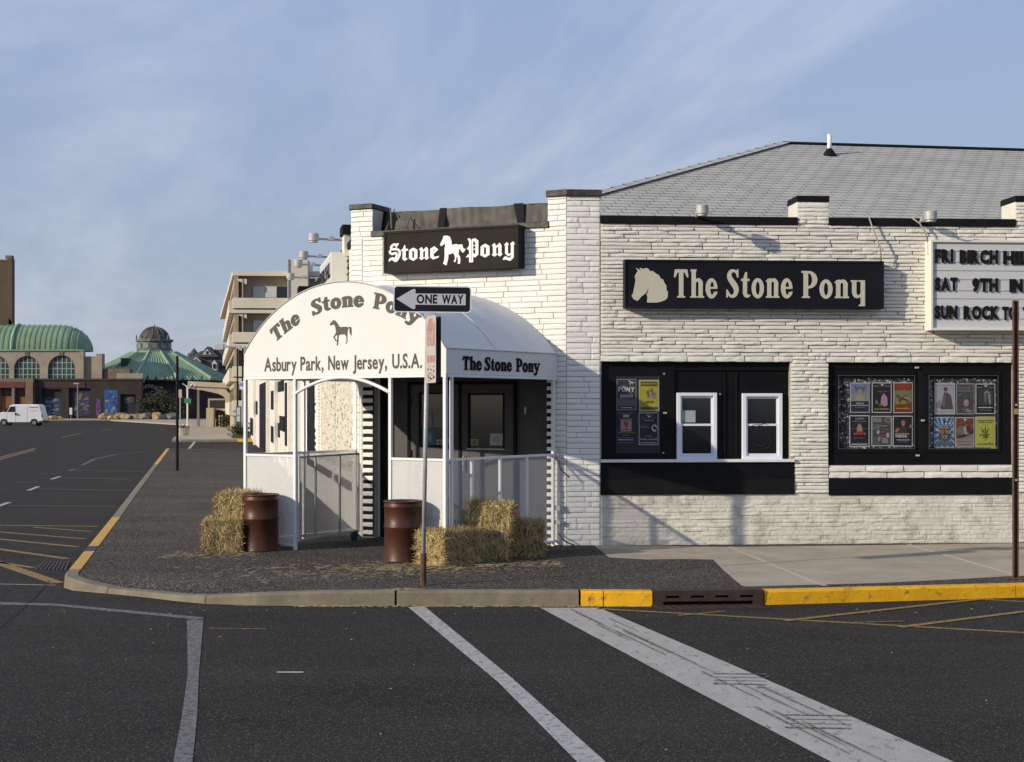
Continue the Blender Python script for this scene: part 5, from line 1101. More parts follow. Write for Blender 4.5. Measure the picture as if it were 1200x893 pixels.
# mesh gate swung inwards
ga = VES.pt(vx_(345.3)+.05, .03); gb = (C2[0]-.02, C2[1]-.45); gang = math.degrees(atan2(gb[1]-ga[1], gb[0]-ga[0])); gl = math.dist(ga, gb); GF = T(*ga, 0, gang)
gt = obj('gate', MB().box(0,gl,-.016,.016,1.575,1.605).box(0,gl,-.016,.016,.28,.31).box(0,.03,-.016,.016,.31,1.575).box(gl-.03,gl,-.016,.016,.31,1.575).box(gl*.26,gl*.28,-.012,.012,.31,1.575).box(gl*.66,gl*.68,-.012,.012,.31,1.575), ALU, po, frame=GF)
q = MB(); q.add([(0.03,0,.31),(gl-.03,0,.31),(gl-.03,0,1.575),(0.03,0,1.575)], [(0,1,2,3)]); obj('gate_mesh', q, MESHG, gt)
obj('gate_wheel', MB().tube([(gl-.16,-.03,.225),(gl-.16,.03,.225)], .075, 16).box(gl-.2,gl-.12,-.05,.05,.22,.30), flat('wheel_blue', (.03,.05,.10)), gt)
obj('conduit', MB().tube([(VW+.05,D1-.06,.25),(VW+.05,D1-.05,1.75)], .016, 8).box(VW+.01,VW+.09,D1-.12,D1-.02,1.50,1.58).box(VW+.01,VW+.11,D1-.1,D1-.01,.72,.80).box(VW+.01,VW+.11,D1-.1,D1-.01,.5,.56), ALU, po)
for z0_, z1_, a in ((1.57,1.25,.0),(.35,.17,.1)): obj('loose_cable', MB().tube([(VW+.05,D1-.06,z0_),(VW+.14+a,D1-.12,(z0_+z1_)/2-.03),(VW+.24+a,D1-.02,z1_)], .012, 6), GREYD, po)

# lettering on the front
ax_ = lambda px: VES.at(px, 475, .004)[0]
az_ = lambda px, py: VES.at(px, py, .004)[1]
yF = -.004
def arc_text(text, px0, px1, py_base_fn, zh, pa, pb, font, bold, nm):
    """baseline bends along a circle concentric with the awning's edge, between x of pa and x of pb"""
    (x1c, y1c), (x2c, y2c), (x3c, y3c) = [(ax_(p), az_(p, q_)) for p, q_ in ((325.7,398),(401,360),(482,377.5))]
    d_c = 2*(x1c*(y2c-y3c)+x2c*(y3c-y1c)+x3c*(y1c-y2c)); s1c, s2c, s3c = x1c**2+y1c**2, x2c**2+y2c**2, x3c**2+y3c**2
    cxx = (s1c*(y2c-y3c)+s2c*(y3c-y1c)+s3c*(y1c-y2c))/d_c; czz = (s1c*(x3c-x2c)+s2c*(x1c-x3c)+s3c*(x2c-x1c))/d_c; Rb = math.hypot(x1c-cxx, y1c-czz)
    xa_, xb_ = ax_(pa), ax_(pb)
    t0 = math.asin((xa_-cxx)/Rb); t1 = math.asin((xb_-cxx)/Rb)
    def warp(x, z): t = t0+(t1-t0)*x; rad = Rb+z; return (cxx+rad*sin(t), czz+rad*cos(t))
    q = MB(); lay(q, text, 0, 1, 0, zh, yF, font, bold, gap=.07, warp=warp); return obj(nm, q, LETD, po)
AW = dict(SERIF); AW['y'] = SERIF['Y']
arc_text('The', 0, 0, None, .225, 323, 352, AW, .034, 'lettering')
arc_text('Stone', 0, 0, None, .225, 367, 425.5, AW, .034, 'lettering')
arc_text('Pony', 0, 0, None, .225, 437, 488, AW, .034, 'lettering')
for text, a, b in (('Asbury',309.5,347.5),('Park,',352,379),('New',384.5,408.5),('Jersey,',413.5,453.5),('U.S.A.',459.5,494.5)):
    zb_b = az_((a+b)/2, 433.8); zz_ = [az_(a, 434.7 if a < 330 else 434-(a-352)*.006), 0]
    x0t, x1t = ax_(a), ax_(b); q = MB(); base0 = az_(320,434.8); base1 = az_(490,430.8)
    bl = base0+(base1-base0)*(((a+b)/2-320)/170)
    lay(q, text, x0t, x1t, bl, .205, yF, None, .022, gap=.08); obj('lettering', q, LETD, po)
q = MB(); shape(q, PONY_A, (ax_(386.2), ax_(412), az_(399,404.8), az_(399,374.2)), yF); obj('horse_emblem', q, LETD, po)
# lettering on the side valance
sx_ = lambda px: SIDEW.at(px,475,.006)[0]
sz_ = lambda px, py: SIDEW.at(px,py,.006)[1]
SFR = SIDEW.M @ Matrix.Translation((0,-.009,0))
for text, a, b in (('The',542.3,564.5),('Stone',568,599.8),('Pony',604.8,632.5)):
    q = MB(); zb_b = sz_((a+b)/2, 433.2+((a+b)/2-550)*.035); zt_b = sz_((a+b)/2, 418+((a+b)/2-550)*.042)
    lay(q, text, sx_(a), sx_(b), zb_b, zt_b-zb_b, 0, AW, .03, gap=.05); obj('lettering', q, LETB, po, frame=SFR)

# ------------------------------------------------------------------ street furniture near the corner
def drum(x, y, rot, lab):
    t = thing('steel_drum', lab, 'drum', T(x, y, SW, rot), group='brown steel drums beside the porch'); R_ = .272; H_ = .87
    pr = [(0,.02),(R_-.012,.02),(R_,0),(R_+.008,.012),(R_,.03)]
    for z in (.50,): pr += [(R_,z-.025),(R_+.012,z-.010),(R_+.012,z+.010),(R_,z+.025)]
    pr += [(R_,H_-.10),(R_+.013,H_-.085),(R_+.013,H_-.07),(R_,H_-.055),(R_,H_-.02)]
    obj('drum_body', MB().lathe(pr, 40), BROWN, t, smooth=True).modifiers.new('edge','EDGE_SPLIT').split_angle = radians(50)
    obj('drum_rim', MB().lathe([(R_,H_-.022),(R_+.014,H_-.018),(R_+.014,H_+.004),(R_-.006,H_+.006),(R_-.010,H_-.03)], 40), BROWN, t, smooth=True)
    obj('drum_inside', MB().lathe([(R_-.008,H_-.01),(R_-.012,.05),(0,.04)], 32), RUST, t)
    return t
drum(-3.90, 22.52, 10, 'brown steel drum in front of the left end of the porch, beside the stacked bales')
drum(-1.575, 21.0, 130, 'brown steel drum by the signpost, in front of the porch entrance')

def bale(x, y, z, L_, Wd_, H_, rot, n, lab, lean=(0,0), stand=False):
    M_ = T(x, y, z, rot) @ Matrix.Rotation(radians(lean[0]), 4, 'X') @ Matrix.Rotation(radians(lean[1]), 4, 'Y')
    t = thing('straw_bale', lab, 'straw bale', M_, group='straw bales beside the porch'); r_ = random.Random(int(x*100+y*10+z*7))
    q = MB(); nx, ny, nz = 9, 6, 6; bm = bmesh.new(); bmesh.ops.create_cube(bm, size=1); bmesh.ops.subdivide_edges(bm, edges=bm.edges[:], cuts=6, use_grid_fill=True)
    for v in bm.verts:
        p = v.co; f = 1-.10*(abs(p.x*2)**6*abs(p.z*2)**6+abs(p.y*2)**6*abs(p.z*2)**6+abs(p.x*2)**6*abs(p.y*2)**6)
        gr_ = 1-.05*max(0, 1-abs(abs(p.x)-.2)*14)
        v.co = Vector((p.x*L_*f*.97, p.y*Wd_*f*.94*gr_, p.z*H_*f*.94*gr_))+Vector((r_.uniform(-.012,.012), r_.uniform(-.012,.012), r_.uniform(-.012,.012)))
        v.co.z += H_/2
    me = bpy.data.meshes.new('bale_core'); bm.to_mesh(me); bm.free(); me.materials.append(STRAWC); link('bale_core', me, t)
    q = MB()
    for k in range(n):
        face = r_.choices((0,1,2,3,4,5), (L_*H_, L_*H_, Wd_*H_, Wd_*H_, L_*Wd_, .02))[0]; u, v = r_.uniform(-.5,.5), r_.uniform(-.5,.5); o_ = .485+r_.uniform(-.01,.02)+(r_.random()**6)*.03
        if face < 2: p = Vector((u*L_, (o_ if face else -o_)*Wd_, v*H_)); nn = Vector((0, 1 if face else -1, 0))
        elif face < 4: p = Vector(((o_ if face == 3 else -o_)*L_, u*Wd_, v*H_)); nn = Vector((1 if face == 3 else -1, 0, 0))
        else: p = Vector((u*L_, v*Wd_, (o_ if face == 4 else -o_)*H_)); nn = Vector((0,0,1 if face == 4 else -1))
        p.z += H_/2
        dv = Vector((r_.gauss(0,.35), r_.gauss(0,.75), r_.gauss(0,.75))); dv -= nn*dv.dot(nn)*.8; dv += nn*r_.uniform(-.05,.45)*(.35+r_.random()); dv.normalize()
        ln = r_.uniform(.06,.22); wd = r_.uniform(.0016,.0034); sd_ = dv.cross(nn+Vector((.01,.02,.03))).normalized()*wd
        a = p-dv*ln*.35; b = p+dv*ln*.4; c = b+dv*ln*.25+Vector((r_.uniform(-.02,.02), r_.uniform(-.02,.02), -.03*r_.random()))
        zmin = .004
        for vv in (a, b, c):
            if not (lean[0] or lean[1]) and vv.z < zmin: vv.z = zmin
        m_ = r_.choices((0,1,2), (3,5,4))[0]
        q.add([a-sd_, a+sd_, b+sd_, b-sd_, c], [(0,1,2,3),(3,2,4)], m_)
    obj('straw', q, STRAW, t, kind='stuff')
    TW = flat('twine', (.10,.12,.10))
    for xx in (-.2*L_*1.0, .2*L_): obj('baling_twine', MB().tube([(xx,-Wd_*.50,.02),(xx,-Wd_*.50,H_*.97),(xx,Wd_*.5,H_*.97)], .004, 4), TW, t)
    return t
bale(-4.47, 22.62, SW, .58, .80, .47, 4, 6500, 'bottom straw bale of the two stacked left of the brown drum')
bale(-4.30, 22.80, SW+.475, .46, .66, .40, -14, 5500, 'top straw bale of the two stacked left of the brown drum')
bale(-.84, 20.78, SW, .96, .50, .46, 50, 8500, 'straw bale lying nearest the signpost, its left end in the sun')
bale(-.34, 21.30, SW+.02, .62, .46, .80, -8, 8500, 'straw bale standing on end between the two lying ones, highest of the three', lean=(-7,4))
bale(.06, 21.72, SW, .80, .50, .52, -6, 5200, 'straw bale lying in the shade at the right end of the group')
# straw dropped on the pavement and in the gutter
q = MB(); r_ = random.Random(12)
def strew(n, fn, z):
    for k in range(n):
        x, y = fn(); a = r_.gauss(0,.9); ln = r_.uniform(.03,.12); wd = r_.uniform(.003,.006); c_, s_ = cos(a)*ln/2, sin(a)*ln/2; h = z(x,y) if callable(z) else z; e_ = r_.uniform(0,.012)
        q.add([(x-c_+s_*.08,y-s_-wd,h+.004),(x+c_,y+s_-wd,h+.004+e_),(x+c_,y+s_+wd,h+.005+e_),(x-c_,y-s_+wd,h+.005)], [(0,1,2,3)], r_.choice((0,0,1,1,2)))
strew(420, lambda: (r_.gauss(-1.35,.7), r_.gauss(20.1,.45)), SW+.002)
strew(260, lambda: (r_.gauss(-2.9,.7), 19.6+r_.gauss(0,.6)), SW+.002)
strew(220, lambda: (r_.uniform(-5.2,-3.8), r_.gauss(21.8,.3)), SW+.002)
strew(300, lambda: (r_.uniform(-1.6,.7), r_.gauss(20.5,.3)), SW+.002)
strew(300, lambda: (r_.uniform(-2.6,1.5), 17.25+abs(r_.gauss(0,.05))), .0)
strew(50, lambda: (r_.gauss(-1.3,.15), 17.48+r_.gauss(0,.04)), .178)
obj('loose_straw', q, STRAW, kind='stuff')
# dry weeds in the kerb joints
q = MB()
for cx0, cy0, n_, z in ((-1.36,17.45,60,.175),(-1.0,17.28,70,.0),(-3.2,17.30,40,.0),(.35,17.28,40,.0),(-.2,17.28,30,.0)):
    for k in range(n_):
        a = r_.uniform(0,6.28); b = r_.uniform(.03,.13); h = r_.uniform(.01,.05); x0w, y0w = cx0+r_.gauss(0,.05), cy0+r_.gauss(0,.015)
        q.add([(x0w,y0w-.003,z+.003),(x0w,y0w+.003,z+.003),(x0w+cos(a)*b,y0w+sin(a)*b*.3,z+h)], [(0,1,2)], r_.choice((0,0,1)))
obj('dry_weeds', q, STRAW, kind='stuff')

# signpost with the one-way arrow
bxp, byp = gp(496,686,SW)
OW = T(bxp, byp, SW)
sp = thing('signpost', 'galvanised signpost with a black and white arrow sign on top, at the kerb', 'signpost', OW)
lean = .055
topz = 3.62
obj('post_sleeve', MB().tube([(0,0,0),(.004,0,.40)], .040, 12), RUST, sp, smooth=False)
obj('post', MB().tube([(.003,0,.39),(lean,0,topz-.28)], .027, 12), ALU, sp, smooth=True)
S_ = byp/FOC
cX = lambda px: (px-HX)*S_-bxp
cZ = lambda py: EYE-(py-HY)*S_-SW
sgn = link('arrow_sign', None, sp, frame=OW @ Matrix.Translation((cX(506.7),-.045,cZ(351))) @ Matrix.Rotation(radians(.9), 4, 'Y') @ Matrix.Rotation(radians(-3), 4, 'Z'))
sw2, sh2 = 45.7*S_, 15.6*S_
def rrect(w_, h_, r_, n=5):
    out = []
    for cxr, czr, a0 in ((w_-r_, h_-r_, 0),(-w_+r_, h_-r_, 90),(-w_+r_, -h_+r_, 180),(w_-r_, -h_+r_, 270)):
        out += [(cxr+r_*cos(radians(a0+90*k/n)), czr+r_*sin(radians(a0+90*k/n))) for k in range(n+1)]
    return out
q = MB(); q.prism(rrect(sw2, sh2, .045), 0, .004); obj('sign_plate', q, mat('sign_back_white', (.60,.62,.66), .4, .03, 3), sgn)
q = MB(); n0 = len(rrect(1,1,.1)); q.add([(x, -.0015, z) for x, z in rrect(sw2-.014, sh2-.014, .036)], [tuple(range(n0))]); obj('sign_face', q, SIGNB, sgn)
q = MB(); aw = [(-.925,0),(-.43,.74),(-.43,.40),(.86,.40),(.86,-.40),(-.43,-.40),(-.43,-.74)]; aw = [(-.925,0),(-.52,-.72),(-.46,-.76),(-.43,-.70),(-.43,-.42),(.86,-.42),(.86,.42),(-.43,.42),(-.43,.70),(-.46,.76),(-.52,.72)]
shape(q, [(a, -b) for a, b in aw], (-.925*sw2,.86*sw2,-.76*sh2,.76*sh2), -.003); obj('arrow', q, mat('sign_silver', (.40,.42,.46), .4, .03, 3), sgn)
q = MB(); lay(q, 'ONE', -.40*sw2, .13*sw2, -.30*sh2, .62*sh2, -.0045, None, .035, gap=.14); lay(q, 'WAY', .25*sw2, .80*sw2, -.30*sh2, .62*sh2, -.0045, None, .035, gap=.03); obj('lettering', q, LETB, sgn)
obj('sign_clamp', MB().box(-.09,.05,.0,.05,-sh2-.055,-sh2+.01).box(-.03,.03,-.012,.05,-sh2-.10,-sh2-.05), ALU, sp, frame=WM[sgn.name], bevel=.006)
PX = cX(501)
NF = OW @ Matrix.Translation((PX-.012,-.03,cZ(449))) @ Matrix.Rotation(radians(-64), 4, 'Z')
nw, nh = .31, cZ(371)-cZ(449)
npk = thing('parking_sign', 'red and white parking sign turned edge-on below the arrow sign', 'sign', NF)
SIGW = mat('sign_offwhite', (.44,.40,.37), .5, .05, 4); SIGR = mat('sign_faded_red', (.36,.19,.165), .6, .12, 5, col2=(.46,.36,.33), thr=(.50,.7))
obj('sign_plate', MB().prism([(nw/2+x, nh/2+z) for x, z in rrect(nw/2, nh/2, .03)], -.004, 0), SIGW, npk)
obj('red_band', MB().box(.03,nw-.03,-.0055,-.004,nh*.30,nh*.41), SIGR, npk); q = MB().box(.03,nw-.03,-.0055,-.004,nh*.55,nh*.801); q.add([(nw/2+.42*nw*cos(t*pi/10), -.0055, nh*.80+nh*.165*sin(t*pi/10)) for t in range(11)], [tuple(range(11))]); obj('red_field', q, SIGR, npk)
q = MB(); lay(q, 'NO', .07, nw-.07, nh*.68, nh*.09, -.007); lay(q, 'PARKING', .05, nw-.05, nh*.59, nh*.055, -.007); obj('lettering', q, SIGW, npk)
r_ = random.Random(8); q = MB()
for k in range(26):
    x, z, s = r_.uniform(.04,nw-.06), r_.uniform(nh*.03,nh*.27), r_.uniform(.008,.03); q.box(x,x+s,-.006-.0003*k,-.0045,z,z+s*.8,k % 3)
obj('sticker_residue', q, [flat('residue_red',(.30,.06,.04)),flat('residue_dark',(.05,.05,.05)),flat('residue_orange',(.40,.16,.05))], npk)
obj('rear_plate', MB().prism([(nw/2+x, nh/2+z) for x, z in rrect(nw/2, nh/2-.01, .03)], .062, .066), mat('sign_rear_dark', (.03,.03,.032), .5), npk)

# tall rusty channel post at the right
px_, py_ = gp(1189.5,677.5,SW)
rp = thing('rusty_channel_post', 'tall rusty brown steel post standing near the yellow kerb at the right edge', 'post', T(px_, py_, SW, 8))
Hh = EYE-(352-HY)/FOC*py_-SW
obj('channel', MB().box(-.035,.035,.0,.008,0,Hh).box(-.035,-.027,-.035,0,0,Hh).box(.027,.035,-.035,0,0,Hh), RUST, rp)
obj('base_stain', MB().lathe([(0,.006),(.19,.0055)], 20), mat('rust_stain', (.10,.055,.035), .9, .3, 8), rp)
for z in (.35*Hh, .62*Hh): obj('bolt', MB().box(-.012,.012,-.044,-.001,z,z+.025), ALU, rp)
obj('post_tag', MB().box(-.030,.030,-.048,-.040,Hh*.59,Hh*.61), mat('tag_tan', (.35,.26,.12), .7), rp)
# small debris on the front kerb
# ------------------------------------------------------------------ across the side street and beyond
def X_(px, Y): return (px-HX)/FOC*Y
def Z_(py, Y): return EYE-(py-HY)/FOC*Y
def disc(q, cx_, y, cz_, r_, n=28, a0=0, a1=2*pi, mi=0): q.add([(cx_+r_*cos(a0+(a1-a0)*k/n), y, cz_+r_*sin(a0+(a1-a0)*k/n)) for k in range(n+(a1-a0 < 6))], [tuple(range(n+(a1-a0 < 6)))], mi)
# pavement of the next block
q = MB(); P = [gp(202,514.5,.15), gp(258,514.5,.15), gp(330,514.5,.15), (-12,260), (-62,224), gp(222,497.5,.15)]
q.slab(P, .0, .15); struct('far_pavement', q, CONC)
q = MB(); a, b = gp(202,515,.15), gp(278,515,.15); q.box(a[0], b[0], a[1]-.2, a[1]-.01, 0, .155); q2 = MB().box(b[0]+.02, b[0]+6, a[1]-.2, a[1]-.01, 0, .155)
fk = link('far_kerb', None); fk['kind'] = 'structure'; obj('kerb_stone', q, KERB, fk); obj('kerb_stone', q2, YELK, fk)
YC = 246
q = MB().box(-90, X_(212,YC), 226, 252, 0, .15); struct('far_pavement', q, CONC); obj('kerb_stone', MB().box(-90, X_(205,226), 225.7, 225.98, 0, .17), KERB, fk)

# apartment building
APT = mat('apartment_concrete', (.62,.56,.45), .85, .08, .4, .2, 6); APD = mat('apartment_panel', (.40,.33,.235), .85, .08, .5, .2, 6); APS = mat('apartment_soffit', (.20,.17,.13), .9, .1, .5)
AF = Wall(-23.7, 123, 4); AS = Wall(-23.7, 123, -78.2)
ap = thing('apartment_building', 'tan concrete apartment block with stacked balconies beyond the side street', 'building', AF.M)
def ax(px): return AF.at(px)[0]
def az(px, py): return AF.at(px, py)[1]
FH = 2.9; zr0 = az(300,317.5); W_A = 16
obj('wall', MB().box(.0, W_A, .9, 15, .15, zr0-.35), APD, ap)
obj('roof_slab', MB().slab([(0,0),(W_A,0),(W_A,16),(-8.6,63),(-9.2,63)], zr0-.4, zr0), APT, ap)
CURT = mat('curtains', (.50,.52,.50), .8, .3, 6, stretch=(6,1,.3))
for k in range(5):
    zf = zr0-.4-FH*k-FH
    if zf < 0: break
    obj('balcony_slab', MB().box(0,W_A,-.1,1.4,zf-.28,zf), APT, ap)
    obj('balcony_parapet', MB().box(0,W_A,-.12,.0,zf+.12,zf+1.0), APT, ap, bevel=.03)
    obj('parapet_gap_shade', MB().box(.3,W_A,-.02,.06,zf-.001,zf+.125), INTER, ap)  # near-black strip, shade of the gap below the parapet put into colour
    wf = obj('window', MB().box(ax(294),ax(339),.83,.89,zf+1.05,zf+2.1), mat('window_surround', (.22,.20,.17), .7), ap)
    for a, b, m_ in ((295.5,309,CURT),(309.8,323,CURT),(323.8,338,GLASS)): obj('pane', MB().box(ax(a),ax(b),.80,.835,zf+1.1,zf+2.05), m_, wf)
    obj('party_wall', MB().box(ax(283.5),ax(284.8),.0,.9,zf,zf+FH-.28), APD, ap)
    obj('slanted_beam', MB().prism([(.1,zf+FH-.28),(ax(289),zf+FH-.28),(ax(289),zf+FH-.75)], .05, .25), APT, ap)
    # side balconies, stepping away along the street
    for j in range(13):
        x0s = -4.4-4.6*j
        obj('side_balcony', MB().box(x0s,x0s+4.1,-.28,.1,zf-.25,zf+.85), APT, ap, frame=AS.M)
        obj('side_window', MB().box(x0s+.6,x0s+3.4,.12,.2,zf+.95,zf+2.1), GLASS, ap, frame=AS.M)
obj('side_wall', MB().box(-62,0,.15,.5,.15,zr0-.35), APD, ap, frame=AS.M)
obj('stair_tower', MB().box(ax(338.5),ax(362),-.8,5,.15,az(345,305)), APT, ap, bevel=.05)
obj('tower_edge', MB().box(ax(337.8),ax(339),-.9,-.78,.15,az(345,304.5)), mat('pale_edge', (.55,.50,.42), .8), ap)
# porch canopy in front of its entrance
Yp = 152; CANP = mat('canopy_concrete', (.42,.36,.27), .85, .08, .5, .2, 6)
cn = thing('entrance_canopy', 'tan concrete entrance canopy on curved brackets beside the apartment block', 'canopy', T(X_(223,Yp), Yp, .15))
x = lambda px: X_(px,Yp)-X_(223,Yp); z = lambda py: Z_(py,Yp)-.15
obj('roof_slab', MB().prism([(x(223),z(446.8)),(x(275),z(449.5)),(x(275),z(455)),(x(223),z(452.5))], -1.2, 3), CANP, cn)
obj('beam', MB().prism([(x(224),z(452.6)),(x(275),z(455)),(x(275),z(470)),(x(266.5),z(468)),(x(264),z(464.5)),(x(258),z(461.5)),(x(240),z(457.5)),(x(224),z(455.5))], -1, -.5), CANP, cn)
obj('column', MB().box(x(266),x(273.5),-.98,-.4,0,z(466)), CANP, cn)
obj('diamond_inset', MB().prism([(x(266.5),z(456)),(x(275.5),z(456.5)),(x(271.5),z(462))], -1.03,-1.0), INTER, cn)
obj('post', MB().tube([(x(222.5),-1.1,0),(x(222.5),-1.1,z(452))], .09, 8), WMETAL, cn)
obj('post', MB().box(x(225.5),x(228),2.2,2.5,0,z(452.5)), APS, cn)
obj('low_wall', MB().box(x(240.5),x(249),.5,1.4,0,z(478)), CANP, cn); obj('low_wall', MB().box(x(240),x(242),1.6,1.9,0,z(467)).box(x(242),x(265.5),1.6,1.9,z(469),z(467)).box(x(249),x(265.5),1.6,1.9,z(481),z(478.5)).box(x(242),x(265.5),1.75,1.85,z(478.5),z(469),0), CANP, cn)
obj('dark_opening', MB().box(x(242.5),x(265.5),1.5,1.59,z(478),z(469.5)).box(x(249.5),x(265.5),1.5,1.59,0,z(481.3)), mat('opening_dark', (.03,.027,.025), .8), cn)
for px in (256.5,259.5): obj('bollard', MB().tube([(x(px),.3,0),(x(px),.3,z(486.5))], .07, 8), CANP, cn)
obj('string_lights', MB().tube([(x(217)+.35*k, -1.3+.1*(k%2), z(449.5)-.25*((k*7)%3)) for k in range(5)], .05, 5), WMETAL, cn)

def lamp_post(px, Y, py_top, arm, lab, m, r_=.05, head=True):
    t = thing('street_lamp' if head else 'pole', lab, 'street lamp' if head else 'pole', T(X_(px,Y), Y, .15)); h = Z_(py_top,Y)-.15
    obj('pole', MB().tube([(0,0,0),(0,0,h)], [r_*1.2,r_], 8), m, t)
    if head: obj('lamp_head', MB().box(-arm,.25,-.18,.18,h-.02,h+.16), ALU, t, bevel=.04)
    return t
lamp_post(207.7,50,417,0,'slim black pole standing alone on the asphalt pavement', BLACKT, .045, False)
lamp_post(278.3,115,407,1.0,'street lamp with a flat head before the apartment block, left of two', BLACKT, .06)
lamp_post(284.3,112,408.5,.45,'street lamp with a flat head before the apartment block, right of two', BLACKT, .06)
def small_sign(px, Y, py0, py1, pyb, hw, m, lab, text=None, tm=None, nm='street_sign'):
    t = thing(nm, lab, 'street sign', T(X_(px,Y), Y, .15 if Y < 200 else .17)); zt, zb = Z_(py0,Y)-.15, Z_(py1,Y)-.15
    obj('post', MB().tube([(0,.03,0),(0,.03,zt)], .035, 6), ALU, t); obj('sign_plate', MB().box(-hw,hw,-.02,0,zb,zt), m, t, bevel=.004)
    if text: q = MB(); lay(q, text, -hw*.5, hw*.5, zb+(zt-zb)*.35, (zt-zb)*.45, -.024); obj('lettering', q, tm, t)
    return t
BLU = flat('sign_blue', (.03,.09,.28)); WSN = flat('sign_white', (.55,.52,.52))
small_sign(283.8,104,447,456.5,0,.19,WSN,'white and blue parking sign on a post left of the porch')
t = [o for o in bpy.data.objects if o.name.startswith('street_sign')][-1]; q = MB(); disc(q,0,-.022,Z_(450.5,104)-.15,.15); obj('blue_disc', q, BLU, t); q = MB(); lay(q,'P',-.05,.05,Z_(452,104)-.15,.2,-.026); obj('lettering', q, WSN, t)
small_sign(211,90,456.5,466,0,.11,flat('sign_pink', (.50,.36,.36)),'small pinkish sign on a thin post right of the slim black pole')
small_sign(220,140,467,472.5,0,.32,flat('sign_green', (.04,.20,.10)),'small green sign by the canopy')
bn = thing('information_kiosk', 'dark kiosk with a pale blue notice beside the two street lamps', 'kiosk', T(X_(279.5,108),108,.15)); z = lambda py: Z_(py,108)-.15
obj('kiosk_body', MB().box(-.19,.19,-.1,.1,0,z(476)), flat('kiosk_blue', (.04,.06,.09)), bn, bevel=.02); obj('notice', MB().box(-.12,.14,-.115,-.101,z(494),z(477.5)), flat('notice_pale', (.36,.42,.46)), bn); obj('mark', MB().box(-.05,.06,-.12,-.116,z(488),z(486)), BLU, bn)
fb = thing('red_box', 'tall narrow red box beside the dark kiosk', 'box', T(X_(285.7,106),106,.15)); z = lambda py: Z_(py,106)-.15
obj('box_body', MB().box(-.18,.16,-.12,.12,.3,z(476)), flat('box_red', (.22,.02,.03)), fb, bevel=.05); obj('leg', MB().box(-.05,.05,-.05,.05,0,.3), BLACKT, fb)
GRA = [mat('grass_'+n, c, .9, .3, 3) for n, c in (('green',(.05,.075,.02)),('dry',(.12,.11,.04)))]
q = MB(); r_ = random.Random(3)
for k in range(1500):
    Y = r_.uniform(99,110); x0g = X_(r_.uniform(273,292),Y); h = r_.uniform(.05,.3); q.add([(x0g-.03,Y,.15),(x0g+.03,Y,.15),(x0g+r_.uniform(-.08,.08),Y,.15+h)], [(0,1,2)], k % 2)
obj('grass', q, GRA, kind='stuff')
pl = thing('planter', 'low concrete planter with a grey shrub by the far kerb, behind the slim black pole', 'planter', T(X_(214.5,109),109,.15))
obj('planter_box', MB().lathe([(0,.0),(.42,.0),(.5,.55),(.42,.55),(.38,.45),(0,.45)], 12), CANP, pl)

# shrubs built of small leaves
def shrub(x, y, z0s, w_, h_, d_s, n, cols, lab, cat='shrub', seed=1, name='shrub', parent=None, s0=.12):
    r_ = random.Random(seed); t = thing(name, lab, cat, T(x,y,z0s)) if parent is None else parent
    q = MB(); st = MB(); cl = [(r_.uniform(-.4,.4)*w_, r_.uniform(-.4,.4)*d_s, r_.uniform(.2,.85)*h_, r_.uniform(.16,.34)) for _ in range(14)]
    for c in cl: st.tube([(0,0,0),(c[0]*.5,c[1]*.5,c[2]*.55),(c[0],c[1],c[2])], [.04*w_/3+.01,.02,.008], 5)
    for k in range(n):
        c = cl[k % 14]; v = Vector((r_.gauss(0,1),r_.gauss(0,1),r_.gauss(0,1))); v = v.normalized()*(r_.random()**.4); p = Vector((c[0]+v.x*c[3]*w_, c[1]+v.y*c[3]*d_s, max(.02, c[2]+v.z*c[3]*h_)))
        a = Vector((r_.gauss(0,1),r_.gauss(0,1),r_.gauss(0,1))).normalized()*s0*r_.uniform(.5,1.3); b = a.orthogonal().normalized()*s0*.45
        q.add([p-a*.5, p+b, p+a*.5, p-b], [(0,1,2,3)], r_.choice((0,0,1,1,2)))
    obj('stem', st, mat('twigs', (.07,.055,.04), .9), t); obj('foliage', q, cols, t, kind='stuff'); return t
LV = [mat('leaf_'+n, c, .7, .2, 2) for n, c in (('olive',(.060,.066,.026)),('dark',(.030,.036,.018)),('light',(.11,.10,.045)))]
LG = [mat('leafg_'+n, c, .8, .2, 2) for n, c in (('grey',(.16,.15,.13)),('dim',(.09,.085,.07)),('pale',(.26,.25,.22)))]
shrub(0,0,.4,.9,.75,.7,500,LG,'', parent=pl, seed=5, s0=.10)
for k, (px, w_, h_, lab) in enumerate(((176,4.0,3.2,'leftmost olive shrub before the dark wall under the green conical roof'),(189,5.2,4.2,'broad olive shrub in the middle before the dark arch'),(203,4.4,3.6,'olive shrub just left of the slim black pole'),(213,3.2,2.8,'rightmost olive shrub near the canopy'),(184,2.6,5.0,'thin tall shrub rising behind the other olive shrubs'))):
    shrub(X_(px,240), 240+(k==4)*2, .15, w_, h_, 3, 1500, LV, lab, seed=k+20, s0=.26)
shrub(X_(288,100), 100, .15, 2.2, 1.0, 1.2, 900, LV, 'low green shrub at the foot of the red box', seed=40, s0=.12)
shrub(X_(265,148), 148, .15, 1.4, 1.6, 1.2, 600, LV, 'small shrub growing at the canopy column', seed=41, s0=.16)

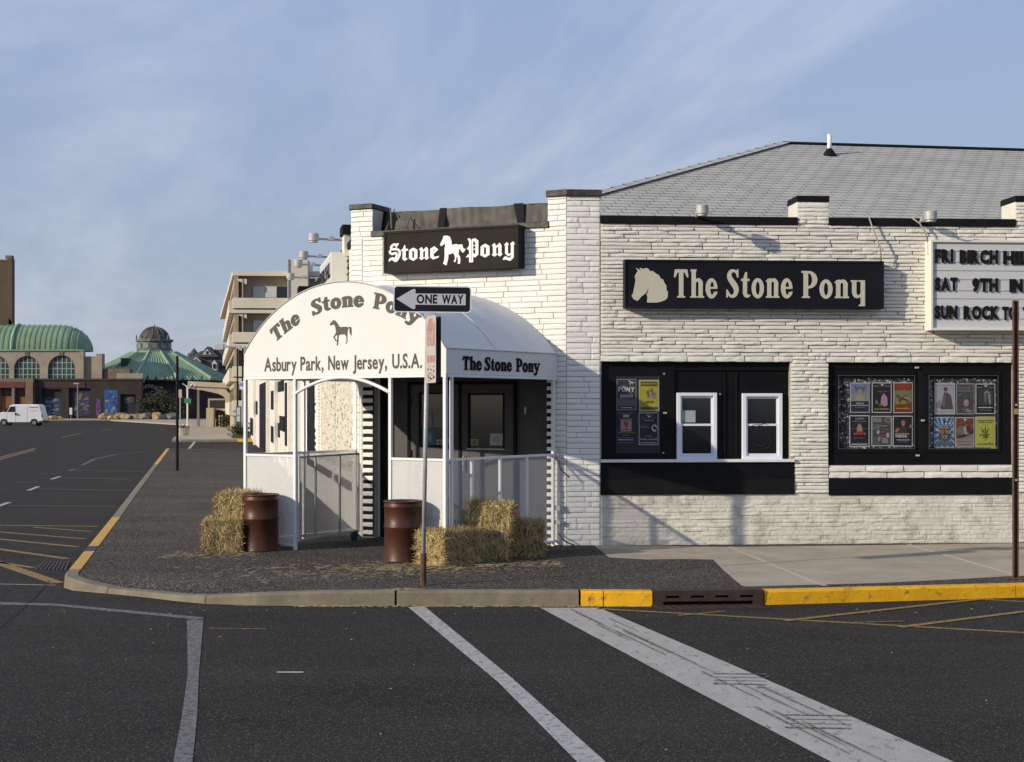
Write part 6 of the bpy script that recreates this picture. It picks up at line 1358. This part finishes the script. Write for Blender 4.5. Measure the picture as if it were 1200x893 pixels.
# boulders along the far pavement
RK = [mat('boulder_tan', (.30,.22,.12), .95, .25, 1, .6, 6), mat('boulder_grey', (.16,.145,.125), .95, .25, 1, .6, 6)]
def ORD(k):
    u = ['first','second','third','fourth','fifth','sixth','seventh','eighth','ninth','tenth','eleventh','twelfth','thirteenth','fourteenth','fifteenth','sixteenth','seventeenth','eighteenth','nineteenth']
    return u[k] if k < 19 else (('twentieth','thirtieth','fortieth')[(k+1)//10-2] if (k+1) % 10 == 0 else ('twenty-','thirty-','forty-')[(k+1)//10-2]+u[(k+1) % 10-1])
r_ = random.Random(6)
ROCKS = [(52+k*3.1, .55) for k in range(6)]+[(121+k*2.5, r_.uniform(.4,.95)) for k in range(34)]
rv = []
for k in range(5):
    bm = bmesh.new(); bmesh.ops.create_icosphere(bm, subdivisions=2, radius=1)
    for v in bm.verts: v.co *= 1+r_.uniform(-.22,.18); v.co.z *= .72
    me = bpy.data.meshes.new('boulder'); bm.to_mesh(me); bm.free(); me.materials.append(RK[0]); rv.append(me); 
    m2 = me.copy(); m2.materials[0] = RK[1]; rv.append(m2)
for k, (px, s) in enumerate(ROCKS):
    tan = px < 165 or r_.random() < .2; me = rv[(k % 5)*2+(0 if tan else 1)]; s *= r_.uniform(.8,1.3)
    o = link('boulder', me, None, T(X_(px,234)+r_.uniform(-.3,.3), 234+r_.uniform(-2,2), .15+s*.3, r_.uniform(0,360)) @ Matrix.Diagonal((s*1.3,s,s,1)))
    tag(o, '%s %s boulder, %s from the left in the row along the mural arcade' % ('large' if s > .9 else 'small', 'tan' if tan else 'grey', ORD(k)), 'boulder', 'boulders along the dark building')

# casino hall
BRD = mat('dark_brick', (.036,.026,.022), .9, .25, .35, .2, 4, col2=(.022,.017,.016), thr=(.45,.7)); BGE = mat('casino_stone', (.30,.255,.20), .9, .14, .3, .2, 4, col2=(.20,.165,.13), thr=(.5,.75))
COPG = mat('green_copper', (.165,.25,.165), .75, .2, .35, .1, 6, col2=(.24,.32,.22), thr=(.5,.75)); COPR = mat('copper_rib', (.26,.36,.24), .7, .15, .5)
COPD = mat('brown_copper', (.075,.050,.045), .7, .35, .5, .2, 6, col2=(.13,.14,.12), thr=(.52,.7)); CDR = mat('lantern_metal', (.13,.16,.14), .8, .3, .5, .2, 6, col2=(.06,.07,.065), thr=(.5,.6)); GWIN = mat('old_glass', (.045,.07,.07), .25, .3, .6)
ca = thing('casino_hall', 'long hall with a ribbed green copper barrel roof and tall arched windows', 'building', T(X_(30,255),255,0))
ox = X_(30,255); Yh = 255
x = lambda px: X_(px,Yh)-ox; z = lambda py: Z_(py,Yh)
holes = []; WA = [(-44.5,15.5),(-5,15.5),(31.5,15.2),(72,16)]
q = MB(); edges = [x(-110)]
zsp = z(432)
def arched_wall(q, xa, xb, z0_, zt_, arches, y0, y1):
    cur = xa
    for (c, rr_) in arches:
        q.box(cur, c-rr_, y0, y1, z0_, zt_); n = 14
        pts = [(c-rr_, zsp)]+[(c-rr_*cos(pi*k/n), zsp+rr_*.98*sin(pi*k/n)) for k in range(1,n)]+[(c+rr_, zsp)]
        for a, b in zip(pts, pts[1:]): q.prism([a, b, (b[0],zt_), (a[0],zt_)], y0, y1)
        cur = c+rr_
    q.box(cur, xb, y0, y1, z0_, zt_)
arches = [((x(c-r0)+x(c+r0))/2, (x(c+r0)-x(c-r0))/2) for c, r0 in WA]
arched_wall(q, x(-110), x(98), z(447), z(410.5), arches, 0, .8)
hw = obj('upper_wall', q, BGE, ca)
obj('cornice', MB().box(x(-110),x(99),-.25,.85,z(411.5),z(409.5)), COPG, ca)
for c, r0 in arches:
    wnd = obj('arched_window', MB().box(c-r0-.05,c+r0+.05,.5,.6,z(447),zsp+r0), GWIN, hw)
    q = MB()
    for k in range(1,6): xx = c-r0+2*r0*k/6; q.box(xx-.07,xx+.07,.42,.5,z(446),zsp+r0*sqrt(1-(2*k/6-1)**2)-.02)
    for zz in (zsp-.02, z(439), z(425)): hwid = r0 if zz <= zsp else r0*sqrt(max(0, 1-((zz-zsp)/r0)**2)); q.box(c-hwid,c+hwid,.40,.42,zz-.06,zz+.06)
    obj('glazing_bars', q, mat('window_bars', (.30,.36,.33), .7), wnd, frame=WM[hw.name])
    obj('keystone', MB().box(c-.35,c+.35,-.12,0,zsp+r0-.1,z(412)), mat('keystone_brick', (.14,.10,.075), .9, .2, 2), ca)
# barrel roof with a rounded end
xe0, xe1 = x(64), x(101); zc0 = z(411); hr_ = z(380)-zc0; dep = 4.0
def roofpt(xx, a): 
    k = 1.0 if xx <= xe0 else sqrt(max(0, 1-((xx-xe0)/(xe1-xe0))**2.1)); return (xx, dep-dep*cos(a)*k, zc0+hr_*sin(a)*k)
xsn = [x(-110), xe0]+[xe0+(xe1-xe0)*sin(k/12*pi/2) for k in range(1,13)]; an = [pi*k/24 for k in range(25)]
q = MB(); q.add([roofpt(xx, a) for xx in xsn for a in an], [(i*25+j+25, i*25+j, i*25+j+1, i*25+j+26)[::-1] for i in range(len(xsn)-1) for j in range(24)])
br = obj('barrel_roof', q, COPG, ca, smooth=True)
xx = x(-110); k = 0; q = MB()
while xx < xe1-.15:
    px = (xx+ox)*FOC/255+HX
    big = any(abs(px-c) < 1.2 for c in (13.5,53.5,-30,-70)); pts = [roofpt(xx, pi*j/20) for j in range(0,12)]
    (obj('roof_rib', MB().tube([(a,b-.15,c+.15) for a,b,c in pts], .26 if big else .06, 5), COPR, br)) if xx > x(-12) else q.tube([(a,b-.1,c+.1) for a,b,c in pts], .1, 4)
    xx += .93 if not big else .93
obj('hidden_roof_ribs', q, COPR, br, kind='stuff')
obj('flank_block', MB().box(x(98.2),x(113),.3,2.2,z(448),z(417.5)), BGE, ca); obj('flank_block', MB().box(x(113.2),x(120),-.3,1.5,z(448),z(414.5)), BGE, ca)
obj('corner_pier', MB().box(x(93.5),x(98.6),-.35,.8,z(448),z(412)), BGE, ca)
obj('brick_parapet', MB().box(x(121.2),x(152),.2,2,z(448),z(432)), mat('red_brick_wall', (.17,.115,.085), .9, .3, .8, .2, 8, col2=(.30,.25,.2), thr=(.6,.7)), ca); obj('brick_parapet', MB().box(x(138),x(169),-.8,.2,z(448),z(437.5)), BGE, ca)
obj('rear_shed', MB().box(x(120),x(128),12,16,z(440),z(417)), mat('shed_dark', (.04,.05,.05), .8), ca)
# ground floor range with murals
Yg = 247; gx0 = X_(0,Yg); x = lambda px: X_(px,Yg); z = lambda py: Z_(py,Yg)
gr = thing('mural_arcade', 'low dark brick arcade with painted murals in front of the green roofed hall', 'building', T(0,Yg,0))
q = MB(); bays = [(x(49.5),x(72),.15,z(456)),(x(80.5),x(106),.15,z(455)),(x(141),x(159),.15,z(462))]
wall_boxes(q, x(42), x(166), .15, z(445), bays, 0, 1); mw = obj('wall', q, BRD, gr)
obj('coping', MB().box(x(41.5),x(167),-.2,1,z(445.5),z(443.5)), mat('coping_dark', (.05,.045,.04), .9), gr)
obj('fascia', MB().box(x(41),x(100),-.10,-.001,z(454.5),z(447.5)), mat('fascia_maroon', (.045,.022,.024), .8, .2, .5), gr)
for a, b, py in ((49,73,455),(80,107,454),(140,160,461)): obj('bay_back', MB().box(x(a),x(b),.6,.8,.15,z(py)), mat('bay_dark', (.018,.018,.028), .8, .3, .5), gr)
def mural(px0, px1, py0, py1, cols, lab, seed, y=-.04):
    r_ = random.Random(seed); x0m_, x1m_, z0m, z1m = x(px0), x(px1), max(.3, z(py1)), z(py0); w_, h_ = x1m_-x0m_, z1m-z0m; q = MB(); ms = [flat('mural_%d_%d' % (seed, k), c) for k, c in enumerate(cols)]
    q.box(x0m_,x1m_,y,y+.035,z0m,z1m,0)
    for k in range(22):
        cxm, czm = r_.uniform(.12,.88), r_.uniform(.1,.9); a, b = r_.uniform(.05,.24), r_.uniform(.03,.13); n = 9; ph = r_.random()*6
        pts = [(min(x1m_-.02,max(x0m_+.02,x0m_+w_*(cxm+a*cos(2*pi*j/n)*r_.uniform(.5,1)))), y-.004-.003*k, min(z1m-.02,max(z0m+.02,z0m+h_*(czm+b*sin(2*pi*j/n+.3)*r_.uniform(.5,1))))) for j in range(n)]
        q.add(pts, [tuple(range(n))], r_.randrange(1, len(ms)))
    o = obj('mural', q, ms, gr); o['label'] = lab
mural(50,71.5,466,488,[(.02,.025,.05),(.03,.06,.13),(.07,.11,.20),(.02,.04,.09),(.10,.14,.2)],'blue wave mural in the first dark bay',1,.5)
mural(84,105,460,487.5,[(.02,.02,.05),(.15,.05,.04),(.14,.09,.04),(.05,.05,.14),(.18,.12,.06),(.03,.04,.10)],'orange and violet mural in the second bay',2,.5)
mural(112.5,118.5,467,488,[(.05,.03,.12),(.17,.05,.15),(.05,.10,.16)],'narrow violet and pink mural',3)
mural(122.5,138,457,488.5,[(.015,.07,.24),(.02,.05,.15),(.10,.14,.20),(.02,.04,.10),(.16,.18,.2)],'bright blue mural panel with a pale figure',4)
mural(144,157,465,473,[(.02,.02,.025),(.05,.06,.07),(.08,.09,.1)],'dim painted bird shape on the dark wall',5,.5)
sh_ = thing('shop_arcade', 'tan and red shop fronts with orange lit openings at the far left', 'building', T(0,Yg-1,0)); 
q = MB(); wall_boxes(q, x(-90), x(41), .15, z(443.5), [(x(-60),x(-8),.15,z(454.5)),(x(2),x(16.5),.15,z(454.5)),(x(19),x(32),.15,z(454.5))], 0, 1.6)
shw = obj('wall', q, mat('arcade_stone', (.16,.12,.08), .9, .15, .5), sh_)
obj('sign_band', MB().box(x(-90),x(31.5),-.08,0-.001,z(454.3),z(447.5)), mat('band_red', (.11,.035,.033), .8, .15, .5), sh_)
obj('lit_opening_panel', MB().box(x(2),x(15.5),.5,.6,.15,z(464.5)).box(x(24),x(31.5),.5,.6,.15,z(465)), mat('lit_opening_orange', (.19,.08,.03), .85, .15, .6), sh_); obj('dark_glazing', MB().box(x(-60),x(33),.9,1.0,.15,z(454)), mat('glazing_brown', (.04,.03,.03), .5), sh_)  # orange panels put the glow of the lit shop openings into colour
obj('pier', MB().box(x(16.4),x(19.2),-.05,.3,.15,z(455)), mat('pier_grey', (.16,.15,.14), .9), sh_); obj('pier', MB().box(x(32.5),x(41),-.14,.3,.15,z(449)), mat('pier_brick', (.17,.11,.07), .9, .2, .8), sh_)

# brick power-house stack
Ys = 285; x = lambda px: X_(px,Ys)
st = thing('brick_tower', 'tall brown brick tower cut by the left edge of the picture', 'tower', T(x(-10),Ys,0)); o_ = x(-10); z = lambda py: Z_(py,Ys)
TBR = mat('tower_brick', (.10,.068,.05), .9, .22, .25, .2, 3); TBL = mat('tower_brick_lit', (.17,.125,.095), .9, .2, .25, .2, 3)  # second tone is a paler copy of the brick, sunlight put into the colour
obj('shaft', MB().box(x(-60)-o_,x(9.5)-o_,.4,2,0,z(305)), TBR, st); obj('buttress', MB().box(x(9.6)-o_,x(14.5)-o_,0,1.4,0,z(303)), TBR, st, bevel=.05)
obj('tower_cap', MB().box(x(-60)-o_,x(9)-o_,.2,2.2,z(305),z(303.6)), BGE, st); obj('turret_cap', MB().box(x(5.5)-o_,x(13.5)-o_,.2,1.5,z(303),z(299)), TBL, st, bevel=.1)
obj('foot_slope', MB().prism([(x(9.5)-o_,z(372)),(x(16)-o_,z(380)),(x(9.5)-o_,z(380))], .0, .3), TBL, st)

# carousel house
Yk = 276; kc = X_(181,Yk); kz = lambda py: Z_(py,Yk)
kh = thing('carousel_house', 'polygonal pavilion with a green ribbed conical roof and a dark ribbed dome', 'building', T(kc, Yk, 0)); kx = lambda px: X_(px,Yk)-kc
NS = 12; Rb_, Rt_ = kx(272), kx(206); zb_k, zt_k = kz(446.5), kz(413.2); A0k = pi/2*3+0
def kp(r_, k, z_): a = A0k+2*pi*k/NS; return Vector((r_*cos(a), r_*sin(a), z_))
q = MB(); 
q.lathe([(Rb_, zb_k),(Rt_, zt_k)], NS, (0,0,0), 0, A0k); cr_ = obj('conical_roof', q, COPG, kh)
for k in range(NS):
    if sin(A0k+2*pi*k/NS) < .35: obj('hip_rib', MB().tube([kp(Rb_,k,zb_k+.1), kp(Rt_,k,zt_k+.12)], [.34,.22], 5), COPR, cr_)
    n_ = 9; q = MB()
    if sin(A0k+2*pi*(k+.5)/NS) < .3:
        for j in range(1,n_):
            a = kp(Rb_,k,zb_k).lerp(kp(Rb_,k+1,zb_k), j/n_)+Vector((0,0,.05)); b = kp(Rt_,k,zt_k).lerp(kp(Rt_,k+1,zt_k), j/n_)+Vector((0,0,.05)); obj('standing_seam', MB().tube([a,b], .085, 4), COPR, cr_)
obj('roof_ring', MB().lathe([(Rt_+.3,zt_k-.25),(Rt_+.35,zt_k+.15),(Rt_-1.0,zt_k+.2)], NS, (0,0,0), 0, A0k), COPR, kh)
Rd = kx(201.5); zd0, zd1 = kz(412.6), kz(401)
dl = obj('lantern', MB().lathe([(Rd+.15,zd0),(Rd+.15,zd0+.5),(Rd-.1,zd0+.55),(Rd-.1,zd1),(Rd+.25,zd1+.1),(Rd+.25,zd1+.5),(Rd-.5,zd1+.5)], NS, (0,0,0), 0, A0k), CDR, kh)
for k in range(NS):
    if sin(A0k+2*pi*(k+.5)/NS) > .2: continue
    pc = kp(Rd*cos(pi/NS),k+.5,0); a = A0k+2*pi*(k+.5)/NS; M_ = WM[kh.name] @ Matrix.Translation(pc) @ Matrix.Rotation(a+pi/2, 4, 'Z')
    obj('lantern_window', MB().box(-.55,.55,-.06,.1,zd0+.65,zd1-.25), mat('lantern_glass', (.16,.19,.18), .5, .3, 1), dl, frame=M_)
    obj('crown_finial', MB().prism([(-.25,zd1+.45),(.25,zd1+.45),(.12,zd1+.75),(0,zd1+1.25),(-.12,zd1+.75)], -.1,.1), CDR, dl, frame=WM[kh.name] @ Matrix.Translation(kp(Rd+.1,k,0)) @ Matrix.Rotation(a-pi/NS+pi/2, 4, 'Z'))
rdm = kx(198.3); zdm = kz(398.5); hd = kz(383)-zdm
obj('dome', MB().lathe([(rdm,zdm-.6)]+[(rdm*cos(t*pi/20), zdm+hd*sin(t*pi/20)) for t in range(11)], 24), COPD, kh, smooth=True)
for k in range(16):
    a = 2*pi*k/16+.1
    if sin(a) < .3: obj('dome_rib', MB().tube([((rdm+.03)*cos(t*pi/20)*cos(a), (rdm+.03)*cos(t*pi/20)*sin(a), zdm+(hd+.03)*sin(t*pi/20)) for t in range(11)], .075, 5), CDR, kh)
obj('finial', MB().lathe([(.22,kz(383.5)),(.25,kz(382.5)),(.1,kz(382)),(.12,kz(381)),(.02,kz(379.8))], 8), CDR, kh)
q = MB().lathe([(Rb_-1.6,0),(Rb_-1.6,zb_k-.4),(Rb_,zb_k-.25),(Rb_+.1,zb_k)], NS, (0,0,0), 0, A0k); kw = obj('wall', q, mat('carousel_wall', (.035,.03,.032), .9, .3, .5), kh)
for px in range(168,262,9): obj('eave_finial', MB().prism([(kx(px)-.3,zb_k-.1),(kx(px)+.3,zb_k-.1),(kx(px)+.15,zb_k+.5),(kx(px),zb_k+.9),(kx(px)-.15,zb_k+.5)], -sqrt(max(0,(Rb_)**2-kx(px)**2))*.97-.15, -sqrt(max(0,(Rb_)**2-kx(px)**2))*.97+.1), mat('finial_dark', (.05,.07,.055), .8), kh)
yk = -Rb_+1.0
ca_x, ca_z = kx(196), kz(478)-(0)
for k in range(11):                                    # stones of the big arch
    t0, t1 = pi*(k)/11+.03, pi*(k+1)/11-.03; ri, ro = 1.75, 2.35; cz_ = kz(466)
    obj('arch_stone', MB().prism([(ca_x+ri*cos(t0),cz_+ri*sin(t0)),(ca_x+ro*cos(t0),cz_+ro*sin(t0)),(ca_x+ro*cos(t1),cz_+ro*sin(t1)),(ca_x+ri*cos(t1),cz_+ri*sin(t1))], yk-.1, yk+.3), mat('arch_stone_grey', (.17,.16,.15), .9, .2, 1), kw)
for px in (231,238,205): 
    for j in range(3): obj('pane', MB().box(kx(px-1.6),kx(px+1.6),yk-.02,yk+.2,kz(481-j*9),kz(474.5-j*9)), mat('pale_pane', (.12,.15,.14), .4), kw)

# grey house with gables behind
Yv = 330; x = lambda px: X_(px,Yv); z = lambda py: Z_(py,Yv)
vh = thing('gabled_house', 'grey shingled house with a white trimmed gable and a pointed turret in the distance', 'house', T(x(245),Yv,0)); o_ = x(245); xv = lambda px: x(px)-o_
VR = mat('slate_roof', (.075,.073,.085), .9, .2, .5); VW_ = mat('house_trim', (.50,.47,.44), .8); VWL = mat('house_wall', (.11,.105,.105), .9, .2, .5)
obj('wall', MB().box(xv(219),xv(275),2,12,0,z(425)), VWL, vh)
rfv = obj('roof', MB().prism([(xv(217),z(430)),(xv(275),z(430)),(xv(275),z(408)),(xv(234),z(411)),(xv(222),z(418))], 1.5, 12), VR, vh)
obj('gable', MB().prism([(xv(231),z(418)),(xv(256),z(418)),(xv(242.5),z(405.8))], .5, 5), VR, vh); obj('gable_panel', MB().prism([(xv(237),z(415.3)),(xv(247.5),z(415.3)),(xv(242.5),z(409))], .3, .49), VW_, vh); obj('gable_window', MB().box(xv(241),xv(244),.2,.29,z(414.6),z(411.5)), GLASS, vh)
obj('turret', MB().lathe([(xv(250.5),z(430)),(xv(250.5),z(415)),(xv(251.5),z(415)),(0,z(407))], 8, (xv(224),3,0)), VR, vh)
obj('turret_side', MB().box(xv(217.5),xv(221),2,5,z(430),z(413.5)), VWL, vh)
for px, py, w_ in ((230,418.5,5.5),(251.5,422,3.6)):
    dm = obj('dormer', MB().box(xv(px-w_*.75),xv(px+w_*.75),-.2,2,z(py+12),z(py+4)).prism([(xv(px-w_),z(py+5)),(xv(px+w_),z(py+5)),(xv(px),z(py))], -.3, 2), VW_, vh); obj('dormer_window', MB().box(xv(px-w_*.4),xv(px+w_*.4),-.33,-.21,z(py+10),z(py+4.5)), GLASS, dm)
    if w_ > 5: obj('dormer_roof', MB().prism([(xv(px-w_+1.4),z(py+5.5)),(xv(px+w_-1.4),z(py+5.5)),(xv(px),z(py+1.6))], -.4, -.31), VR, dm)
obj('chimney_block', MB().box(xv(247.5),xv(257.5),4,8,z(412),z(402.5)), VW_, vh)

# street light and small sign before the arcade
lamp_post(91,236,450,.6,'street lamp before the mural arcade', mat('pole_grey', (.20,.18,.16), .7), .10)
small_sign(83,232,478,486,0,.22,WSN,'small white sign on a short post before the mural arcade')

# white van
Yq = 170; vx0 = X_(-4,Yq); vn = thing('white_van', 'white panel van parked across the street, front cut by the left edge', 'van', T(vx0, Yq, 0)); k10 = Yq/FOC; h = lambda py: (499.2-py)*k10; xq = lambda px: (px+4)*k10
prof = [(xq(-4.5),h(495)),(xq(-4.8),h(489)),(xq(-3.5),h(485)),(xq(3),h(482.6)),(xq(6),h(480.5)),(xq(11.8),h(475)),(xq(14),h(474)),(xq(44.5),h(474)),(xq(46.6),h(475.2)),(xq(48.8),h(484)),(xq(49.8),h(487.5)),(xq(50.2),h(492.5)),(xq(49.6),h(495.5))]
VWH = mat('van_white', (.62,.62,.66), .3, .03, 1, spec=.5)
bm = MB(); w0 = 1.95
inner_ = [(a, .0, b) for a, b in prof]
def ring_at(y, f): 
    cxv = sum(p[0] for p in prof)/len(prof); return [(cxv+(a-cxv)*(1-(1-f)*.12), y, .3+(b-.3)*(f if b > 1.2 else 1)) for a, b in prof]
n = len(prof); rings = [ring_at(0,.94),ring_at(.12,.985),ring_at(.35,1),ring_at(w0-.35,1),ring_at(w0-.12,.985),ring_at(w0,.94)]
vs = [p for r0 in rings for p in r0]; fs = [(i*n+k, (i+1)*n+k, (i+1)*n+(k+1)%n, i*n+(k+1)%n) for i in range(5) for k in range(n)]+[tuple(range(n)), tuple(range(6*n-1,5*n-1,-1))]
bm.add(vs, fs); vb = obj('body', bm, VWH, vn, bevel=.03)
obj('side_window', MB().prism([(xq(8.5),h(483)),(xq(17.8),h(483)),(xq(17.8),h(476.6)),(xq(12.3),h(476.6))], -.012, .03), GLASS, vb); obj('windscreen', MB().add([(xq(4.0),.15,h(481.9)),(xq(11.2),.15,h(475.9)),(xq(11.2),w0-.15,h(475.9)),(xq(4.0),w0-.15,h(481.9))],[(3,2,1,0)]), GLASS, vb)
obj('windscreen_side', MB().prism([(xq(3.6),h(482.8)),(xq(7.6),h(483)),(xq(11),h(477)),(xq(10.3),h(476.6))], -.010, .02), GLASS, vb)
DKP = mat('van_dark_plastic', (.02,.02,.022), .6)
for pts in (((xq(18.4),h(495)),(xq(18.4),h(475.5))),((xq(8.2),h(494.5)),(xq(8.2),h(483.5))),((xq(32),h(494.5)),(xq(32),h(475.5)))): obj('door_seam', MB().box(pts[0][0]-.012,pts[0][0]+.012,-.006,.01,pts[0][1],pts[1][1]), DKP, vb)
obj('wing_mirror', MB().box(xq(18),xq(19.4),-.22,-.01,h(486.4),h(484.2)), DKP, vb); obj('door_handle', MB().box(xq(17),xq(18),-.02,.0,h(486.6),h(486)), DKP, vb)
obj('sill_trim', MB().box(xq(9),xq(36),-.015,.05,h(496),h(494.8)), DKP, vb); obj('rear_bumper', MB().box(xq(45.5),xq(51),-.02,w0+.02,h(495.8),h(493.3)), DKP, vb); obj('tail_light', MB().box(xq(48.6),xq(49.9),-.012,.1,h(489.5),h(485.5)), flat('tail_red', (.25,.02,.02)), vb)
obj('red_mark', MB().box(xq(34.2),xq(45),-.012,0,h(478.1),h(476.9)), flat('van_red', (.45,.08,.08)), vb); obj('faint_mark', MB().box(xq(35),xq(43.5),-.012,0,h(482.4),h(480.6)), flat('van_faint', (.5,.48,.5)), vb)
for px in (4.6,40):
    for y in (.02, w0-.24):
        wh = obj('wheel', MB().tube([(xq(px),y-.04,.37),(xq(px),y+.24,.37)], .37, 20), mat('tyre', (.012,.012,.012), .8), vn); obj('rim', MB().tube([(xq(px),y-.055,.37),(xq(px),y-.03,.37)], .22, 16), mat('rim_grey', (.25,.25,.25), .4, metal=.5), wh)
    obj('wheel_arch', MB().add([(xq(px)+.47*cos(pi*j/12), -.009, .37+.47*sin(pi*j/12)) for j in range(13)], [tuple(range(12,-1,-1))]), DKP, vb)
